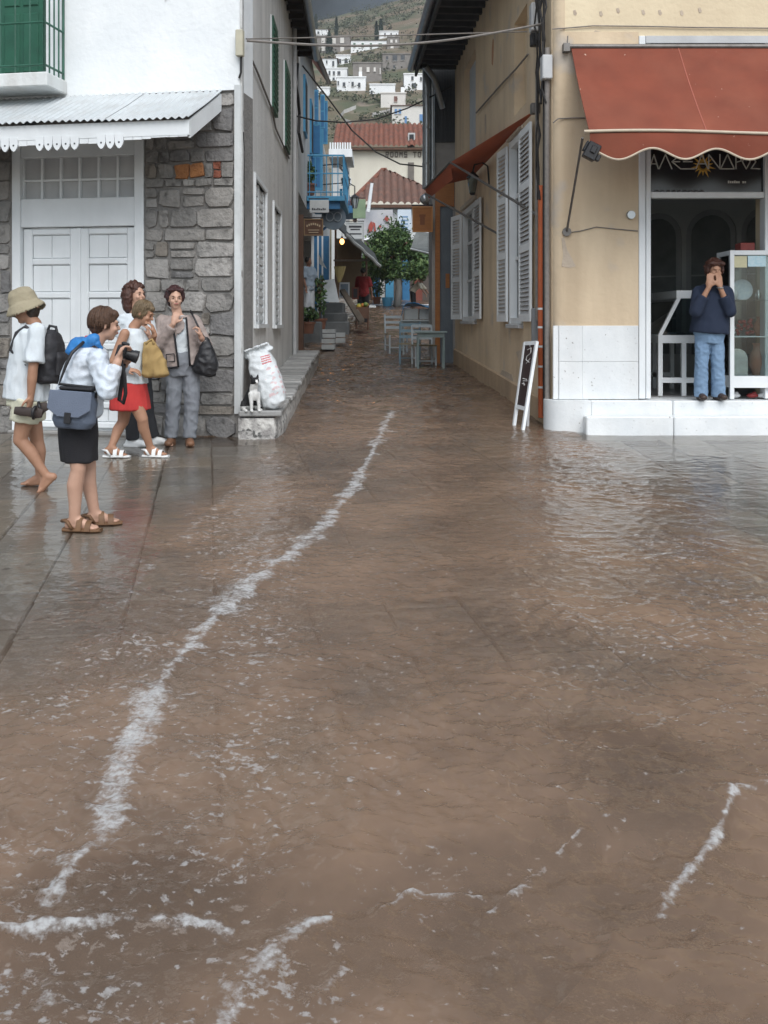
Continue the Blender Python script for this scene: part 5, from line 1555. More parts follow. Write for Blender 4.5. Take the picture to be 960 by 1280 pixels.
# market canopy with its lit bulb
mc = empty('market_canopy', J(445, 400, 28), 'dark sloping canopy with pale edge over the market goods', 'canopy')
a0, a1, a2, a3 = J(417, 281, 26.5), J(475, 334, 28.5), J(468, 318, 34.5), J(424, 276, 34.0)
m = MB(); P = [a0, a1, a2, a3]; m.add(P+[p+Vector((0,0,0.05)) for p in P], [(0,1,2,3),(7,6,5,4)]+[(i, 4+i, 4+(i+1) % 4, (i+1) % 4) for i in range(4)]); m.build('roof_sheet', mat('canopy_dark', (0.05,0.055,0.055), (0.035,0.04,0.04), 4, 0.8), mc)
pts = [a0.lerp(a1, k/12)+Vector((0, 0, 0.03+0.02*math.sin(k*2.1))) for k in range(13)]
m = MB(); m.tube(pts[3:], 0.05, 6); m.build('pale_edge', mat('tarp_edge', (0.34,0.35,0.34), (0.22,0.23,0.22), 9, 0.8), mc)
for (px, py, y) in ((419.5, 281, 33.6), (458, 316, 33.5)):
    m = MB(); p = J(px, py, y); m.cyl((p.x, y, gz(y)), p, 0.04, n=6); m.build('post', M_brownpost, mc)
m = MB(); m.tube([J(417, 325.5, 28.6), J(462, 325.5, 28.6)], 0.03, 5); m.build('cross_bar', M_cable_g, mc)
m = MB(); fbox(m, 419, 298, 452, 372, 34.2, 34.4); m.build('back_cloth', mat('tan_cloth', (0.15,0.105,0.06), (0.11,0.08,0.05), 3, 0.9, 0.3), mc)
bulb = empty('light_bulb', J(427.5, 307, 28.5), 'lit bare bulb hanging under the market canopy', 'bulb')
e_m = bpy.data.materials.new('warm_glow'); e_m.use_nodes = True
b_ = e_m.node_tree.nodes['Principled BSDF']; b_.inputs['Base Color'].default_value = (1, .7, .35, 1); b_.inputs['Emission Color'].default_value = (1.0, 0.42, 0.12, 1); b_.inputs['Emission Strength'].default_value = 3
m = MB(); m.ell(J(427.5, 302, 28.5), (0.065, 0.065, 0.085), None, 12, 8); m.build('glass', e_m, bulb, smooth=True)
m = MB(); m.cyl(J(427.5, 298.6, 28.5), J(427.5, 295.5, 28.5), 0.03, n=8); m.cyl(J(427.5, 295.4, 28.5), J(427.5, 291, 28.5), 0.008, n=5); m.build('socket', M_orange_wood, bulb)
# goods below
M_leafs = [mat('leaf_%d' % i, tuple(q*1.2 for q in c), tuple(q*1.2 for q in c2), 6, 0.6) for i, (c, c2) in enumerate([((0.035,0.075,0.02),(0.025,0.055,0.016)), ((0.06,0.11,0.03),(0.045,0.085,0.025)), ((0.10,0.15,0.045),(0.07,0.115,0.035)), ((0.02,0.045,0.016),(0.015,0.032,0.012))])]
def leaves(m, pts_fn, n, size, r_):
    for _ in range(n):
        p, s = pts_fn(r_), size*r_.uniform(0.6, 1.3)
        q = Vector((r_.gauss(0, 1), r_.gauss(0, 1), r_.gauss(0.6, 0.8))).normalized()
        u = q.orthogonal().normalized(); u = (Matrix.Rotation(r_.uniform(0, 6.28), 3, q) @ u); w = q.cross(u)
        m.cur = r_.choice((0, 0, 1, 1, 2, 3))
        m.add([p-u*s, p+w*s*0.45+q*s*0.1, p+u*s, p-w*s*0.45+q*s*0.1], [(0, 1, 2), (0, 2, 3)])
def plant(label, px, py_base, y, h, w, pot=True, seed=1):
    r_ = random.Random(seed)
    base = J(px, py_base, y)
    t = empty('potted_plant' if pot else 'shrub', base, label, 'plant')
    ph = 0.28 if pot else 0.0
    if pot:
        m = MB(); m.cyl(base, base+Vector((0, 0, ph)), 0.12, 0.17, 12); m.cyl(base+Vector((0, 0, ph-0.05)), base+Vector((0, 0, ph)), 0.185, n=12); m.build('pot', mat('terracotta_pot', (0.20,0.085,0.05), (0.15,0.065,0.04), 6, 0.85), t, smooth=40)
    m = MB()
    for k in range(5):
        q = r_.uniform(0, 6.28); m.tube([base+Vector((0, 0, ph*0.9)), base+Vector((math.cos(q)*w*.3, math.sin(q)*w*.3, ph+h*.5)), base+Vector((math.cos(q)*w*.6, math.sin(q)*w*.6, ph+h*.85))], 0.012, 4)
    m.build('stem', M_brownpost, t)
    m = MB()
    def fn(r_):
        while True:
            v = Vector((r_.uniform(-1, 1), r_.uniform(-1, 1), r_.uniform(-1, 1)))
            if 0.2 < v.length < 1: return base+Vector((v.x*w, v.y*w, ph+h*0.5+v.z*h*0.5))
    leaves(m, fn, 260, 0.065, r_); m.build('foliage', M_leafs, t)
plant('dark leafy potted plant beside the standing man in pale blue', 400, 412, 25.0, 1.15, 0.16, True, 1)
plant('low bushy plant in front of the standing man', 385, 417, 23.6, 0.35, 0.26, True, 2)
plant('trailing green plant on the blue balcony', 386.5, 244, 24.6, 0.55, 0.16, True, 3)
plant('leafy plant standing on the low white wall', 471, 380, 39.5, 0.6, 0.35, True, 5)
M_crate = mat('white_crate', (0.42,0.44,0.44), (0.34,0.36,0.36), 5, 0.6)
def crate(label, px0, py0, px1, py1, y, d):
    t = empty('crate', J((px0+px1)/2, py1, y+d/2), label, 'crate')
    a_, b_ = J(px0, py1, y), J(px1, py0, y)
    x0, x1, z0, z1 = a_.x, b_.x, a_.z, b_.z
    m = MB(); m.box(x0+.01, x1-.01, y+.01, y+d-.01, z0, z0+0.03); m.build('base', M_crate, t)
    h = (z1-z0)
    for k in range(2):
        q0, q1 = z0+h*(0.06+0.5*k), z0+h*(0.44+0.5*k)
        m = MB(); m.box(x0, x1, y, y+0.02, q0, q1); m.build('slat', M_crate, t)
        m = MB(); m.box(x0, x0+0.02, y+0.021, y+d-0.021, q0, q1); m.build('slat', M_crate, t)
        m = MB(); m.box(x1-0.02, x1, y+0.021, y+d-0.021, q0, q1); m.build('slat', M_crate, t)
        m = MB(); m.box(x0, x1, y+d-0.02, y+d, q0, q1); m.build('slat', M_crate, t)
crate('white slatted crate at the foot of the stone steps, lowest of three', 402, 423, 418, 437, 22.6, 0.45)
crate('white slatted crate on top of the lowest crate by the steps', 403, 411, 419, 422.6, 22.7, 0.42)
crate('white slatted crate standing alone beside the stacked crates', 419.5, 415, 431, 429, 23.6, 0.4)
# sloping board of pictures, frames, plank stand with fruit
pb = empty('display_board', J(415, 378, 27.0), 'white sloping display board leaning on the steps', 'display board')
m = MB(); P = [J(403, 377, 26.6), J(424, 378, 26.6), J(418, 349, 27.3), J(402, 351, 27.3)]
m.add(P+[p+Vector((0, 0.04, 0.01)) for p in P], [(0,1,2,3),(7,6,5,4)]+[(i, 4+i, 4+(i+1) % 4, (i+1) % 4) for i in range(4)]); m.build('panel', M_crate, pb)
m = MB(); m.tube([J(420, 378, 27.8), J(417, 350, 27.35)], 0.02, 5); m.build('strut', M_brownpost, pb)
for k, (px0, py0, px1, py1, lab) in enumerate(((424, 353, 437, 372, 'white framed blue picture propped under the market canopy'), (440, 359, 448.5, 374, 'small dark picture in a red frame under the canopy'))):
    t = empty('picture_frame', J((px0+px1)/2, py1, 30), lab, 'picture')
    m = MB(); fbox(m, px0, py0, px1, py1, 30.0, 30.04); m.build('frame', M_white_paint if k == 0 else M_redsoffit, t)
    m = MB(); fbox(m, px0+1.8, py0+2, px1-1.8, py1-2, 29.985, 29.999); m.build('picture', mat('picture_%d' % k, [(0.13,0.20,0.28), (0.03,0.03,0.035)][k], [(0.3,0.34,0.36), (0.05,0.04,0.04)][k], 12, 0.5), t)
ps = empty('plank_stand', J(445, 402, 27.0), 'sloping wooden plank stand with goods beside the steps', 'stand')
m = MB(); P = [J(424.5, 362, 28.8), J(431, 361, 28.8), J(455.5, 399, 26.2), J(449, 402, 26.2)]
m.add(P+[p-Vector((0, 0, 0.06)) for p in P], [(0,1,2,3),(7,6,5,4)]+[(i, 4+i, 4+(i+1) % 4, (i+1) % 4) for i in range(4)]); m.build('plank', mat('weathered_plank', (0.12,0.095,0.07), (0.08,0.065,0.05), 4, 0.8), ps)
m = MB(); fbox(m, 445, 384, 461, 398, 27.0, 27.6); m.build('box', M_brownpost, ps)
for k, px in enumerate((445.5, 460)):
    m = MB(); m.cyl(J(px, 397, 27.05), J(px, 412, 27.05), 0.03, n=6); m.build('leg', M_brownpost, ps)
r_ = random.Random(31)
for k in range(12):
    c = J(447+r_.uniform(0, 12), 383.5-r_.uniform(0, 3), 27.1+r_.uniform(0, 0.4)); rr = r_.uniform(0.05, 0.07)
    m = MB(); m.ell(c, rr, None, 9, 6); m.build('fruit', [mat('fruit_orange', (0.42,0.16,0.03), None, rough=0.5), mat('fruit_yellow', (0.38,0.27,0.04), None, rough=0.5), mat('fruit_green', (0.12,0.18,0.04), None, rough=0.5)][k % 3], smooth=True, label=('orange', 'yellow', 'green')[k % 3]+' round fruit heaped on the plank stand box', cat='fruit', group='fruit on the plank stand')
br = empty('straw_broom', J(425, 352, 27.6), 'upturned straw broom standing behind the display board', 'broom')
m = MB(); m.loft([(J(424, 353, 27.6), (1,0,0), (0,1,0), 0.04, 0.03), (J(424.5, 343, 27.6), (1,0,0), (0,1,0), 0.12, 0.04), (J(425, 333, 27.6), (1,0,0), (0,1,0), 0.17, 0.04)], 10); m.build('bristles', mat('straw', (0.24,0.19,0.08), (0.16,0.125,0.05), 30, 0.9, stretch=(8,8,1)), br)
m = MB(); m.cyl(J(424, 353, 27.6), J(422, 378, 27.6), 0.018, n=6); m.build('handle', M_brownpost, br)
wc = MB(); P = [J(398, 317, 27.5), J(408.5, 336, 27.5), J(399.5, 330, 27.5)]
wc.add(P+[p+Vector((0, 0.05, 0)) for p in P], [(0,1,2),(5,4,3),(0,3,4,1),(1,4,5,2),(2,5,3,0)]); wc.build('white_pennant', M_signw, label='white triangular cloth hanging by the striped blue door', cat='cloth')

# --- building beyond the ochre house on the right
db = empty('timber_house', J(552, 457, 20.6), 'dark timber clad house end with grey blue door beyond the ochre house', 'house')
YB = 20.5
m = MB(); m.box(J(540, 0, YB).x, J(610, 0, YB).x, YB, 22.0, 0.4, J(0, 178, YB).z); m.build('lower_wall', mat('pale_stone_wall', (0.36,0.35,0.33), (0.27,0.26,0.25), 3, 0.9, 0.5), db)
m = MB(); m.box(J(539, 0, YB).x, J(610, 0, YB).x, YB+0.02, 22.0, J(0, 178, YB).z+0.002, 8.5); m.build('upper_wall', M_wood_g, db)
for k in range(8):
    px = 541+k*3.4
    m = MB(); fbox(m, px, 60, px+2.6, 178, YB-0.03, YB+0.018); m.build('cladding_board', M_wood_g, db)
m = MB(); fbox(m, 550, 258, 566, 462, YB-0.05, YB-0.003); d_ = m.build('door', mat('grey_blue_door', (0.12,0.145,0.17), (0.09,0.11,0.13), 3, 0.6, 0.2, 20, streak=((0.05,0.06,0.07),0.5,5)), db)
for (a_, b_) in ((285, 350), (360, 440)):
    m = MB(); fbox(m, 553, a_, 563, b_, YB-0.062, YB-0.051); m.build('panel', mat('grey_blue_door', (0,0,0)), d_)
m = MB(); fbox(m, 544, 236, 550, 462, YB-0.10, YB-0.002); m.build('door_post', M_orange_wood, db)
m = MB(); fbox(m, 544, 226, 568, 258, YB-0.09, YB-0.004); m.build('door_lintel', M_orange_wood, db)
m = MB(); c = J(533, 80, 20.4); pts = [c+Vector((-0.12, 0, 0.5)), c, J(533.5, 150, 20.4), J(533, 236, 20.4)]
m.tube(pts, 0.085, 12); dp = m.build('downpipe', M_zinc, db, smooth=50)
for py in (120, 160, 205):
    c = J(533.3, py, 20.4); m = MB(); m.cyl(c-Vector((0,0,.02)), c+Vector((0,0,.02)), 0.095, n=12); m.build('pipe_collar', M_zinc, dp)
m = MB(); m.tube([J(541, 95, 20.38), J(541, 232, 20.38)], 0.045, 8); m.build('downpipe', M_zinc, db, smooth=50)
m = MB(); c = J(531, 249, 20.3); m.ell(c, (0.10, 0.10, 0.11)); m.build('pipe_outlet', M_zinc, db, smooth=True)
m = MB(); fbox(m, 557, 342, 562, 360, YB-0.075, YB-0.0525); m.build('letter_box', M_orange_wood, d_)
sign('wooden_sign', 'square orange varnished wooden sign hanging before the timber house', 515.5, 258, 541, 290, 20.2, M_orange_wood, mat('sign_wood_edge', (0.42,0.19,0.055), None, rough=0.5), (mat('sign_wood_dark', (0.17,0.055,0.015), None, rough=0.5), [(524, 268, 532, 271), (525, 271, 531, 281)]))
# tavern frame, tables and chairs
tf = empty('terrace_canopy', J(540, 440, 21.6), 'thin white post and grey tilted canopy of the tavern terrace', 'canopy')
m = MB(); p = J(538.5, 290, 23.5); m.cyl((p.x, 23.5, gz(23.5)), p, 0.035, n=8); m.build('post', M_white_paint, tf)
m = MB(); P = [J(514, 311, 24.5), J(538, 317, 23.6), J(538, 293, 27), J(520, 291, 29)]
m.add(P+[q+Vector((0,0,.04)) for q in P], [(0,1,2,3),(7,6,5,4)]+[(i, 4+i, 4+(i+1) % 4, (i+1) % 4) for i in range(4)]); m.build('canvas', mat('grey_canvas', (0.20,0.21,0.20), (0.15,0.16,0.15), 4, 0.8), tf)
m = MB(); m.tube([P[0], P[1]], 0.03, 6); m.build('edge_bar', M_white_paint, tf)
def table(label, px0, px1, py, y, d, mt):
    a_, b_ = J(px0, py, y), J(px1, py, y)
    t = empty('cafe_table', ((a_.x+b_.x)/2, y+d/2, gz(y+d/2)), label, 'table')
    m = MB(); m.box(a_.x, b_.x, y, y+d, a_.z-0.035, a_.z); m.build('table_top', mt, t, bevel=0.006)
    m = MB(); m.box(a_.x+0.05, b_.x-0.05, y+0.05, y+d-0.05, a_.z-0.12, a_.z-0.036); m.build('apron', mt, t)
    for x_ in (a_.x+0.06, b_.x-0.06):
        for y_ in (y+0.07, y+d-0.07):
            m = MB(); m.cyl((x_, y_, gz(y_)-0.05), (x_, y_, a_.z-0.12), 0.022, n=6); m.build('leg', mt, t)
    return a_.z
M_tab_g = mat('green_grey_table', (0.26,0.33,0.33), (0.2,0.26,0.26), 5, 0.5)
M_tab_w = mat('pale_blue_table', (0.36,0.42,0.44), (0.3,0.36,0.38), 5, 0.5)
table('grey green cafe table standing in the flood by the timber house', 519, 559, 414, 19.0, 0.5, M_tab_g)
zt2 = table('pale blue cafe table with blue covered boxes on it', 501, 545, 400, 22.0, 0.7, M_tab_w)
def chair(label, px, y, rot, mt, h=0.9):
    base = Vector((J(px, 0, y).x, y, gz(y)))
    t = empty('tavern_chair', base, label, 'chair')
    Mx = Matrix.Translation(base) @ Matrix.Rotation(rot, 4, 'Z')
    w = 0.20
    for sx in (-1, 1):
        m = MB(Mx); m.cyl((sx*w, -w, 0), (sx*w, -w, 0.44), 0.02, n=6); m.build('leg', mt, t)
        m = MB(Mx); m.tube([(sx*w, w, 0), (sx*w, w, 0.45), (sx*w, w+0.06, h)], 0.02, 6); m.build('leg', mt, t)
        m = MB(Mx); m.cyl((sx*w, -w, 0.2), (sx*w, w, 0.2), 0.012, n=5); m.build('stretcher', mt, t)
    m = MB(Mx); m.cyl((-w, -w, 0.15), (w, -w, 0.15), 0.012, n=5); m.build('stretcher', mt, t)
    m = MB(Mx); m.box(-w-0.02, w+0.02, -w-0.02, w+0.02, 0.44, 0.47); m.build('seat', mat('straw_seat', (0.30,0.26,0.18), (0.22,0.19,0.13), 20, 0.9), t)
    for z_ in (0.60, 0.72, 0.84):
        m = MB(Mx); m.box(-w, w, w+0.025+(z_-0.6)*.08, w+0.045+(z_-0.6)*.08, z_-0.03, z_+0.03); m.build('back_slat', mt, t)
M_ch_w = mat('white_blue_chair', (0.48,0.54,0.57), (0.40,0.46,0.5), 6, 0.5)
M_ch_b = mat('dull_blue_chair', (0.20,0.31,0.38), (0.16,0.25,0.31), 6, 0.5)
chair('pale painted tavern chair standing beside the blue table', 495, 22.6, 0.25, M_ch_w)
chair('dull blue tavern chair drawn up before the blue table', 512, 20.4, math.pi, M_ch_b)
chair('grey blue tavern chair between the two cafe tables', 530, 19.8, 0.15, M_ch_w, 0.85)
for k, (a_, b_, c_, d_, y, lab) in enumerate(((505, 386, 523, 399.6, 22.2, 'white cardboard box under blue sheeting beside the chair'), (524, 386, 541, 399.6, 22.25, 'white cardboard box under blue sheeting beside the timber house'))):
    m = MB(); fbox(m, a_, b_, c_, d_, y, y+0.4); m.build('carton', M_crate, bevel=0.01, label=lab, cat='box')
m = MB()
for j in range(9):
    for i in range(17):
        u, v = i/16, j/8
        p = J(502+42*u, 0, 22.1); 
        dz = 0.03*noise.noise(Vector((u*9, v*6, 2)))
        edge_ = max(0, abs(u-.5)*2-.86)*1.6
        m.v.append(Vector((p.x, 22.08+0.75*v, zt2+0.33-edge_+dz+0.06*math.sin(u*5)*(1-v))))
m.f = [[j*17+i, j*17+i+1, (j+1)*17+i+1, (j+1)*17+i] for j in range(8) for i in range(16)]; m.mi = [0]*len(m.f)
o = m.build('blue_sheeting', mat('blue_tarp', (0.05,0.26,0.50), (0.035,0.18,0.38), 9, 0.4, 0.5, 15), smooth=True, label='crumpled bright blue plastic sheeting over boxes on table', cat='sheeting')
so = o.modifiers.new('t', 'SOLIDIFY'); so.thickness = 0.012

# --- end of the alley: low wall, blue shutters, vine, tiled houses
lw = MB(); a_ = J(462, 392, 39.8); b_ = J(508, 382, 39.8); lw.box(a_.x, b_.x+2.5, 39.8, 40.2, gz(38)-0.3, b_.z+0.05); lw.build('low_wall', M_white_wall, bevel=0.03, label='low whitewashed wall closing the top of the alley', cat='wall')
st = MB(); a_ = J(462, 400, 37.6); b_ = J(473, 388, 37.6); st.box(a_.x, b_.x, 37.6, 38.2, a_.z-0.3, b_.z); st.box(a_.x-0.1, b_.x-0.1, 38.2, 38.8, a_.z-0.3, b_.z+0.2); st.build('white_block_step', M_white_wall, bevel=0.02, label='whitewashed steps at the foot of the low wall', cat='steps')
tvh = empty('tavern_house', J(500, 385, 43), 'shaded tavern front with blue doors behind the vine', 'house')
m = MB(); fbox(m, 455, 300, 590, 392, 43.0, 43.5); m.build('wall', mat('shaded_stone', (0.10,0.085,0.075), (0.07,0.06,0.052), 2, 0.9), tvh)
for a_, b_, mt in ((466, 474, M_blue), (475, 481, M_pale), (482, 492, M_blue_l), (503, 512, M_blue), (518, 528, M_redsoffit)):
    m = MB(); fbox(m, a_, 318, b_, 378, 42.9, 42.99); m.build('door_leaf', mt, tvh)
bk = MB(); c = J(484, 383, 39.0); bk.loft([(c, (1,0,0), (0,1,0), 0.16, 0.16), (c+Vector((0,0,0.35)), (1,0,0), (0,1,0), 0.22, 0.22)], 14); bk.build('blue_tub', M_blue_l, smooth=40, label='round light blue tub standing on the low white wall', cat='tub')
# vine tree
vt_ = empty('vine_tree', J(497, 383, 38.6), 'leafy green vine tree shading the tavern terrace', 'tree')
b0 = J(496, 384, 39.0); m = MB(); top = J(495, 335, 38.6)
m.tube([b0, b0.lerp(top, .5)+Vector((0.1, 0, 0)), top], 0.12, 8, radii=[0.16, 0.12, 0.09]); trunk = m.build('trunk', M_pale, vt_, smooth=True)
r_ = random.Random(17)
m = MB()
for k in range(7):
    e = J(r_.uniform(462, 532), r_.uniform(300, 330), 38.5+r_.uniform(-1.5, 1.5)); m.tube([top, top.lerp(e, .5)+Vector((0, 0, .3)), e], 0.04, 5)
m.build('limb', M_brownpost, vt_)
m = MB()
clumps = []
for k in range(80):
    px = r_.uniform(455, 537); u = (px-455)/82
    lo = 346 if u < .9 else 334
    hi = 304-11*math.sin(math.pi*min(1, u*1.05))-(10 if 490 < px < 505 else 0)
    if px > 520: hi += (px-520)*0.8
    py = r_.uniform(hi, lo); clumps.append((J(px, py, 38.4+r_.uniform(-2.0, 2.0)), r_.uniform(0.22, 0.5)))
def fn(r_):
    c, s = r_.choice(clumps)
    v = Vector((r_.gauss(0, .5), r_.gauss(0, .5), r_.gauss(0, .38)))
    return c+v*s
leaves(m, fn, 13000, 0.085, r_); m.build('crown', M_leafs, vt_)
# ------------------------------------------------------------------ tiled houses and the hillside
M_tiles = [mat('clay_tile_%d' % i, c, c2, 2.2, 0.85, 0.3, 20, spots=((0.11,0.075,0.06), 3.0, 0.55, 0.7)) for i, (c, c2) in enumerate([((0.235,0.092,0.058),(0.14,0.06,0.042)), ((0.19,0.10,0.072),(0.11,0.066,0.052))])]
def tile_plane(m, A, B, D, Cc, pitch=0.24):
    """barrel tiles on the roof face A-B (eave, left to right), D-Cc (ridge side)"""
    A, B, Cc, D = map(Vector, (A, B, Cc, D))
    n = max(2, int((B-A).length/pitch))
    nn = (B-A).cross(D-A).normalized()
    rows = max(2, int(((A+B)/2-(Cc+D)/2).length/0.45))
    k = 4
    vs = []
    cols = n*k
    r_ = random.Random(int(abs(A.x*100)))
    jit = [r_.uniform(-0.02, 0.02) for _ in range(n+1)]
    for j in range(rows+1):
        v = j/rows
        for i in range(cols+1):
            u = i/cols
            p = A.lerp(B, u).lerp(D.lerp(Cc, u), v)
            h = 0.13*abs(math.sin(math.pi*i/k)) + jit[i//k]*1.6
            vs.append(p+nn*h)
    m.add(vs, [(j*(cols+1)+i, j*(cols+1)+i+1, (j+1)*(cols+1)+i+1, (j+1)*(cols+1)+i) for j in range(rows) for i in range(cols)])
def tile_face(m, A, B, S, vmax, pitch=0.30):
    """barrel tiles running straight up the slope S from the eave A-B, cut off at vmax(u)"""
    A, B, S = map(Vector, (A, B, S))
    n = max(2, int((B-A).length/pitch)); k = 4; cols = n*k; rows = 8
    nn = (B-A).cross(S).normalized()
    r_ = random.Random(int(abs(A.x*100)+abs(A.y))); jit = [r_.uniform(-0.03, 0.03) for _ in range(n+1)]
    vs = []
    for j in range(rows+1):
        for i in range(cols+1):
            u = i/cols; v = vmax(u)*j/rows
            vs.append(A.lerp(B, u)+S*v+nn*(0.13*abs(math.sin(math.pi*i/k))+jit[i//k]))
    m.add(vs, [(j*(cols+1)+i, j*(cols+1)+i+1, (j+1)*(cols+1)+i+1, (j+1)*(cols+1)+i) for j in range(rows) for i in range(cols)])
# hipped roof house
hh = empty('hipped_roof_house', J(487, 300, 46), 'white house with hipped clay tile roof behind the vine', 'house')
Y0, Y1 = 45.0, 54.0
zE = J(0, 255, Y0).z; xL, xR = J(437, 0, Y0).x, J(575, 0, Y0).x
m = MB(); m.box(xL+0.35, xR-0.3, Y0+0.4, Y1-0.4, gz(46)-0.5, zE); m.build('wall', mat('far_white_wall', (0.62,0.64,0.64), (0.52,0.54,0.54), 1, 0.9, 0.2, 8, streak=((0.35,0.35,0.35),0.5,1.2)), hh)
xa = J(478, 0, 49).x; zr = J(0, 212, 49).z; Ra = Vector((xa, 49.5, zr)); Rb = Vector((xR-3.3, 49.5, zr))
wF = xR-xL
m = MB(); tile_face(m, (xL, Y0, zE), (xR, Y0, zE), Vector((0, 4.5, zr-zE)), lambda u: max(0.0, min(1.0, u*wF/(xa-xL), (1-u)*wF/3.3))); o = m.build('roof_slope', M_tiles[1], hh, smooth=60); o['kind'] = 'stuff'
m = MB(); tile_face(m, (xL, Y1, zE), (xL, Y0, zE), Vector((xa-xL, 0, zr-zE)), lambda u: 1-abs(2*u-1)); o = m.build('roof_slope', M_tiles[1], hh, smooth=60); o['kind'] = 'stuff'
m = MB(); tile_face(m, (xR, Y0, zE), (xR, Y1, zE), Vector((-3.3, 0, zr-zE)), lambda u: 1-abs(2*u-1)); o = m.build('roof_slope', M_tiles[1], hh, smooth=60); o['kind'] = 'stuff'
m = MB(); m.tube([Vector((xL, Y0, zE+.06)), Ra+Vector((0,0,.08)), Rb+Vector((0,0,.08))], 0.10, 6); m.build('ridge_tiles', M_tiles[0], hh)
m = MB(); m.box(xL+0.02, xR, Y0+0.02, Y0+0.3, zE-0.16, zE-0.02); m.build('eave_board', M_brownpost, hh)
m = MB(); fbox(m, 437, 259, 480, 264, Y0+0.15, Y0+0.38); m.build('dentil_course', M_pale, hh)
# painted banner and notice on the wall
bn = empty('painted_banner', J(474, 297, 44.6), 'pale banner with red painted shapes on the hipped roof house', 'banner')
m = MB(); P = [J(455, 300, 44.4), J(491, 288, 44.6), J(491, 262, 44.6), J(455, 263, 44.4)]
m.add(P+[p+Vector((0, .04, 0)) for p in P], [(0,1,2,3),(7,6,5,4)]+[(i, 4+i, 4+(i+1) % 4, (i+1) % 4) for i in range(4)]); m.build('cloth', mat('banner_cloth', (0.48,0.47,0.47), (0.36,0.38,0.42), 2.5, 0.8), bn)
m = MB(); m.tube([J(455, 301, 44.35), J(492, 288, 44.55)], 0.07, 6); m.build('lower_bar', M_white_paint, bn)
for k, pts in enumerate(([(459, 291), (465, 289), (467, 282), (464, 276), (461, 281)], [(465, 277), (468, 284), (467, 291), (470, 289), (469, 279)], [(480, 274), (484, 277), (487, 274), (483, 269)], [(474, 285), (477, 284), (476, 281), (473, 282)])):
    m = MB(); vv = [J(a_, b_, 44.36 if a_ < 472 else 44.44) for a_, b_ in pts]
    n_ = len(vv); m.add(vv+[v+Vector((0, .02, 0)) for v in vv], [tuple(range(n_)), tuple(range(2*n_-1, n_-1, -1))]+[(i, n_+i, n_+(i+1) % n_, (i+1) % n_) for i in range(n_)]); m.build('painted_shape', mat('red_paint', (0.36,0.07,0.05), (0.28,0.06,0.05), 5, 0.7), bn)
sign('notice_panel', 'white panel with faint blue lettering beside the wooden sign', 497, 262, 514, 291, 44.2, mat('pale_blue_white', (0.55,0.62,0.68), (0.48,0.56,0.63), 2, 0.6), None, (mat('pale_blue_ink', (0.16,0.26,0.40), None, rough=0.6), [(501, 270+k*4.5, 510, 272+k*4.5) for k in range(4)]), hang=False)
tp = MB(); tp.cyl(J(460, 265, 44.0), J(465, 229, 44.0), 0.09, 0.07, 8); tp.build('white_pole', M_white_paint, smooth=40, label='leaning white pole in front of the hipped roof', cat='pole')
# rooms house
rh = empty('rooms_house', J(485, 260, 62), 'cream house with long clay tile roof and lettered wall', 'house')
Y0, Y1 = 60.0, 70.0
zE = J(0, 184, Y0).z; xL, xR = J(437, 0, Y0).x, J(600, 0, Y0).x
m = MB(); m.box(xL, xR, Y0, Y1, 3.0, zE); m.build('wall', mat('far_cream_wall', (0.62,0.59,0.50), (0.54,0.51,0.43), 0.8, 0.9, 0.2, 8, streak=((0.4,0.37,0.3),0.4,1.0)), rh)
zr = J(0, 156, 64).z
m = MB(); tile_plane(m, (J(416, 0, Y0).x, Y0-0.5, zE-0.05), (xR, Y0-0.5, zE-0.05), (J(420, 0, 64).x, 64, zr), (xR, 64, zr), 0.30); o = m.build('roof_slope', M_tiles[0], rh, smooth=60); o['kind'] = 'stuff'
m = MB(); m.box(J(417, 0, Y0).x, xR, Y0-0.45, Y0-0.05, zE-0.22, zE-0.12); m.build('eave_board', M_brownpost, rh)
m = MB(); m.box(J(414, 0, Y0).x, xL-0.002, Y0+0.4, Y1, 3.0, zE-0.1); m.build('side_wing', M_pale, rh)
def block_text(txt, px0, pxw, py0, py1, y, mt, parent):
    G = {'R': [(0,0,.25,1),(.25,.8,1,1),(.75,.5,1,.8),(.25,.4,.9,.55),(.55,0,.85,.4)], 'O': [(0,.1,.25,.9),(.75,.1,1,.9),(.15,.8,.85,1),(.15,0,.85,.2)], 'M': [(0,0,.2,1),(.8,0,1,1),(.2,.6,.42,.9),(.58,.6,.8,.9),(.42,.4,.58,.7)], 'S': [(0,.8,1,1),(0,.5,.25,.8),(0,.4,1,.6),(.75,.2,1,.45),(0,0,1,.2)], 'T': [(0,.8,1,1),(.38,0,.62,.8)]}
    for k, ch in enumerate(txt):
        if ch == ' ': continue
        m = MB()
        for i, (u0, v0, u1, v1) in enumerate(G[ch]):
            fbox(m, px0+pxw*(k+u0*.72), py1+(py0-py1)*v1, px0+pxw*(k+u1*.72), py1+(py0-py1)*v0, y-0.06-0.002*i, y-0.003)
        m.build('letter', mt, parent)
block_text('ROOMS TO', 482, 5.75, 189.5, 196.5, Y0, mat('letter_brown', (0.12,0.10,0.085), None, rough=0.7), rh)
m = MB(); fbox(m, 510, 203, 517.5, 226, Y0-0.1, Y0-0.004); m.build('window', mat('dull_shutter', (0.17,0.15,0.13), (0.12,0.11,0.1), 4, 0.8), rh)
m = MB(); fbox(m, 510, 166, 519, 179, 60.6, 62.5); dm = m.build('dormer', M_pale, rh)
m = MB(); fbox(m, 511.8, 168, 517.2, 177.5, 60.55, 60.598); m.build('pane', M_dark, dm)

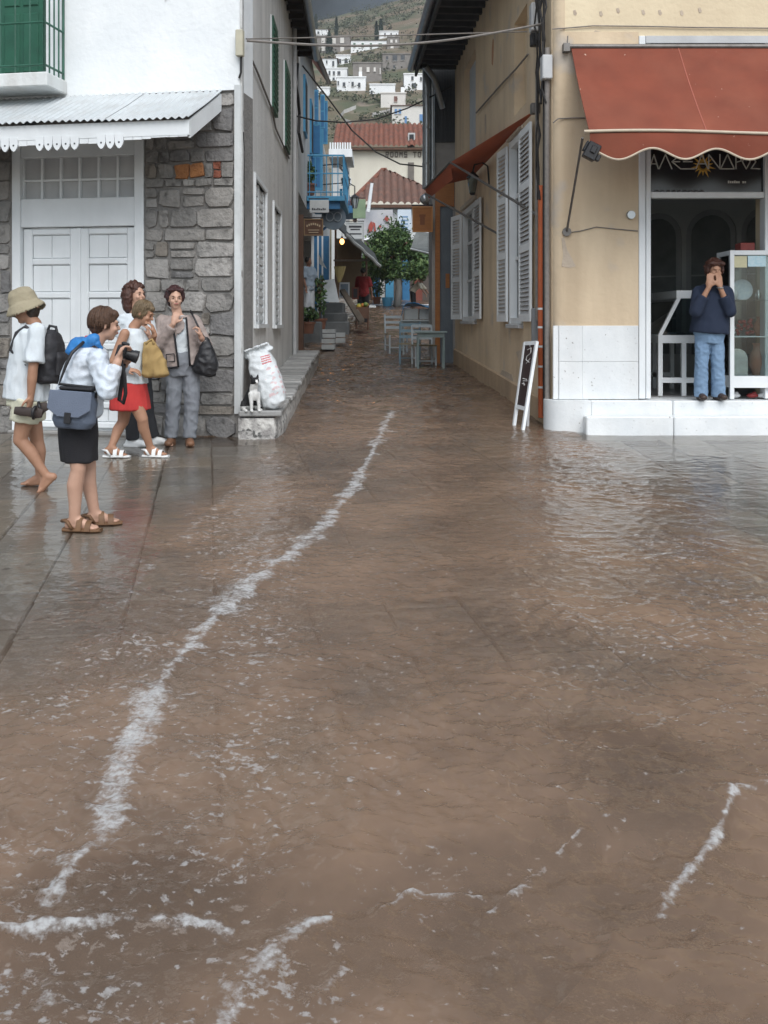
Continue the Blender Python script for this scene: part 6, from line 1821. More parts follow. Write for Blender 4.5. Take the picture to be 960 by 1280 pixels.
# hillside
def hill_z(x, y):
    if y < 60: return gz(y)
    if y < 180: z = 4.0+(y-60)*0.275
    else: z = 37+(min(y, 420)-180)*(0.372+0.0011*max(-150, min(90, x+34)))
    if y > 420: z -= (y-420)*0.3
    k = min(1, (y-60)/80)
    return z + k*(3.0*noise.noise(Vector((x*.03, y*.02, 3)))+1.2*noise.noise(Vector((x*.1, y*.08, 7))))
m = MB()
xs = [-300+i*7.5 for i in range(81)]; ys = [60+i*6 for i in range(66)]
m.add([(x, y, hill_z(x, y)-(0.3 if y == 60 else 0)) for y in ys for x in xs], [(j*81+i, j*81+i+1, (j+1)*81+i+1, (j+1)*81+i) for j in range(65) for i in range(80)])
M_hill = mat('dry_hillside', (0.155,0.115,0.075), (0.075,0.085,0.045), 0.055, 0.95, 0.5, 0.6, spots=((0.20,0.165,0.125), 0.25, 0.55, 0.7), contrast=(0.4,0.6), detail=8)
m.build('hill', M_hill, smooth=True, kind='structure')
def on_hill(px, py):
    y = 90.0
    while y < 430:
        p = J(px, py, y)
        if p.z < hill_z(p.x, y): return y
        y += 0.5
    return 420
M_hw = mat('hill_white', (0.80,0.81,0.81), (0.70,0.72,0.72), 0.5, 0.9)
M_hg = mat('hill_grey_stone', (0.24,0.22,0.20), (0.17,0.155,0.14), 0.8, 0.95, 0.4, 4)
M_hc = mat('hill_cream', (0.66,0.64,0.60), (0.58,0.56,0.52), 0.5, 0.9)
M_hdark = mat('hill_window', (0.05,0.055,0.06), None, rough=0.3)
M_hgreen = mat('hill_green_shutter', (0.05,0.12,0.07), None, rough=0.6)
M_hroof = mat('hill_roof', (0.22,0.11,0.085), (0.16,0.085,0.07), 1, 0.9)
M_hblue = mat('hill_blue', (0.10,0.22,0.42), None, rough=0.6)
HG = 'houses on the hillside'
def hill_house(label, px0, py0, px1, py1, mt, wins, roof=None, depth=7, wmat=None, extra=None, chim=None):
    """pixel box, windows as (u, v, w, h) fractions of the front"""
    y = on_hill((px0+px1)/2, py1)
    t = empty('hill_house', J((px0+px1)/2, py1, y), label, 'house', HG)
    a_, b_ = J(px0, py1, y), J(px1, py0, y)
    m = MB(); m.box(a_.x, b_.x, y, y+depth, a_.z-3, b_.z); m.build('wall', mt, t)
    if roof == 'tile':
        m = MB(); h = 0.9
        m.add([(a_.x-.3, y-.3, b_.z), (b_.x+.3, y-.3, b_.z), (b_.x+.3, y+depth, b_.z), (a_.x-.3, y+depth, b_.z), (a_.x-.3, y+depth/2, b_.z+h), (b_.x+.3, y+depth/2, b_.z+h)], [(0,1,5,4),(1,2,5),(2,3,4,5),(3,0,4),(0,3,2,1)]); m.build('roof', M_hroof, t)
    else:
        m = MB(); m.box(a_.x-.15, b_.x+.15, y-.15, y+depth, b_.z+0.002, b_.z+0.25); m.build('parapet', mt if roof is None else M_hroof, t)
    for (u, v, w, h) in wins:
        m = MB(); fbox(m, px0+(px1-px0)*(u-w/2), py0+(py1-py0)*(v-h/2), px0+(px1-px0)*(u+w/2), py0+(py1-py0)*(v+h/2), y-0.12, y-0.01); wi = m.build('window', wmat or M_hdark, t)
        m = MB(); fbox(m, px0+(px1-px0)*(u-w/2)-.25, py0+(py1-py0)*(v+h/2), px0+(px1-px0)*(u+w/2)+.25, py0+(py1-py0)*(v+h/2)+.35, y-0.2, y-0.01); m.build('sill', M_hc, wi)
    if chim:
        m = MB(); c = J(px0+(px1-px0)*chim, py0, y+1); m.box(c.x-.35, c.x+.35, y+1, y+1.7, c.z, c.z+1.3); m.build('chimney', M_hw, t)
    return t
hill_house('long white house with four green shuttered windows high on the hill', 438.5, 50.5, 483.5, 62.5, M_hw, [(.1,.5,.06,.45),(.33,.5,.06,.45),(.56,.5,.06,.45),(.82,.5,.1,.4)], 'tile', wmat=M_hgreen)
hill_house('small white house above the long one, near the hilltop', 474, 39.5, 498, 47, M_hw, [(.3,.5,.08,.5),(.62,.5,.08,.5),(.9,.5,.05,.4)], None)
hill_house('narrow grey house under the small white hilltop house', 484, 46.5, 499, 60, M_hg, [(.35,.35,.2,.25),(.75,.35,.15,.25),(.4,.8,.25,.4)], None, wmat=M_hc)
hill_house('white house with red roof at the far left of the hill', 386, 36.5, 410, 44.5, M_hw, [(.15,.5,.08,.4),(.5,.55,.1,.4)], 'tile')
hill_house('tall grey stone mansion with pale windows beside a cypress', 391, 45.5, 438, 67, M_hg, [(.28,.22,.1,.3),(.28,.68,.1,.3),(.56,.25,.1,.3),(.78,.22,.1,.3),(.78,.7,.1,.3),(.05,.3,.08,.3)], None, wmat=M_hc)
hill_house('wide stone ruin with dark openings under the hilltop', 478, 68, 527, 86, M_hg, [(.12,.25,.05,.25),(.32,.25,.12,.4),(.52,.22,.1,.35),(.3,.85,.05,.2),(.86,.7,.05,.2)], None, wmat=M_hdark)
hill_house('square grey house with three pale windows in the middle', 441, 79, 477, 103, M_hg, [(.27,.32,.1,.24),(.53,.32,.1,.24),(.76,.32,.07,.2),(.95,.4,.03,.3)], None, wmat=M_hc)
hill_house('small terrace house with white arches below the mansion', 420, 69.5, 438, 80, M_hw, [(.25,.65,.22,.5),(.7,.65,.22,.5)], None)
hill_house('upper white house stepped above the white cube houses', 403, 73, 421, 86, M_hw, [(.3,.35,.1,.3),(.75,.5,.14,.5)], 'tile')
hill_house('white cube house with two dark windows, upper of the cluster', 408, 86, 434, 101, M_hw, [(.15,.35,.09,.35),(.36,.35,.1,.3),(.6,.35,.14,.3),(.35,.85,.1,.25)], None)
hill_house('white cube house with three windows, lower of the cluster', 421, 97, 457, 114, M_hw, [(.25,.5,.09,.3),(.55,.48,.08,.35),(.78,.55,.08,.35),(.05,.4,.05,.3)], None, chim=.82)
hill_house('low white house with long green canopy on the slope', 462, 106, 494, 118, M_hw, [(.08,.8,.08,.4)], None)
hill_house('white house with blue door at the right edge of hill', 505, 93, 530, 112, M_hw, [(.42,.25,.12,.25),(.5,.75,.22,.35),(.85,.3,.1,.25)], None)
hill_house('small white house with a single brown window and chimney', 476, 117, 507, 134, M_hc, [(.6,.4,.13,.4)], None, wmat=M_hroof, chim=.88)
hill_house('large white house with blue window just above red roof', 490, 132, 531, 156, M_hc, [(.12,.3,.08,.25),(.24,.3,.08,.25),(.42,.75,.07,.4),(.9,.65,.12,.4)], 'tile', wmat=M_hblue)
hill_house('small white outbuilding at the foot of the cypress', 397, 110, 412, 121, M_hw, [(.4,.5,.2,.4)], None)
gc_y = on_hill(478, 110)-0.5
m = MB(); fbox(m, 466, 109.5, 494, 112, gc_y-1.6, gc_y); m.build('green_canopy', M_hgreen, label='long dark green canopy along the low white hill house', cat='canopy')
# pale stone walls on the slope
M_tw = mat('hill_terrace_wall', (0.52,0.51,0.49), (0.4,0.39,0.37), 1, 0.95)
for k, (pts, lab) in enumerate((([(425, 149), (430, 143), (440, 139), (445, 137)], 'pale zigzag path wall on the slope below the houses'), ([(465, 147), (478, 144), (490, 141)], 'pale terrace wall running up to the white house'), ([(431, 154), (440, 158)], 'short pale wall above the tiled roof'))):
    m = MB(); W_ = []
    for px, py in pts:
        y = on_hill(px, py); W_.append(J(px, py, y))
    for p, q in zip(W_[:-1], W_[1:]):
        m.add([p+Vector((0,0,-1.5)), q+Vector((0,0,-1.5)), q+Vector((0,.5,-1.5)), p+Vector((0,.5,-1.5)), p+Vector((0,0,.9)), q+Vector((0,0,.9)), q+Vector((0,.5,.9)), p+Vector((0,.5,.9))], [(0,3,2,1),(4,5,6,7),(0,1,5,4),(1,2,6,5),(2,3,7,6),(3,0,4,7)])
    m.build('terrace_wall', M_tw, label=lab, cat='wall')
# cypresses
M_cyp = [mat('cypress_%d' % i, c, None, rough=0.8) for i, c in enumerate(((0.018,0.035,0.020), (0.028,0.05,0.028), (0.012,0.025,0.015), (0.03,0.055,0.03)))]
def cypress(label, px, py0, py1, w):
    y = on_hill(px, py1); b_ = J(px, py1, y); h = (py1-py0)/F*y; rw = w/F*y/2
    t = empty('cypress_tree', b_, label, 'tree', 'cypresses on the hill')
    m = MB(); m.cyl(b_-Vector((0,0,1)), b_+Vector((0,0,h*.9)), 0.2, 0.04, 6); m.build('trunk', M_brownpost, t)
    r_ = random.Random(int(px*7))
    m = MB()
    def fn(r_):
        v = r_.random()**1.2; rr = rw*(math.sin(math.pi*min(1, .12+v*.88))**.7)*(1-v*.55)*math.sqrt(r_.random()); q = r_.uniform(0, 6.28)
        return b_+Vector((rr*math.cos(q), rr*math.sin(q), h*v))
    leaves(m, fn, 700, 0.45, r_); m.build('crown', M_cyp, t)
cypress('tall dark cypress in front of the grey stone mansion', 411.5, 39, 68, 11)
cypress('slender cypress on the skyline beside the hill edge', 395, 18, 36, 5)
cypress('slim cypress rising behind the grey stone mansion', 420.5, 22, 47, 5)
cypress('thin cypress left of the small white hilltop house', 470.5, 27, 50, 5)
cypress('dark cypress behind the small white hilltop house', 476, 24, 44, 7)
# scattered scrub on the slope, one mass
r_ = random.Random(77)
m = MB()
n_ = 0
cl = []
while len(cl) < 520:
    y = r_.uniform(150, 425); x = r_.uniform(-60, 60) if r_.random() < .75 else r_.uniform(-160, 160)
    z = hill_z(x, y); cl.append((Vector((x, y, z)), r_.uniform(0.8, 2.6)))
for px, py, s in ((440, 40, 5), (445, 36, 4), (438, 42, 4), (450, 34, 3.5), (455, 42, 3), (500, 12, 5), (508, 8, 5), (495, 18, 4), (512, 15, 5), (450, 20, 4), (462, 14, 4), (452, 24, 4), (470, 10, 3.5), (400, 32, 3.5), (405, 31, 3), (388, 34, 3), (430, 32, 3), (437, 30, 3), (515, 130, 3), (512, 116, 2.5), (420, 121, 2.2), (440, 125, 2.5), (455, 128, 2.5), (470, 122, 2.5), (470, 150, 2), (455, 150, 2), (480, 154, 2), (500, 26, 4), (480, 30, 3.5), (488, 22, 3.5)):
    y = on_hill(px, py+2) if py > 9 else 419; cl.append((J(px, py, y), s*0.8))
for c, s in cl:
    for _ in range(int(26+s*14)):
        v = Vector((r_.gauss(0, .5), r_.gauss(0, .5), abs(r_.gauss(0, .45)))); p = c+v*s
        q = Vector((r_.gauss(0, 1), r_.gauss(-.5, 1), r_.gauss(0.8, 0.7))).normalized(); u = q.orthogonal().normalized(); w = q.cross(u); k = r_.uniform(.15, .34)
        m.cur = r_.choice((0, 1, 1, 2, 3)); m.add([p-u*k, p-w*k, p+u*k, p+w*k], [(0, 1, 2, 3)])
M_scrub = [mat('scrub_%d' % i, c, None, rough=0.9) for i, c in enumerate(((0.045,0.055,0.028), (0.06,0.07,0.036), (0.08,0.078,0.046), (0.036,0.046,0.025)))]
m.build('scrub', M_scrub, label='dark green scrub scattered over the hillside', kind='stuff')

# ------------------------------------------------------------------ overhead cables
def cable(label, pts, r, mt, sag=0.0):
    P = [Vector(p) for p in pts]
    if len(P) == 2:
        P = [P[0].lerp(P[1], k/16)-Vector((0, 0, sag*math.sin(math.pi*k/16))) for k in range(17)]
    m = MB(); m.tube(P, r, 6); m.build('overhead_cable', mt, label=label, cat='cable')
cable('pale overhead cable strung between the two corner houses', [LS @ Vector((0.02, -0.07, ls(308, 69)[1])), RS @ Vector((-0.35, -0.05, rs(661, 62)[1]))], 0.014, M_cable_g, 0.14)
cable('second thin cable sagging beside the pale overhead cable', [LS @ Vector((0.05, -0.06, ls(308, 66)[1])), LS @ Vector((1.6, -0.5, ls(330, 80)[1]+0.05)), RS @ Vector((-0.9, -0.12, rs(650, 71)[1]))], 0.008, M_cable_g)
cable('thin dark cable running down from stone house to drainpipe', [J(378, 82, 20.2), J(408, 120, 20.6), J(440, 163, 20.9), J(470, 190, 20.8), J(500, 205, 20.6), J(536, 209, 20.4)], 0.016, M_cable)
cable('thin dark cable stretched level above the blue balcony', [J(370, 145, 19.6), J(395, 151, 20), J(430, 153, 20.4), J(470, 149, 20.6), J(510, 135, 20.5), J(565, 108, 20.2)], 0.016, M_cable)

# ------------------------------------------------------------------ storm cloud standing behind the hill
m = MB()
nu, nv = 96, 36
vs = []
for j in range(nv+1):
    for i in range(nu+1):
        az = math.radians(-75+150*i/nu); el = math.radians(2+36*j/nv)
        d = Vector((math.sin(az)*math.cos(el), math.cos(az)*math.cos(el), math.sin(el)))
        p = d*3.2
        r = 1500+260*(noise.noise(p)+0.6*noise.noise(p*2.2)+0.35*noise.noise(p*4.7))+420*(j/nv)**3
        vs.append(d*r)
m.add(vs, [(j*(nu+1)+i, j*(nu+1)+i+1, (j+1)*(nu+1)+i+1, (j+1)*(nu+1)+i) for j in range(nv) for i in range(nu)])
m.build('sky', mat('storm_cloud', (0.125,0.150,0.172), (0.105,0.128,0.15), 0.0025, 1.0, spec=0.0), smooth=True, kind='structure')

# ------------------------------------------------------------------ rain-soaked air
hz_m = bpy.data.materials.new('thin_haze'); hz_m.use_nodes = True
N, L = hz_m.node_tree.nodes, hz_m.node_tree.links
N.remove(N['Principled BSDF'])
pv = N.new('ShaderNodeVolumePrincipled'); pv.inputs['Color'].default_value = (0.80, 0.86, 0.92, 1); pv.inputs['Density'].default_value = 0.0004
L.new(pv.outputs[0], N['Material Output'].inputs['Volume'])
m = MB(); m.box(-330, 330, -70, 480, -2.0, 175)
m.build('haze', hz_m, label='thin damp haze over the plaza and hillside', kind='stuff')
# ------------------------------------------------------------------ people and the cat
M_skin = mat('skin_fair', (0.50,0.31,0.225), (0.44,0.26,0.185), 9, 0.55)
M_skin_t = mat('skin_tanned', (0.38,0.21,0.135), (0.32,0.17,0.105), 9, 0.55)
M_skin_d = mat('skin_dark_tan', (0.24,0.125,0.08), (0.2,0.10,0.065), 9, 0.55)
M_eye = mat('eye_dark', (0.05,0.032,0.027), None, rough=0.7)
M_lip = mat('lips', (0.34,0.12,0.10), None, rough=0.45)
def cloth(name, c, c2=None, rough=0.9, scale=6):
    return mat(name, c, c2 or tuple(q*0.86 for q in c), scale, rough, 0.25, 160)
UP = Vector((0, 0, 1))
def axes(fw, up=UP):
    fw = Vector(fw).normalized(); s = fw.cross(Vector(up)).normalized(); u = s.cross(fw).normalized()
    return s, fw, u                       # s points to the person's right
def rotm(s, f, u): return Matrix((s, f, u)).transposed()
def head(m, c, fw, up=UP, k=1.0):
    s, f, u = axes(fw, up); R = rotm(s, f, u)
    E = lambda o, r: m.ell(c+(s*o[0]+f*o[1]+u*o[2])*k, tuple(q*k for q in r), R)
    E((0,-.012,.018), (.072,.092,.094)); E((0,.028,-.035), (.058,.060,.074)); E((0,.048,-.088), (.032,.030,.025)); E((0,.02,-.07), (.052,.05,.035))
    m.cap(c+(f*.084+u*.006)*k, c+(f*.103-u*.024)*k, .009*k, .013*k, 8)
    E((0,.080,.020), (.045,.012,.010)); E((0,.086,-.056), (.022,.010,.012))
    for q in (-1, 1): E((q*.074,-.008,-.012), (.010,.018,.030)); E((q*.036,.068,-.03), (.022,.018,.02))
def face_bits(root, c, fw, up=UP, k=1.0, lips=True, brow=None):
    s, f, u = axes(fw, up); R = rotm(s, f, u)
    for q in (-1, 1):
        m = MB(); m.ell(c+(s*q*.031+f*.0815-u*.002)*k, (.0095*k, .007*k, .0042*k), R, 10, 6); m.build('eye', M_eye, root, smooth=True)
        if brow:
            m = MB(); m.ell(c+(s*q*.033+f*.088+u*.022)*k, (.016*k, .005*k, .0032*k), R, 10, 6); m.build('eyebrow', brow, root, smooth=True)
    if lips:
        m = MB(); m.ell(c+(f*.0935-u*.055)*k, (.021*k, .006*k, .0075*k), R, 10, 6); m.build('mouth', M_lip, root, smooth=True)
def torso(m, P, N, fw, k=1.0, inf=0.0, secs=None):
    U = (N-P).normalized(); s = Vector(fw).cross(U).normalized(); f = U.cross(s).normalized()
    L_ = (N-P).length
    secs = secs or [(-.22, .115, .09, 0), (0, .160, .112, 0), (.25, .132, .092, 0), (.6, .145, .108, .012), (.86, .150, .080, .0), (1.0, .075, .06, 0)]
    m.loft([(P+U*L_*t+f*o*k, s, f, (a_+inf)*k, (b_+inf)*k) for t, a_, b_, o in secs])
    return s, f, U
def arm(m, a, b, c, k=1.0, r=(.048, .038, .027)):
    a, b, c = Vector(a), Vector(b), Vector(c)
    m.cap(a, b, r[0]*k, r[1]*k); m.cap(b, b.lerp(c, .35), r[1]*k, r[1]*1.02*k); m.cap(b.lerp(c, .35), c, r[1]*1.02*k, r[2]*k)
def leg(m, hip, knee, ank, toe, k=1.0, foot=True, r=(.083, .054, .052, .034)):
    hip, knee, ank = map(Vector, (hip, knee, ank))
    toe = Vector(toe).normalized()
    m.cap(hip, hip.lerp(knee, .4), r[0]*k, r[0]*.92*k); m.cap(hip.lerp(knee, .4), knee, r[0]*.92*k, r[1]*k)
    back = -Vector((toe.x, toe.y, 0)).normalized()
    mid = knee.lerp(ank, .32)+back*.014*k
    m.cap(knee, mid, r[1]*.95*k, r[2]*k); m.cap(mid, knee.lerp(ank, .7)+back*.004, r[2]*k, r[3]*1.15*k); m.cap(knee.lerp(ank, .7)+back*.004, ank, r[3]*1.15*k, r[3]*k)
    if foot:
        dn = Vector((0, 0, -1)); th = Vector((toe.x, toe.y, 0)).normalized()
        if abs(toe.z) > .05: dn = (toe.cross(th.cross(UP)).normalized()); dn = dn if dn.z < 0 else -dn
        heel = ank-toe*.035*k+dn*.040*k; ball = ank+toe*.105*k+dn*.052*k; tip = ank+toe*.155*k+dn*.056*k
        m.cap(ank, heel, .034*k, .032*k); m.cap(ank+toe*.02*k+dn*.01*k, ball, .033*k, .026*k); m.cap(heel, ball, .028*k, .024*k)
        side = toe.cross(dn).normalized()
        for q in (-.03, -.014, .002, .017, .031): m.cap(ball+side*q*k, tip+side*q*1.05*k-toe*abs(q)*.5, .015*k, .011*k, 8)
def hand(m, w, d, n, th, curl=0.5, k=1.0):
    """w wrist, d finger direction, n palm normal, th thumb side"""
    w = Vector(w); d = Vector(d).normalized(); n = Vector(n); n = (n-d*n.dot(d)).normalized(); s = d.cross(n).normalized()
    if s.dot(Vector(th)) < 0: s = -s
    R = rotm(s, n, d)
    m.ell(w+d*.045*k, (.040*k, .017*k, .055*k), R); m.cap(w-d*.01*k, w+d*.03*k, .026*k, .026*k, 10)
    for q, L_ in ((.030, .062), (.010, .072), (-.010, .067), (-.029, .052)):
        b = w+(d*.085+s*q)*k
        a1 = curl*.9; a2 = curl*2.0
        p1 = b+(d*math.cos(a1)+n*math.sin(a1))*L_*.52*k
        p2 = p1+(d*math.cos(a2)+n*math.sin(a2))*L_*.52*k
        m.cap(b, p1, .0095*k, .0088*k, 8); m.cap(p1, p2, .0088*k, .0075*k, 8)
    b = w+(d*.022+s*.030)*k; p1 = b+(d*.6+s*.75+n*.25*curl).normalized()*.042*k; p2 = p1+(d*.9+s*.15+n*.5*curl).normalized()*.032*k
    m.cap(b, p1, .013*k, .011*k, 8); m.cap(p1, p2, .011*k, .009*k, 8)
def curls(m, c, s, f, u, n, r_hair, seed, low=-.55):
    """small clumps over a head of curly hair, leaving the face clear"""
    q = random.Random(seed); k = 0
    while k < n:
        d = Vector((q.gauss(0, 1), q.gauss(0, 1), q.gauss(0, 1))).normalized()
        if d.z < low or (d.y > .25 and d.z < .55): continue
        p = c+(s*d.x*r_hair[0]+f*d.y*r_hair[1]+u*d.z*r_hair[2])
        m.ell(p, q.uniform(.011, .021), None, 8, 6); k += 1
def strands(root, c, s, f, u, mt, n, rad, seed, part=0.0, low=(-.9, -.15), name='hair_strands'):
    """locks combed from the crown over the head"""
    q = random.Random(seed); m = MB()
    for _ in range(n):
        az = q.uniform(-math.pi, math.pi)
        fr_ = max(0, math.cos(az))           # towards the face
        end = low[0]+(low[1]-low[0])*0 if fr_ < .35 else low[1]+.75*(fr_-.35)
        z0 = .97; pts = []
        wv = q.uniform(-.25, .25); out = q.uniform(.98, 1.07)
        for i in range(8):
            zz = z0+(end-z0)*i/7; rr = math.sqrt(max(0, 1-zz*zz)); a2 = az+wv*i/7
            if zz < 0: rr = 1-.25*zz*zz
            pts.append(c+(s*math.sin(a2)*rr*rad[0]+f*math.cos(a2)*rr*rad[1]+u*zz*rad[2])*out)
        m.tube(pts, .006, 4, radii=[.003, .0045, .005, .005, .005, .0045, .004, .001])
    o = m.build(name, mt, root, smooth=True); o['kind'] = 'stuff'
def foot_z(p): return Vector((p.x, p.y, gz(p.y)))

# ---- person in sun hat, barefoot, walking off to the left
Y = 7.83
fw = Vector((-1, 0.12, 0))
P1 = empty('person', foot_z(J(48, 612, Y)), 'barefoot person in beige sun hat, white t-shirt and cream shorts carrying sandals', 'person')
pel, nk, hd = J(35, 490, Y), J(44, 405, Y), J(33, 386, Y)
sh_n, sh_f = J(47, 414, Y-.17), J(42, 413, Y+.17)
el, wr = J(41, 462, Y-.22), J(38.5, 495, Y-.20)
m = MB()
torso(m, pel, nk, fw, .98, -.03); m.cap(nk, hd+Vector((.02, 0, -.06)), .052, .05); head(m, hd, Vector((-1, 0.05, -.12)))
arm(m, sh_n, el, wr); hand(m, wr, J(37, 510, Y-.2)-wr, (-1, .3, 0), (-1, 0, 0), .75)
arm(m, sh_f, J(26, 455, Y+.24), J(22, 490, Y+.22)); hand(m, J(22, 490, Y+.22), (-.1, 0, -1), (-1, 0, 0), (-1, 0, 0), .5)
leg(m, J(36, 503, Y-.09), J(25, 550, Y-.09), J(58, 595, Y-.08), (-.72, 0, -.66))
a2 = J(50, 592, Y+.12); a2.z = gz(a2.y)+.078
leg(m, J(36, 503, Y+.09), J(46, 549, Y+.10), a2, (-1, .1, 0))
soft(m, 'body', M_skin_t, P1, .008, 4)
m = MB()
U = (nk-pel).normalized()
torso(m, pel, nk, fw, 1.0, .015, [(-.10, .175, .150, 0), (.1, .165, .145, .01), (.4, .155, .13, .012), (.7, .155, .118, .015), (.88, .150, .088, .0), (.985, .075, .065, 0)])
m.cap(sh_n, sh_f, .062, .062); m.cap(sh_n, sh_n.lerp(el, .4), .062, .066); m.cyl(sh_n.lerp(el, .3), sh_n.lerp(el, .82), .066, .078, 16); m.cyl(sh_f, sh_f.lerp(J(26, 455, Y+.24), .8), .062, .078, 16)
soft(m, 'tshirt', cloth('white_cotton', (0.60,0.64,0.66), (0.52,0.57,0.60)), P1, .008, 2, (.012, 13), .45)
m = MB()
for hp, kn in ((J(36, 499, Y-.09), J(30, 527, Y-.09)), (J(36, 499, Y+.09), J(40, 527, Y+.10))): m.cyl(hp, kn, .118, .108, 18)
torso(m, pel, nk, fw, 1.0, .012, [(-.2, .16, .125, 0), (.15, .15, .115, 0)])
soft(m, 'shorts', cloth('cream_cotton', (0.58,0.57,0.44), (0.5,0.49,0.38)), P1, .010, 3, (.008, 12))
s, f, u = axes(Vector((-1, .05, -.35)))
hc = hd+u*.055+f*.005
m = MB(); m.loft([(hc, s, f, .098, .112), (hc+u*.06, s, f, .092, .104), (hc+u*.105, s, f, .07, .078), (hc+u*.118, s, f, .04, .045)])
n = 32; vs = []
for r_in, dz in ((.085, .02), (.098, .0), (.118, -.022), (.138, -.045)):
    for j in range(n):
        t = 2*math.pi*j/n; vs.append(hc+(s*math.cos(t)*r_in*.98+f*math.sin(t)*r_in*1.12)+u*(dz-(0.035*abs(math.cos(t)) if r_in > .12 else 0)))
b_ = len(vs); vs += [v-u*.022 for v in vs]
fs = [(i*n+j, i*n+(j+1) % n, (i+1)*n+(j+1) % n, (i+1)*n+j) for i in range(3) for j in range(n)]
fs += [tuple(b_+q for q in reversed(g)) for g in fs]+[(3*n+j, b_+3*n+j, b_+3*n+(j+1) % n, 3*n+(j+1) % n) for j in range(n)]+[(j, (j+1) % n, b_+(j+1) % n, b_+j) for j in range(n)]
m.add(vs, fs); soft(m, 'sun_hat', cloth('khaki_cotton', (0.33,0.29,0.20), (0.27,0.235,0.16)), P1, .006, 2, (.003, 18))
m = MB(); s, f, u = axes(Vector((-1, 0.05, -.12)))
m.ell(hd-f*.045-u*.02, (.07, .055, .07), rotm(s, f, u)); soft(m, 'hair', mat('dark_brown_hair', (0.04,0.028,0.02), (0.03,0.02,0.015), 40, 0.5), P1, .008, 1, (.005, 40), ridge=False)
# backpack
bp = empty('backpack', J(64, 478, Y), 'black rounded backpack on the back of the person in the sun hat', 'backpack')
m = MB(); bc = J(62, 446, Y)
s, f, u = axes(fw, U)
m.loft([(bc-u*.21, s, f, .11, .075), (bc-u*.19, s, f, .15, .10), (bc-u*.05, s, f, .155, .115), (bc+u*.10, s, f, .14, .10), (bc+u*.18, s, f, .10, .07), (bc+u*.21, s, f, .05, .04)])
soft(m, 'bag', cloth('black_nylon', (0.018,0.018,0.021), (0.028,0.027,0.03), .55), bp, .011, 4, (.008, 12))
m = MB(); m.loft([(bc-u*.15-f*.10, s, f, .10, .035), (bc-f*.115, s, f, .11, .035), (bc+u*.04-f*.10, s, f, .08, .02)]); soft(m, 'front_pocket', cloth('black_nylon', (0.018,0.018,0.021)), bp, .01, 3)
for q in (-1, 1):
    o_ = s*q*.10
    m = MB(); m.tube([bc+u*.17+o_+f*.05, nk+o_*1.2-u*.02+f*.02, nk+o_*1.35-u*.07+f*.085, nk+o_*1.45-u*.20+f*.125, bc-u*.06+f*.11+o_*1.72, bc-u*.18+f*.07+o_*1.2], .016, 6); m.build('strap', cloth('black_nylon', (0,0,0)), bp, smooth=True)
m = MB(); m.tube([bc+u*.20+f*.02, bc+u*.245-f*.0, bc+u*.235-f*.05, bc+u*.19-f*.06], .012, 6); m.build('top_loop', M_black, bp)
# sandals in the hand
for k, (px, py, dy, lab) in enumerate(((36, 515, -.24, 'dark sandal hanging from the hand of the hatted person, outer one'), (43, 513, -.16, 'dark sandal held against the cream shorts, inner one'))):
    c = J(px, py, Y+dy); d = Vector((1, .25*k, .35 if k else -.12)).normalized(); t = empty('sandal', c-Vector((0, 0, .04)), lab, 'sandal')
    s_, f_, u_ = axes(d, Vector((0, -1, .2)))
    m = MB(); m.loft([(c-f_*.11, s_, u_, .028, .012), (c-f_*.06, s_, u_, .036, .012), (c, s_, u_, .034, .012), (c+f_*.06, s_, u_, .043, .012), (c+f_*.105, s_, u_, .03, .012)], 14); m.build('sole', mat('dark_leather', (0.035,0.022,0.017), (0.025,0.017,0.014), 12, 0.6), t, smooth=40)
    m = MB(); m.tube([c+f_*.05+s_*(.045*math.cos(q*math.pi/8))+u_*(.012+.05*math.sin(q*math.pi/8)) for q in range(9)], .012, 6); m.build('strap', M_black, t, smooth=True)

# ---- photographer bending forward
Y = 6.51
fw = Vector((.93, .36, 0)).normalized()
P2 = empty('person', foot_z(J(103, 660, Y)), 'person photographing the flood in white windbreaker with blue hood and black skirt', 'person')
pel, nk, hd = J(96, 512, Y), J(117, 432, Y-.02), J(131, 405, Y)
sh_n, sh_f = J(122, 449, Y-.17), J(116, 441, Y+.16)
el, wr = J(133, 490, Y-.22), J(147, 452, Y-.20)
el2, wr2 = J(140, 487, Y+.22), J(157, 452, Y+.02)
m = MB()
torso(m, pel, nk, fw, .98, -.03); m.cap(nk, hd+Vector((-.02, 0, -.05)), .054, .05); head(m, hd, Vector((.90, .42, -.10)), UP, .93)
arm(m, sh_n, el, wr); hand(m, wr, J(152, 437, Y-.14)-wr, (1, .3, 0), (0, -.5, 1), .8)
arm(m, sh_f, el2, wr2); hand(m, wr2, J(165, 448, Y-.06)-wr2, (0, -.3, 1), (0, -1, 0), .7)
a1 = J(93, 652, Y-.06); a1.z = gz(a1.y)+.085
a2 = J(118, 640, Y+.10); a2.z = gz(a2.y)+.085
leg(m, J(92, 520, Y-.09), J(98, 586, Y-.09), a1, (1, -.1, 0), r=(.075, .050, .054, .036)); leg(m, J(100, 520, Y+.09), J(111, 584, Y+.09), a2, (1, .28, 0), r=(.075, .05, .052, .035))
soft(m, 'body', M_skin, P2, .008, 4)
m = MB()
torso(m, pel, nk, fw, 1.0, .012, [(-.03, .150, .135, 0), (.04, .165, .15, 0), (.25, .155, .135, -.005), (.6, .155, .135, .0), (.86, .160, .10, .0), (.99, .085, .07, 0)])
m.cap(sh_n, sh_f, .06, .06)
m.cap(sh_n, sh_n.lerp(el, .5), .066, .062); m.cap(sh_n.lerp(el, .5), el, .062, .056); m.cap(el, el.lerp(wr, .5), .056, .046); m.cyl(el.lerp(wr, .45), el.lerp(wr, .88), .047, .036, 14)
m.cap(sh_f, el2, .064, .055); m.cyl(el2, el2.lerp(wr2, .88), .065, .04, 14)
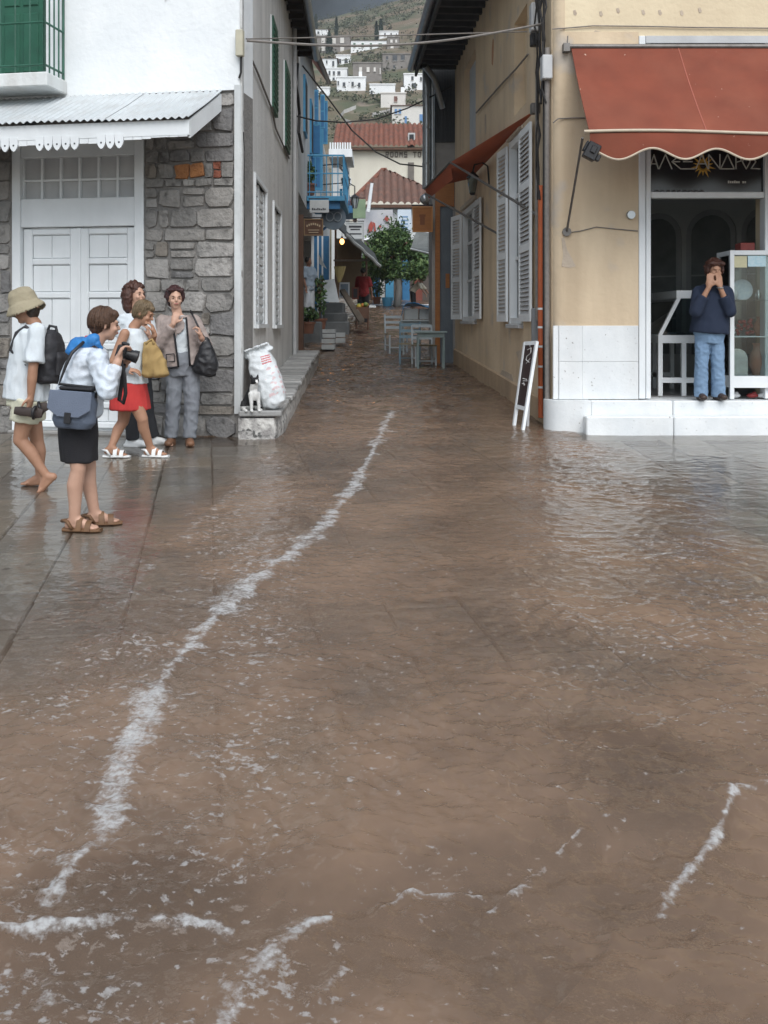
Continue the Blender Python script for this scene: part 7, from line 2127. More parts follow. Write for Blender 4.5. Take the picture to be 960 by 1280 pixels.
soft(m, 'windbreaker', cloth('white_blue_nylon', (0.50,0.58,0.66), (0.58,0.61,0.65), .45, 3), P2, .008, 2, (.012, 15))
m = MB(); s, f, u = axes(fw)
hcn = J(101, 433, Y)
m.ell(hcn, (.115, .095, .05), rotm(s, (f+u*.35).normalized(), (u-f*.35).normalized())); m.cap(J(92, 437, Y-.06), J(118, 424, Y-.10), .05, .035); m.cap(J(96, 430, Y+.08), J(120, 424, Y+.10), .045, .03); m.cap(J(118, 424, Y-.10), J(126, 436, Y-.09), .03, .018)
soft(m, 'hood', cloth('bright_blue_nylon', (0.03,0.20,0.50), (0.025,0.15,0.40), .5), P2, .009, 3, (.012, 16))
m = MB(); m.tube([nk+Vector((.04*math.cos(q*.7)+.0, .06*math.sin(q*.7), .05)) for q in range(9)], .018, 6); m.build('red_collar', cloth('red_cotton', (0.5,0.05,0.06)), P2, smooth=True)
m = MB()
kn_m = J(103, 577, Y)
m.loft([(pel+Vector((0, 0, .10)), s, f, .150, .112), (pel, s, f, .168, .120), (pel+Vector((.01, 0, -.15)), s, f, .165, .122), (J(98, 560, Y), s, f, .158, .118), (J(99, 576, Y), s, f, .155, .115)])
soft(m, 'skirt', cloth('black_cotton', (0.013,0.013,0.016), (0.02,0.019,0.021)), P2, .011, 3, (.009, 8), .4)
s, f, u = axes(Vector((.90, .42, -.10)))
M_hair_r = mat('red_brown_hair', (0.095,0.048,0.026), (0.05,0.026,0.015), 60, 0.5, 0.4, 120)
m = MB(); R = rotm(s, f, u); m.ell(hd-f*.015+u*.026, (.074, .088, .088), R); m.ell(hd-f*.045-u*.02, (.066, .055, .06), R); m.ell(hd+f*.042+u*.066, (.05, .045, .034), R); m.ell(hd-f*.042-u*.055, (.045, .035, .034), R)
soft(m, 'hair', M_hair_r, P2, .008, 2, (.004, 32), ridge=False); strands(P2, hd-f*.018+u*.022, s, f, u, M_hair_r, 220, (.076, .088, .092), 5, low=(-.62, .25))
face_bits(P2, hd, Vector((.90, .42, -.10)), UP, .93, brow=M_hair_r)
M_sandal = mat('brown_leather', (0.16,0.085,0.04), (0.12,0.062,0.03), 12, 0.6)
def sandal(root, ank, toe, mt, sole):
    toe = Vector((toe[0], toe[1], 0)).normalized(); s_ = toe.cross(UP).normalized(); g_ = Vector((ank.x, ank.y, gz(ank.y)+.014))
    m = MB(); m.loft([(g_-toe*.075, s_, UP, .028, .014), (g_-toe*.03, s_, UP, .038, .014), (g_+toe*.06, s_, UP, .042, .014), (g_+toe*.13, s_, UP, .05, .014), (g_+toe*.18, s_, UP, .034, .012)], 16)
    sh = m.build('sandal', sole, root, smooth=40)
    for dx, h, w in ((.045, .085, .046), (.105, .064, .052)):
        m = MB()
        n_ = 10; vs = []
        for q in range(n_+1):
            t = math.pi*q/n_
            for e in (-.018, .018):
                for r_ in (1.0, 1.12): vs.append(g_+toe*(dx+e)+s_*math.cos(t)*w*r_+UP*(math.sin(t)*h*r_*.86))
        fs = []
        for q in range(n_):
            a_ = q*4; b_ = a_+4
            fs += [(a_+1, a_+3, b_+3, b_+1), (a_, b_, b_+2, a_+2), (a_, a_+1, b_+1, b_), (a_+2, b_+2, b_+3, a_+3)]
        m.add(vs, fs); m.build('strap', mt, sh, smooth=40)
    m = MB(); m.tube([g_+s_*.04+UP*.01, g_-toe*.03+s_*.044+UP*.06, g_-toe*.085+UP*.055, g_-toe*.03-s_*.044+UP*.06, g_-s_*.04+UP*.01], .012, 6); m.build('heel_strap', mt, sh, smooth=True)
sandal(P2, a1, (1, -.1, 0), M_sandal, M_sandal); sandal(P2, a2, (1, .28, 0), M_sandal, M_sandal)
# her camera
cm = empty('camera_body', J(158, 450, Y-.1), 'black camera with long lens held by the photographer in windbreaker', 'camera')
cc = J(153, 439, Y-.10)
s, f, u = axes(Vector((.97, .1, -.32)))
R4 = Matrix.Translation(cc) @ rotm(s, f, u).to_4x4()
m = MB(R4); m.box(-.065, .065, -.03, .03, -.045, .04); m.box(-.025, .025, -.02, .03, .04, .062); m.build('body', M_black, cm, bevel=.008)
m = MB(R4); m.cyl((.0, .03, -.008), (.0, .075, -.008), .036, .036, 16); m.cyl((.0, .075, -.008), (.0, .105, -.008), .040, .042, 16); m.build('lens', M_black, cm, smooth=40)
m = MB(R4); m.ell((0, .106, -.008), (.032, .004, .032)); m.build('lens_glass', mat('lens_glass', (0.02,0.02,0.03), None, rough=0.05), cm, smooth=True)
m = MB(R4); m.box(-.055, -.02, -.012, .012, .041, .05); m.build('dial', M_zinc, cm)
st = [J(150, 446, Y-.13), J(153, 458, Y-.15), J(156, 475, Y-.14), J(157, 492, Y-.13), J(154, 504, Y-.12), J(149, 500, Y-.10), J(152, 480, Y-.09), J(155, 455, Y-.04)]
m = MB(); m.tube(st, .013, 6); m.build('strap', cloth('strap_black', (0.02,0.02,0.022)), cm, smooth=True)
# shoulder bag
sb = empty('shoulder_bag', J(94, 537, Y-.2), 'slate blue camera bag with front flap on the photographer hip', 'bag')
bc = J(94, 511, Y-.19); s, f, u = axes(Vector((-.15, -1, .05)), Vector((.06, 0, 1)))
m = MB(); m.loft([(bc-u*.125, s, f, .115, .055), (bc-u*.08, s, f, .14, .075), (bc+u*.05, s, f, .14, .075), (bc+u*.115, s, f, .125, .06)]); soft(m, 'pouch', cloth('slate_nylon', (0.10,0.125,0.17), (0.08,0.10,0.14), .6), sb, .010, 2, (.005, 14))
m = MB(); R4 = Matrix.Translation(bc) @ Matrix((s, f, u)).transposed().to_4x4()
vs = [(-.14, .075, .115), (.14, .075, .115), (.145, .086, .0), (.07, .088, -.05), (-.07, .088, -.05), (-.145, .086, .0)]
m.M = R4; m.add(vs+[(v[0], v[1]+.012, v[2]) for v in vs], [tuple(range(6)), tuple(range(11, 5, -1))]+[(i, 6+i, 6+(i+1) % 6, (i+1) % 6) for i in range(6)]); m.build('flap', cloth('slate_flap', (0.125,0.15,0.20)), sb, bevel=.004)
m = MB(R4); m.box(-.022, .022, .088, .106, -.09, -.02); m.build('buckle', M_black, sb, bevel=.004)
m = MB(R4); m.box(-.13, .09, .0, .07, .118, .14); m.build('top_trim', M_black, sb, bevel=.008)
m = MB(); m.tube([bc-s*.13+u*.08, bc-s*.14+u*.14, J(74, 480, Y-.20), J(83, 455, Y-.205), J(90, 441, Y-.18), J(104, 428, Y-.13), J(116, 430, Y+.06), J(128, 448, Y+.17), J(132, 470, Y+.1), J(120, 492, Y-.1), bc+s*.13+u*.08], .011, 6); m.build('strap', M_black, sb, smooth=True)

# ---- blonde walking woman in white top and red shorts
Y = 9.35
fw = Vector((1, -.06, 0)).normalized()
P4 = empty('person', foot_z(J(168, 572, Y)), 'blonde person in white sleeveless top and red skirt striding with white sandals', 'person')
pel, nk, hd = J(162, 474, Y), J(167, 409, Y), J(180, 391, Y)
sh_n, sh_f = J(156, 417, Y-.16), J(168, 415, Y+.16)
el, wr = J(141, 452, Y-.2), J(158, 462, Y-.20)
el2, wr2 = J(186, 440, Y+.10), J(193, 418, Y-.06)
m = MB()
torso(m, pel, nk, fw, .95, -.03); m.cap(nk, hd+Vector((-.03, 0, -.05)), .050, .048); head(m, hd, Vector((.93, -.12, -.42)), Vector((.4, 0, .9)))
arm(m, sh_n, el, wr, .98); hand(m, wr, (1, 0, -.1), (0, .3, -1), (0, -1, 0), .5)
arm(m, sh_f, el2, wr2, .98); hand(m, wr2, J(190, 406, Y-.06)-wr2, (-1, 0, 0), (0, -1, 0), .7)
a1 = J(139, 563, Y-.02); a1.z = gz(a1.y)+.10
a2 = J(188, 562, Y); a2.z = gz(a2.y)+.09
leg(m, J(160, 482, Y-.08), J(178, 524, Y-.10), a2, (1, -.12, 0)); leg(m, J(160, 482, Y+.08), J(154, 527, Y+.08), a1, (1, 0, -.12))
soft(m, 'body', M_skin_t, P4, .008, 4)
m = MB(); torso(m, pel, nk, fw, 1.0, .018, [(-.06, .168, .150, 0), (.06, .158, .138, 0), (.2, .140, .116, 0), (.5, .135, .118, .01), (.72, .132, .118, .02), (.88, .128, .085, .005), (.97, .075, .06, 0)]); m.cap(sh_n.lerp(sh_f, .12), sh_n.lerp(sh_f, .88), .048, .048)
soft(m, 'sleeveless_top', cloth('white_cotton', (0,0,0)), P4, .009, 3, (.008, 12), .6)
m = MB(); s, f, u = axes(fw)
m.loft([(pel+Vector((0, 0, .06)), s, f, .155, .13), (pel-Vector((0, 0, .05)), s, f, .18, .155), (J(162, 498, Y), s, f, .18, .175), (J(163, 512, Y), s, f, .178, .185)])
soft(m, 'skirt', cloth('red_cotton_skirt', (0.50,0.045,0.04), (0.42,0.035,0.034)), P4, .010, 3, (.010, 10), .5)
s, f, u = axes(Vector((.93, -.12, -.42)), Vector((.4, 0, .9))); R = rotm(s, f, u)
M_hair_b = mat('blonde_hair', (0.19,0.135,0.075), (0.10,0.07,0.038), 60, 0.45, 0.4, 120)
m = MB(); m.ell(hd-f*.018+u*.025, (.077, .092, .092), R); m.ell(hd-f*.06-u*.03, (.06, .05, .06), R); m.ell(hd+f*.05+u*.062, (.05, .035, .03), R)
for q in (-1, 1): m.ell(hd+s*q*.062-u*.0+f*.005, (.015, .04, .045), R)
soft(m, 'hair', M_hair_b, P4, .008, 2, (.003, 30), ridge=False); strands(P4, hd-f*.018+u*.022, s, f, u, M_hair_b, 220, (.078, .092, .095), 6, low=(-.9, .1))
face_bits(P4, hd, Vector((.93, -.12, -.42)), Vector((.4, 0, .9)), brow=M_hair_b)
M_wl = mat('white_leather', (0.70,0.71,0.70), (0.6,0.61,0.6), 12, 0.5)
sandal(P4, Vector((a1.x, a1.y, 0)), (1, 0, 0), M_wl, M_wl); sandal(P4, Vector((a2.x, a2.y, 0)), (1, -.12, 0), M_wl, M_wl)
tb = empty('cloth_bag', J(192, 470, Y-.1), 'mustard yellow cloth bag hanging from the blonde walker arm', 'bag')
bc = J(193, 449, Y-.10); m = MB(); s_, f_ = Vector((1, 0, 0)), Vector((0, 1, 0))
m.loft([(bc+Vector((0, 0, -.165)), s_, f_, .09, .05), (bc+Vector((.01, 0, -.14)), s_, f_, .125, .07), (bc+Vector((.0, 0, -.02)), s_, f_, .105, .065), (bc+Vector((-.03, 0, .09)), s_, f_, .075, .045), (bc+Vector((-.045, 0, .16)), s_, f_, .05, .03)])
soft(m, 'sack', cloth('mustard_cloth', (0.36,0.25,0.10), (0.30,0.20,0.08)), tb, .010, 2, (.016, 11), .6)
for q in (-1, 1):
    m = MB(); m.tube([bc+Vector((-.07, q*.03, .14)), J(185, 427, Y-.1+q*.03), J(190, 424, Y-.08+q*.03), bc+Vector((-.0, q*.03, .14))], .012, 6); m.build('handle', cloth('mustard_cloth', (0,0,0)), tb, smooth=True)

# ---- curly haired woman behind her
Y = 10.0
fw = Vector((.80, -.6, 0)).normalized()
P3 = empty('person', foot_z(J(175, 558, Y)), 'person with long curly auburn hair, white blouse and dark trousers behind the blonde walker', 'person')
pel, nk, hd = J(170, 466, Y), J(168, 393, Y), J(170, 368, Y)
sh_n, sh_f = J(155, 399, Y-.10), J(184, 399, Y+.06)
m = MB()
torso(m, pel, nk, fw, 1.0, -.012); m.cap(nk, hd+Vector((0, 0, -.05)), .052, .05); head(m, hd, Vector((.84, -.54, 0)))
arm(m, sh_n, J(150, 436, Y-.05), J(166, 446, Y-.2)); hand(m, J(166, 446, Y-.2), (1, -.3, .2), (0, 0, -1), (0, -1, 0), .5)
arm(m, sh_f, J(192, 436, Y+.06), J(186, 420, Y-.1)); hand(m, J(186, 420, Y-.1), (-.1, -.3, 1), (-1, 0, 0), (0, -1, 0), .6)
a1 = J(166, 552, Y-.02); a1.z = gz(a1.y)+.08; a2 = J(190, 548, Y+.14); a2.z = gz(a2.y)+.08
leg(m, J(163, 474, Y-.05), J(164, 515, Y-.06), a1, (1, -.3, 0), foot=False, r=(.06, .042, .042, .03)); leg(m, J(177, 474, Y+.05), J(183, 515, Y+.10), a2, (1, -.1, 0), foot=False, r=(.06, .042, .042, .03))
soft(m, 'body', M_skin, P3, .008, 4)
m = MB(); torso(m, pel, nk, fw, 1.0, .022, [(-.02, .155, .12, 0), (.25, .145, .11, 0), (.6, .15, .118, .01), (.86, .150, .085, .0), (.98, .075, .06, 0)]); m.cap(sh_n, sh_f, .058, .058); m.cyl(sh_n, sh_n.lerp(J(150, 436, Y-.05), .6), .068, .07, 14); m.cyl(sh_f, sh_f.lerp(J(192, 436, Y+.06), .6), .068, .07, 14)
soft(m, 'blouse', cloth('white_cotton', (0,0,0)), P3, .010, 3, (.009, 12))
m = MB(); torso(m, pel, nk, fw, 1.0, .016, [(-.2, .13, .10, 0), (0, .16, .115, 0), (.15, .145, .105, 0)])
for h_, k_, a_ in ((J(163, 474, Y-.05), J(164, 515, Y-.06), a1), (J(177, 474, Y+.05), J(183, 515, Y+.10), a2)): m.cap(h_, k_, .098, .078); m.cyl(k_, a_, .078, .07, 14); m.ell(k_, .078)
soft(m, 'trousers', cloth('charcoal_cotton', (0.022,0.024,0.028), (0.03,0.031,0.034)), P3, .010, 3, (.008, 10), .5)
def shoe(root, ank, toe, mt, k=1.0, name='shoe'):
    toe = Vector((toe[0], toe[1], 0)).normalized(); s_ = toe.cross(UP).normalized(); g_ = Vector((ank.x, ank.y, gz(ank.y) if ank.z < 0.62 else ank.z-.08))
    m = MB(); R = rotm(s_, toe, UP)
    m.loft([(g_+UP*.0, s_, toe, .043*k, .10*k), (g_+UP*.03, s_, toe, .045*k, .105*k)], 18)
    m.cap(g_-toe*.04*k+UP*.045, g_-toe*.02*k+UP*.09, .042*k, .04*k); m.cap(g_-toe*.02*k+UP*.05, g_+toe*.10*k+UP*.036, .046*k, .038*k); m.ell(g_+toe*.13*k+UP*.034, (.044*k, .05*k, .034*k), R)
    return soft(m, name, mt, root, .008, 2)
shoe(P3, a1, (1, -.3, 0), M_wl); shoe(P3, a2, (1, -.1, 0), M_wl)
s, f, u = axes(Vector((.84, -.54, 0))); R = rotm(s, f, u)
M_hair_a = mat('auburn_hair', (0.075,0.028,0.017), (0.04,0.016,0.011), 50, 0.45, 0.5, 90)
m = MB(); m.ell(hd-f*.03+u*.045, (.095, .098, .092), R)
for q in (-1, 1): m.ell(hd+s*q*.085-f*.03-u*.03, (.045, .06, .10), R); m.ell(hd+s*q*.075-f*.04-u*.11, (.05, .055, .075), R)
m.ell(hd-f*.09-u*.06, (.10, .055, .14), R)
curls(m, hd-f*.03+u*.0, s, f, u, 110, (.118, .115, .13), 3, -.95); soft(m, 'hair', M_hair_a, P3, .006, 1, (.005, 40), ridge=False)
face_bits(P3, hd, Vector((.84, -.54, 0)), brow=M_hair_a)

# ---- woman in trimmed cardigan against the stones
Y = 10.15
fw = Vector((.22, -1, 0)).normalized()
P5 = empty('person', foot_z(J(225, 549, Y)), 'person in beige black-trimmed cardigan and grey trousers, hand on chin, by the stone wall', 'person')
pel, nk, hd = J(228, 452, Y), J(222, 394, Y), J(219, 373, Y)
sR, sL = J(203, 402, Y+.02), J(243, 402, Y)
eR, wR = J(201, 431, Y-.10), J(217, 404, Y-.19)
eL, wL = J(258, 432, Y-.02), J(251, 421, Y-.16)
m = MB()
torso(m, pel, nk, fw, 1.0, -.012); m.cap(nk, hd+Vector((0, 0, -.05)), .052, .05); head(m, hd, Vector((.35, -1, -.02)))
arm(m, sR, eR, wR); hand(m, wR, J(221, 391, Y-.17)-wR, (0, .8, .3), (1, 0, 0), .75)
arm(m, sL, eL, wL); hand(m, wL, (-.2, -.1, 1), (-1, 0, 0), (-1, -.3, 0), 1.0)
a1 = J(214, 543, Y-.04); a1.z = gz(a1.y)+.07; a2 = J(237, 544, Y-.05); a2.z = gz(a2.y)+.07
leg(m, J(219, 462, Y), J(217, 502, Y-.04), a1, (.0, -1, 0), r=(.06, .042, .042, .03)); leg(m, J(238, 462, Y), J(240, 502, Y-.05), a2, (.25, -1, 0), r=(.06, .042, .042, .03))
soft(m, 'body', M_skin, P5, .008, 4)
m = MB(); torso(m, pel, nk, fw, 1.0, .006, [(-.0, .15, .115, 0), (.3, .14, .105, 0), (.6, .145, .118, .012), (.86, .140, .085, .0), (.98, .07, .06, 0)])
soft(m, 'white_shirt', cloth('white_cotton', (0,0,0)), P5, .010, 3, (.006, 14))
m = MB(); torso(m, pel, nk, fw, 1.0, .016, [(-.3, .13, .105, 0), (0, .172, .122, 0), (.2, .15, .11, 0)])
for h_, k_, a_ in ((J(219, 462, Y), J(217, 502, Y-.04), a1), (J(238, 462, Y), J(240, 502, Y-.05), a2)): m.cap(h_, k_, .096, .074); m.cyl(k_, a_+Vector((0, 0, .01)), .074, .066, 16); m.ell(k_, .074)
soft(m, 'trousers', cloth('grey_wool', (0.20,0.215,0.235), (0.16,0.17,0.19)), P5, .008, 2, (.011, 13), .8)
# open cardigan: a shell that leaves the front clear
M_card = cloth('beige_knit', (0.33,0.275,0.25), (0.28,0.23,0.21))
m = MB(); s, f, U = torso(m, pel, nk, fw, 1.0, .035, [(-.10, .168, .130, -.012), (.1, .162, .128, -.012), (.4, .16, .122, -.01), (.7, .16, .120, -.005), (.88, .152, .085, -.006), (.97, .085, .06, -.01)])
m.cap(sR, sL, .062, .062); m.cap(sR, eR, .072, .062); m.cyl(eR, eR.lerp(wR, .85), .062, .05, 14); m.ell(eR, .062); m.cap(sL, eL, .072, .062); m.cyl(eL, eL.lerp(wL, .75), .062, .05, 14); m.ell(eL, .062)
cardi = soft(m, 'cardigan', M_card, P5, .009, 2, (.008, 14))
bm = bmesh.new(); bm.from_mesh(cardi.data)
kill = []
for fc in bm.faces:
    c_ = fc.calc_center_median(); d_ = c_-pel; h_ = d_.dot(U)/(nk-pel).length; sx = d_.dot(s); fx = d_.dot(f)
    wid = .058+.012*h_
    cx = -.012
    if fx > .05 and abs(sx-cx) < wid and h_ < .93 and (c_-wR).length > .12 and (c_-eR.lerp(wR, .6)).length > .09: kill.append(fc)
bmesh.ops.delete(bm, geom=kill, context='FACES'); bm.to_mesh(cardi.data); bm.free()
so = cardi.modifiers.new('t', 'SOLIDIFY'); so.thickness = .006
M_trimk = cloth('black_braid', (0.015,0.015,0.018))
for q in (-1, 1):
    pts = []
    for h_ in (-.10, .1, .3, .5, .7, .84, .93):
        wid = (.058+.012*h_); k_ = .153 if h_ < .5 else .153-(h_-.5)*.08
        pts.append(pel+U*(nk-pel).length*h_+s*(-.012+q*wid)+f*(k_+.006))
    m = MB(); m.tube(pts, .010, 6); m.build('front_trim', M_trimk, cardi, smooth=True)
    m = MB(); m.tube([pel-U*.047+s*(q*.068-.012)+f*.150, pel-U*.047+s*q*.13+f*.128, pel-U*.047+s*q*.19+f*.06, pel-U*.047+s*q*.205], .010, 6); m.build('hem_trim', M_trimk, cardi, smooth=True)
m = MB(); pc = pel+s*.115+f*.142+U*.05
m.tube([pc+s*.04+U*.04, pc-s*.04+U*.04+f*.012, pc-s*.04-U*.035+f*.012, pc+s*.04-U*.035, pc+s*.04+U*.04], .006, 6); m.build('pocket_trim', M_trimk, cardi)
s, f, u = axes(Vector((.35, -1, -.02))); R = rotm(s, f, u)
M_hair_d = mat('dark_auburn_hair', (0.055,0.014,0.014), (0.022,0.010,0.010), 50, 0.45, 0.5, 90)
m = MB(); m.ell(hd-f*.03+u*.04, (.088, .094, .084), R); m.ell(hd-f*.06-u*.03, (.08, .05, .07), R)
for q in (-1, 1): m.ell(hd+s*q*.074-f*.015+u*.01, (.02, .04, .05), R); m.ell(hd+s*q*.045+f*.05+u*.085, (.045, .028, .024), R)
curls(m, hd-f*.03+u*.025, s, f, u, 130, (.090, .096, .098), 4, -.35); soft(m, 'hair', M_hair_d, P5, .006, 1, (.005, 40), ridge=False)
face_bits(P5, hd, Vector((.35, -1, -.02)), brow=M_hair_d)
shoe(P5, a1, (.0, -1, 0), mat('tan_shoe', (0.20,0.10,0.055), (0.15,0.075,0.04), 10, 0.5)); shoe(P5, a2, (.25, -1, 0), mat('tan_shoe', (0,0,0)))
hb = empty('handbag', J(260, 470, Y-.1), 'large soft black shoulder bag of the person in the cardigan', 'bag')
bc = J(260, 447, Y-.10); m = MB(); s_, f_ = Vector((.95, 0, -.25)), Vector((0, 1, 0)); u_ = Vector((.25, 0, .95))
m.loft([(bc-u_*.19, s_, f_, .07, .045), (bc-u_*.16, s_, f_, .125, .07), (bc-u_*.05, s_, f_, .125, .08), (bc+u_*.08-s_*.03, s_, f_, .08, .06), (bc+u_*.20-s_*.08, s_, f_, .03, .03)])
soft(m, 'pouch', cloth('black_leather', (0.012,0.012,0.014), (0.018,0.018,0.02), .4), hb, .010, 3, (.010, 14))
m = MB(); m.tube([bc+u_*.16-s_*.06, J(251, 415, Y-.17), J(243, 398, Y-.14), J(238, 389, Y-.06), J(238, 388, Y+.05), J(246, 402, Y+.11), J(256, 428, Y+.02), bc+u_*.12], .010, 6); m.build('strap', M_black, hb, smooth=True)

# ---- woman in the shop doorway, hands over her face
Y = 11.02
FLz = FL-.004
fw = Vector((0, -1, 0))
P6 = empty('person', Vector((J(886, 0, Y).x, Y, FLz)), 'person in navy jumper and jeans hiding face in hands in the shop doorway', 'person')
def K(px, py, dy=0.0): return J(px, py, Y+dy)
pel, nk, hd = K(887, 412), K(891, 356), K(893, 337, -.03)
sR, sL = K(873, 366), K(908, 366)
eR, wR = K(870, 389, -.14), K(886, 359, -.185)
eL, wL = K(912, 389, -.14), K(900, 359, -.185)
m = MB()
torso(m, pel, nk, fw, .98, -.03); m.cap(nk, hd+Vector((0, .02, -.05)), .05, .048); head(m, hd, Vector((.05, -1, -.2)))
arm(m, sR, eR, wR, .95); hand(m, wR, K(889, 334, -.165)-wR, (.3, 1, 0), (1, 0, 0), .18, 1.05); arm(m, sL, eL, wL, .95); hand(m, wL, K(898, 334, -.165)-wL, (-.3, 1, 0), (-1, 0, 0), .18, 1.05)
a1 = K(876, 0, -.02); a1.z = FLz+.08; a2 = K(898, 0, -.02); a2.z = FLz+.08
leg(m, K(879, 420), K(877, 455, -.03), a1, (-.1, -1, 0), foot=False, r=(.06, .042, .042, .03)); leg(m, K(895, 420), K(897, 455, -.03), a2, (.1, -1, 0), foot=False, r=(.06, .042, .042, .03))
soft(m, 'body', M_skin_t, P6, .008, 4)
m = MB(); torso(m, pel, nk, fw, 1.0, .035, [(-.08, .175, .125, 0), (.1, .17, .125, 0), (.5, .15, .115, 0), (.8, .155, .105, .0), (.9, .140, .085, 0), (1.0, .075, .065, 0)]); m.cap(sR, sL, .062, .062)
for q0, q1, q2 in ((sR, eR, wR), (sL, eL, wL)): m.cap(q0, q1, .075, .068); m.cyl(q1, q1.lerp(q2, .62), .068, .056, 14); m.ell(q1, .07)
soft(m, 'jumper', cloth('navy_wool', (0.012,0.020,0.042), (0.018,0.027,0.052)), P6, .010, 3, (.010, 9), .6)
m = MB(); torso(m, pel, nk, fw, 1.0, .012, [(-.3, .12, .10, 0), (0, .168, .118, 0), (.15, .15, .11, 0)])
for h_, k_, a_ in ((K(879, 420), K(877, 455, -.03), a1), (K(895, 420), K(897, 455, -.03), a2)): m.cap(h_, k_, .090, .070); m.cyl(k_, a_-Vector((0, 0, .045)), .070, .076, 16); m.ell(k_, .070)
soft(m, 'jeans', cloth('faded_denim', (0.19,0.29,0.42), (0.15,0.235,0.35)), P6, .008, 2, (.010, 14), 1.0)
M_shoe_d = mat('dark_brown_shoe', (0.05,0.03,0.024), (0.035,0.022,0.018), 10, 0.5)
shoe(P6, a1, (-.1, -1, 0), M_shoe_d); shoe(P6, a2, (.1, -1, 0), M_shoe_d)
s, f, u = axes(Vector((.05, -1, -.2))); R = rotm(s, f, u)
m = MB(); m.ell(hd-f*.03+u*.04, (.096, .098, .088), R); m.ell(hd-f*.055-u*.03, (.092, .06, .075), R)
for q in (-1, 1): m.ell(hd+s*q*.08+f*.0-u*.005, (.026, .045, .06), R); m.ell(hd+s*q*.04+f*.06+u*.075, (.055, .03, .03), R)
curls(m, hd-f*.025+u*.02, s, f, u, 50, (.098, .1, .1), 8, -.5); soft(m, 'hair', M_hair_a, P6, .007, 1, (.006, 40), ridge=False)
m = MB(); m.tube([wL+Vector((.034*math.cos(q*.63), .034*math.sin(q*.63), -.006)) for q in range(11)], .006, 5); m.build('wristwatch', M_zinc, P6)

# ---- people further up the alley
def far_person(label, px, Yd, py0, py1, fw, top, bot, skin, hair, bend=0.0, arms='down'):
    g_ = J(px, py1, Yd); h = (py1-py0)/F*Yd; k = h/1.66
    if bend: k = h/1.3
    r_ = empty('person', g_, label, 'person')
    fw = Vector(fw).normalized(); s, f, u = axes(fw)
    pel = g_+UP*.90*k; nk = pel+(UP*(1-bend)+f*bend).normalized()*.48*k; hd = nk+(UP*(1-bend*.7)+f*bend*1.0).normalized()*.14*k
    m = MB(); torso(m, pel, nk, fw, k, -.01); m.cap(nk, hd, .05*k, .05*k, 8); head(m, hd, (fw-UP*.15), UP, k)
    for q in (-1, 1):
        a_ = nk+s*q*.17*k-UP*.05*k
        e_ = a_-UP*.27*k+s*q*.05*k+f*(.05+bend*.3)*k; w_ = e_-UP*.22*k+f*(.1+bend*.2)*k
        arm(m, a_, e_, w_, k); hand(m, w_, (0, 0, -1), f, f, .5, k)
        an = g_+s*q*.09*k+UP*.08*k
        leg(m, pel+s*q*.085*k-UP*.06*k, g_+s*q*.085*k+UP*.47*k+f*.03, an, fw, k)
    soft(m, 'body', skin, r_, .014, 3)
    m = MB(); torso(m, pel, nk, fw, k, .03); 
    for q in (-1, 1):
        a_ = nk+s*q*.16*k-UP*.05*k; m.cap(nk-UP*.06*k, a_, .07*k, .07*k); m.cyl(a_, a_-UP*.24*k+s*q*.05*k+f*(.04+bend*.3)*k, .075*k, .075*k, 12)
    soft(m, 'shirt', top, r_, .015, 3, (.012, 8))
    m = MB(); torso(m, pel, nk, fw, k, .018, [(-.2, .13, .10, 0), (0, .165, .118, 0), (.15, .15, .11, 0)])
    for q in (-1, 1): m.cap(pel+s*q*.085*k-UP*.06*k, g_+s*q*.085*k+UP*.47*k+f*.03, .10*k, .085*k); m.cyl(g_+s*q*.085*k+UP*.48*k+f*.03, g_+s*q*.09*k+UP*.05*k, .085*k, .08*k, 12)
    soft(m, 'trousers', bot, r_, .015, 3, (.010, 8))
    m = MB(); m.ell(hd-f*.02*k+UP*.035*k, (.085*k, .098*k, .092*k)); soft(m, 'hair', hair, r_, .013, 1, (.008, 20), ridge=False)
M_hk = mat('black_hair', (0.015,0.013,0.012), None, rough=0.5)
far_person('person in pale blue shirt and white trousers standing by the brown post', 385.5, 24.9, 320, 402, (.75, -.66, 0), cloth('pale_blue_cotton', (0.30,0.36,0.42)), cloth('white_trousers', (0.52,0.54,0.56)), M_skin_d, M_hk)
far_person('person in dark red shirt and black trousers under the market canopy', 454, 31.0, 334, 405, (.3, .95, 0), cloth('dark_red_cotton', (0.20,0.018,0.018)), cloth('black_cotton', (0,0,0)), M_skin_d, M_hk)
far_person('person in pale top and dark trousers bending over on the terrace', 516, 38.8, 352, 388, (.9, -.4, 0), cloth('cream_top', (0.45,0.42,0.34)), cloth('black_cotton', (0,0,0)), M_skin_d, M_hair_r, .5)

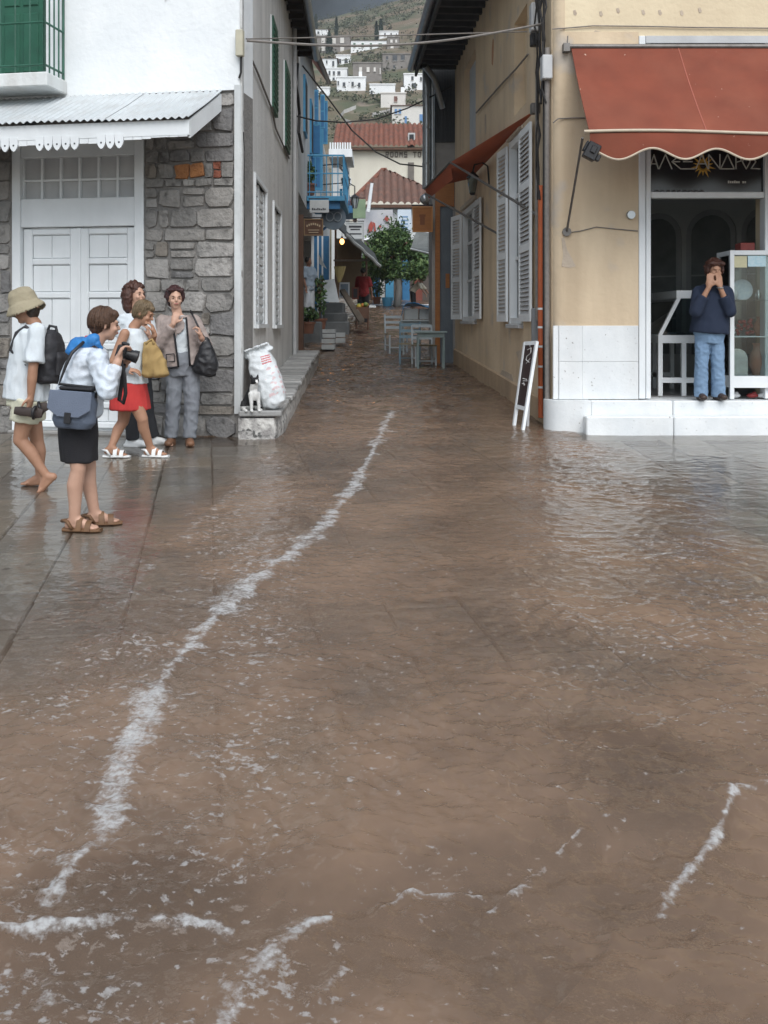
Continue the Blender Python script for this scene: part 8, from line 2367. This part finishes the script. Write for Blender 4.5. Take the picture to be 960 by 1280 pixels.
# ---- sack and cat on the ledge
Y = 10.62
sk = empty('plastic_sack', J(333, 511, Y), 'bulging white woven plastic sack with red print leaning on the alley wall', 'sack')
m = MB()
b_ = J(345, 510, Y-.02); t_ = J(323, 442, Y+.12)
ax_ = (t_-b_).normalized(); s_ = Vector((.9, 0, .35)); s_ = (s_-ax_*s_.dot(ax_)).normalized(); f_ = ax_.cross(s_)
L_ = (t_-b_).length
m.loft([(b_+ax_*.0, s_, f_, .06, .06), (b_+ax_*L_*.06, s_, f_, .115, .10), (b_+ax_*L_*.25, s_, f_, .15, .13), (b_+ax_*L_*.55, s_, f_, .155, .13), (b_+ax_*L_*.8, s_, f_, .145, .11), (b_+ax_*L_*.95, s_, f_, .12, .075), (t_+ax_*.02, s_, f_, .15, .05)])
def red_print(c, n_):
    d_ = c-b_; h_ = d_.dot(ax_)/L_; w_ = d_.dot(s_)
    if n_.y < -.2 and (.74 < h_ < .90 and .02 < w_ < .12) and math.sin(h_*150) > -.2: return 1
    if n_.x > .25 and .15 < h_ < .7 and math.sin(h_*70)+math.sin(d_.dot(f_)*90) > .55: return 2
    return 0
bag = soft(m, 'sack_body', None, sk, .009, 3, (.016, 9), 1, [mat('woven_plastic', (0.62,0.65,0.66), (0.54,0.57,0.58), 7, 0.5, 0.4, 90), mat('red_ink', (0.40,0.06,0.07), (0.5,0.2,0.2), 30, 0.6), mat('pink_ink', (0.52,0.36,0.37), (0.6,0.5,0.5), 30, 0.6)], red_print)
m = MB(); m.loft([(t_-ax_*.015, s_, f_, .16, .06), (t_+ax_*.03, s_, f_, .165, .05), (t_+ax_*.07-f_*.03, s_, f_, .14, .03), (t_+ax_*.05-f_*.09, s_, f_, .13, .02)]); soft(m, 'rolled_top', mat('woven_plastic', (0,0,0)), sk, .008, 2, (.018, 14))
ct = J(317, 511, 10.46)
ct.z = ledge_z(0.0)+0.002
ROT = Matrix.Rotation(.55, 3, 'Z')
def Q(x, y, z): return ct+ROT @ Vector((x, y, z))*1.2
m = MB()
m.cap(Q(.0, .10, .07), Q(.0, .03, .17), .075, .058); m.cap(Q(.0, .03, .17), Q(.0, -.01, .235), .056, .042)       # haunch, chest, neck
m.ell(Q(.0, .12, .06), (.085, .085, .065)); m.ell(Q(.0, -.03, .275), (.043, .045, .038)); m.ell(Q(.0, -.065, .263), (.022, .02, .016)); m.ell(Q(0, -.02, .15), (.045, .035, .06))
for q in (-1, 1):
    m.cap(Q(q*.035, -.015, .16), Q(q*.034, -.03, .08), .026, .019); m.cap(Q(q*.034, -.03, .08), Q(q*.036, -.035, .018), .018, .016); m.ell(Q(q*.036, -.048, .013), (.018, .026, .013))
    m.ell(Q(q*.065, .07, .05), (.035, .06, .05)); m.cap(Q(q*.07, .04, .018), Q(q*.07, -.005, .014), .02, .016)
    m.cyl(Q(q*.026, -.02, .298), Q(q*.034, -.018, .338), .018, .002, 8)
m.tube([Q(.02, .19, .03), Q(.10, .19, .02), Q(.14, .12, .018), Q(.13, .05, .018)], .016, 8, radii=[.02, .018, .016, .01])
def catcol(c, n_):
    p = ROT.transposed() @ (c-ct)/1.2
    if p.z > .288 or (p.z > .248 and abs(p.x) > .011) or (p.z > .225 and p.y > -.005): return 1
    if p.y > .055 and p.z > .055: return 1
    if p.y > .10: return 1
    if p.y > .0 and p.z > .05: return 1
    return 0
soft(m, 'cat', None, None, .006, 3, (.003, 50), 1, [mat('white_fur', (0.66,0.66,0.64), (0.56,0.56,0.54), 30, 0.9, 0.5, 200), mat('black_fur', (0.012,0.012,0.013), (0.02,0.02,0.021), 30, 0.8, 0.5, 200)], catcol, label='black and white cat sitting upright in front of the sack', cat='cat')
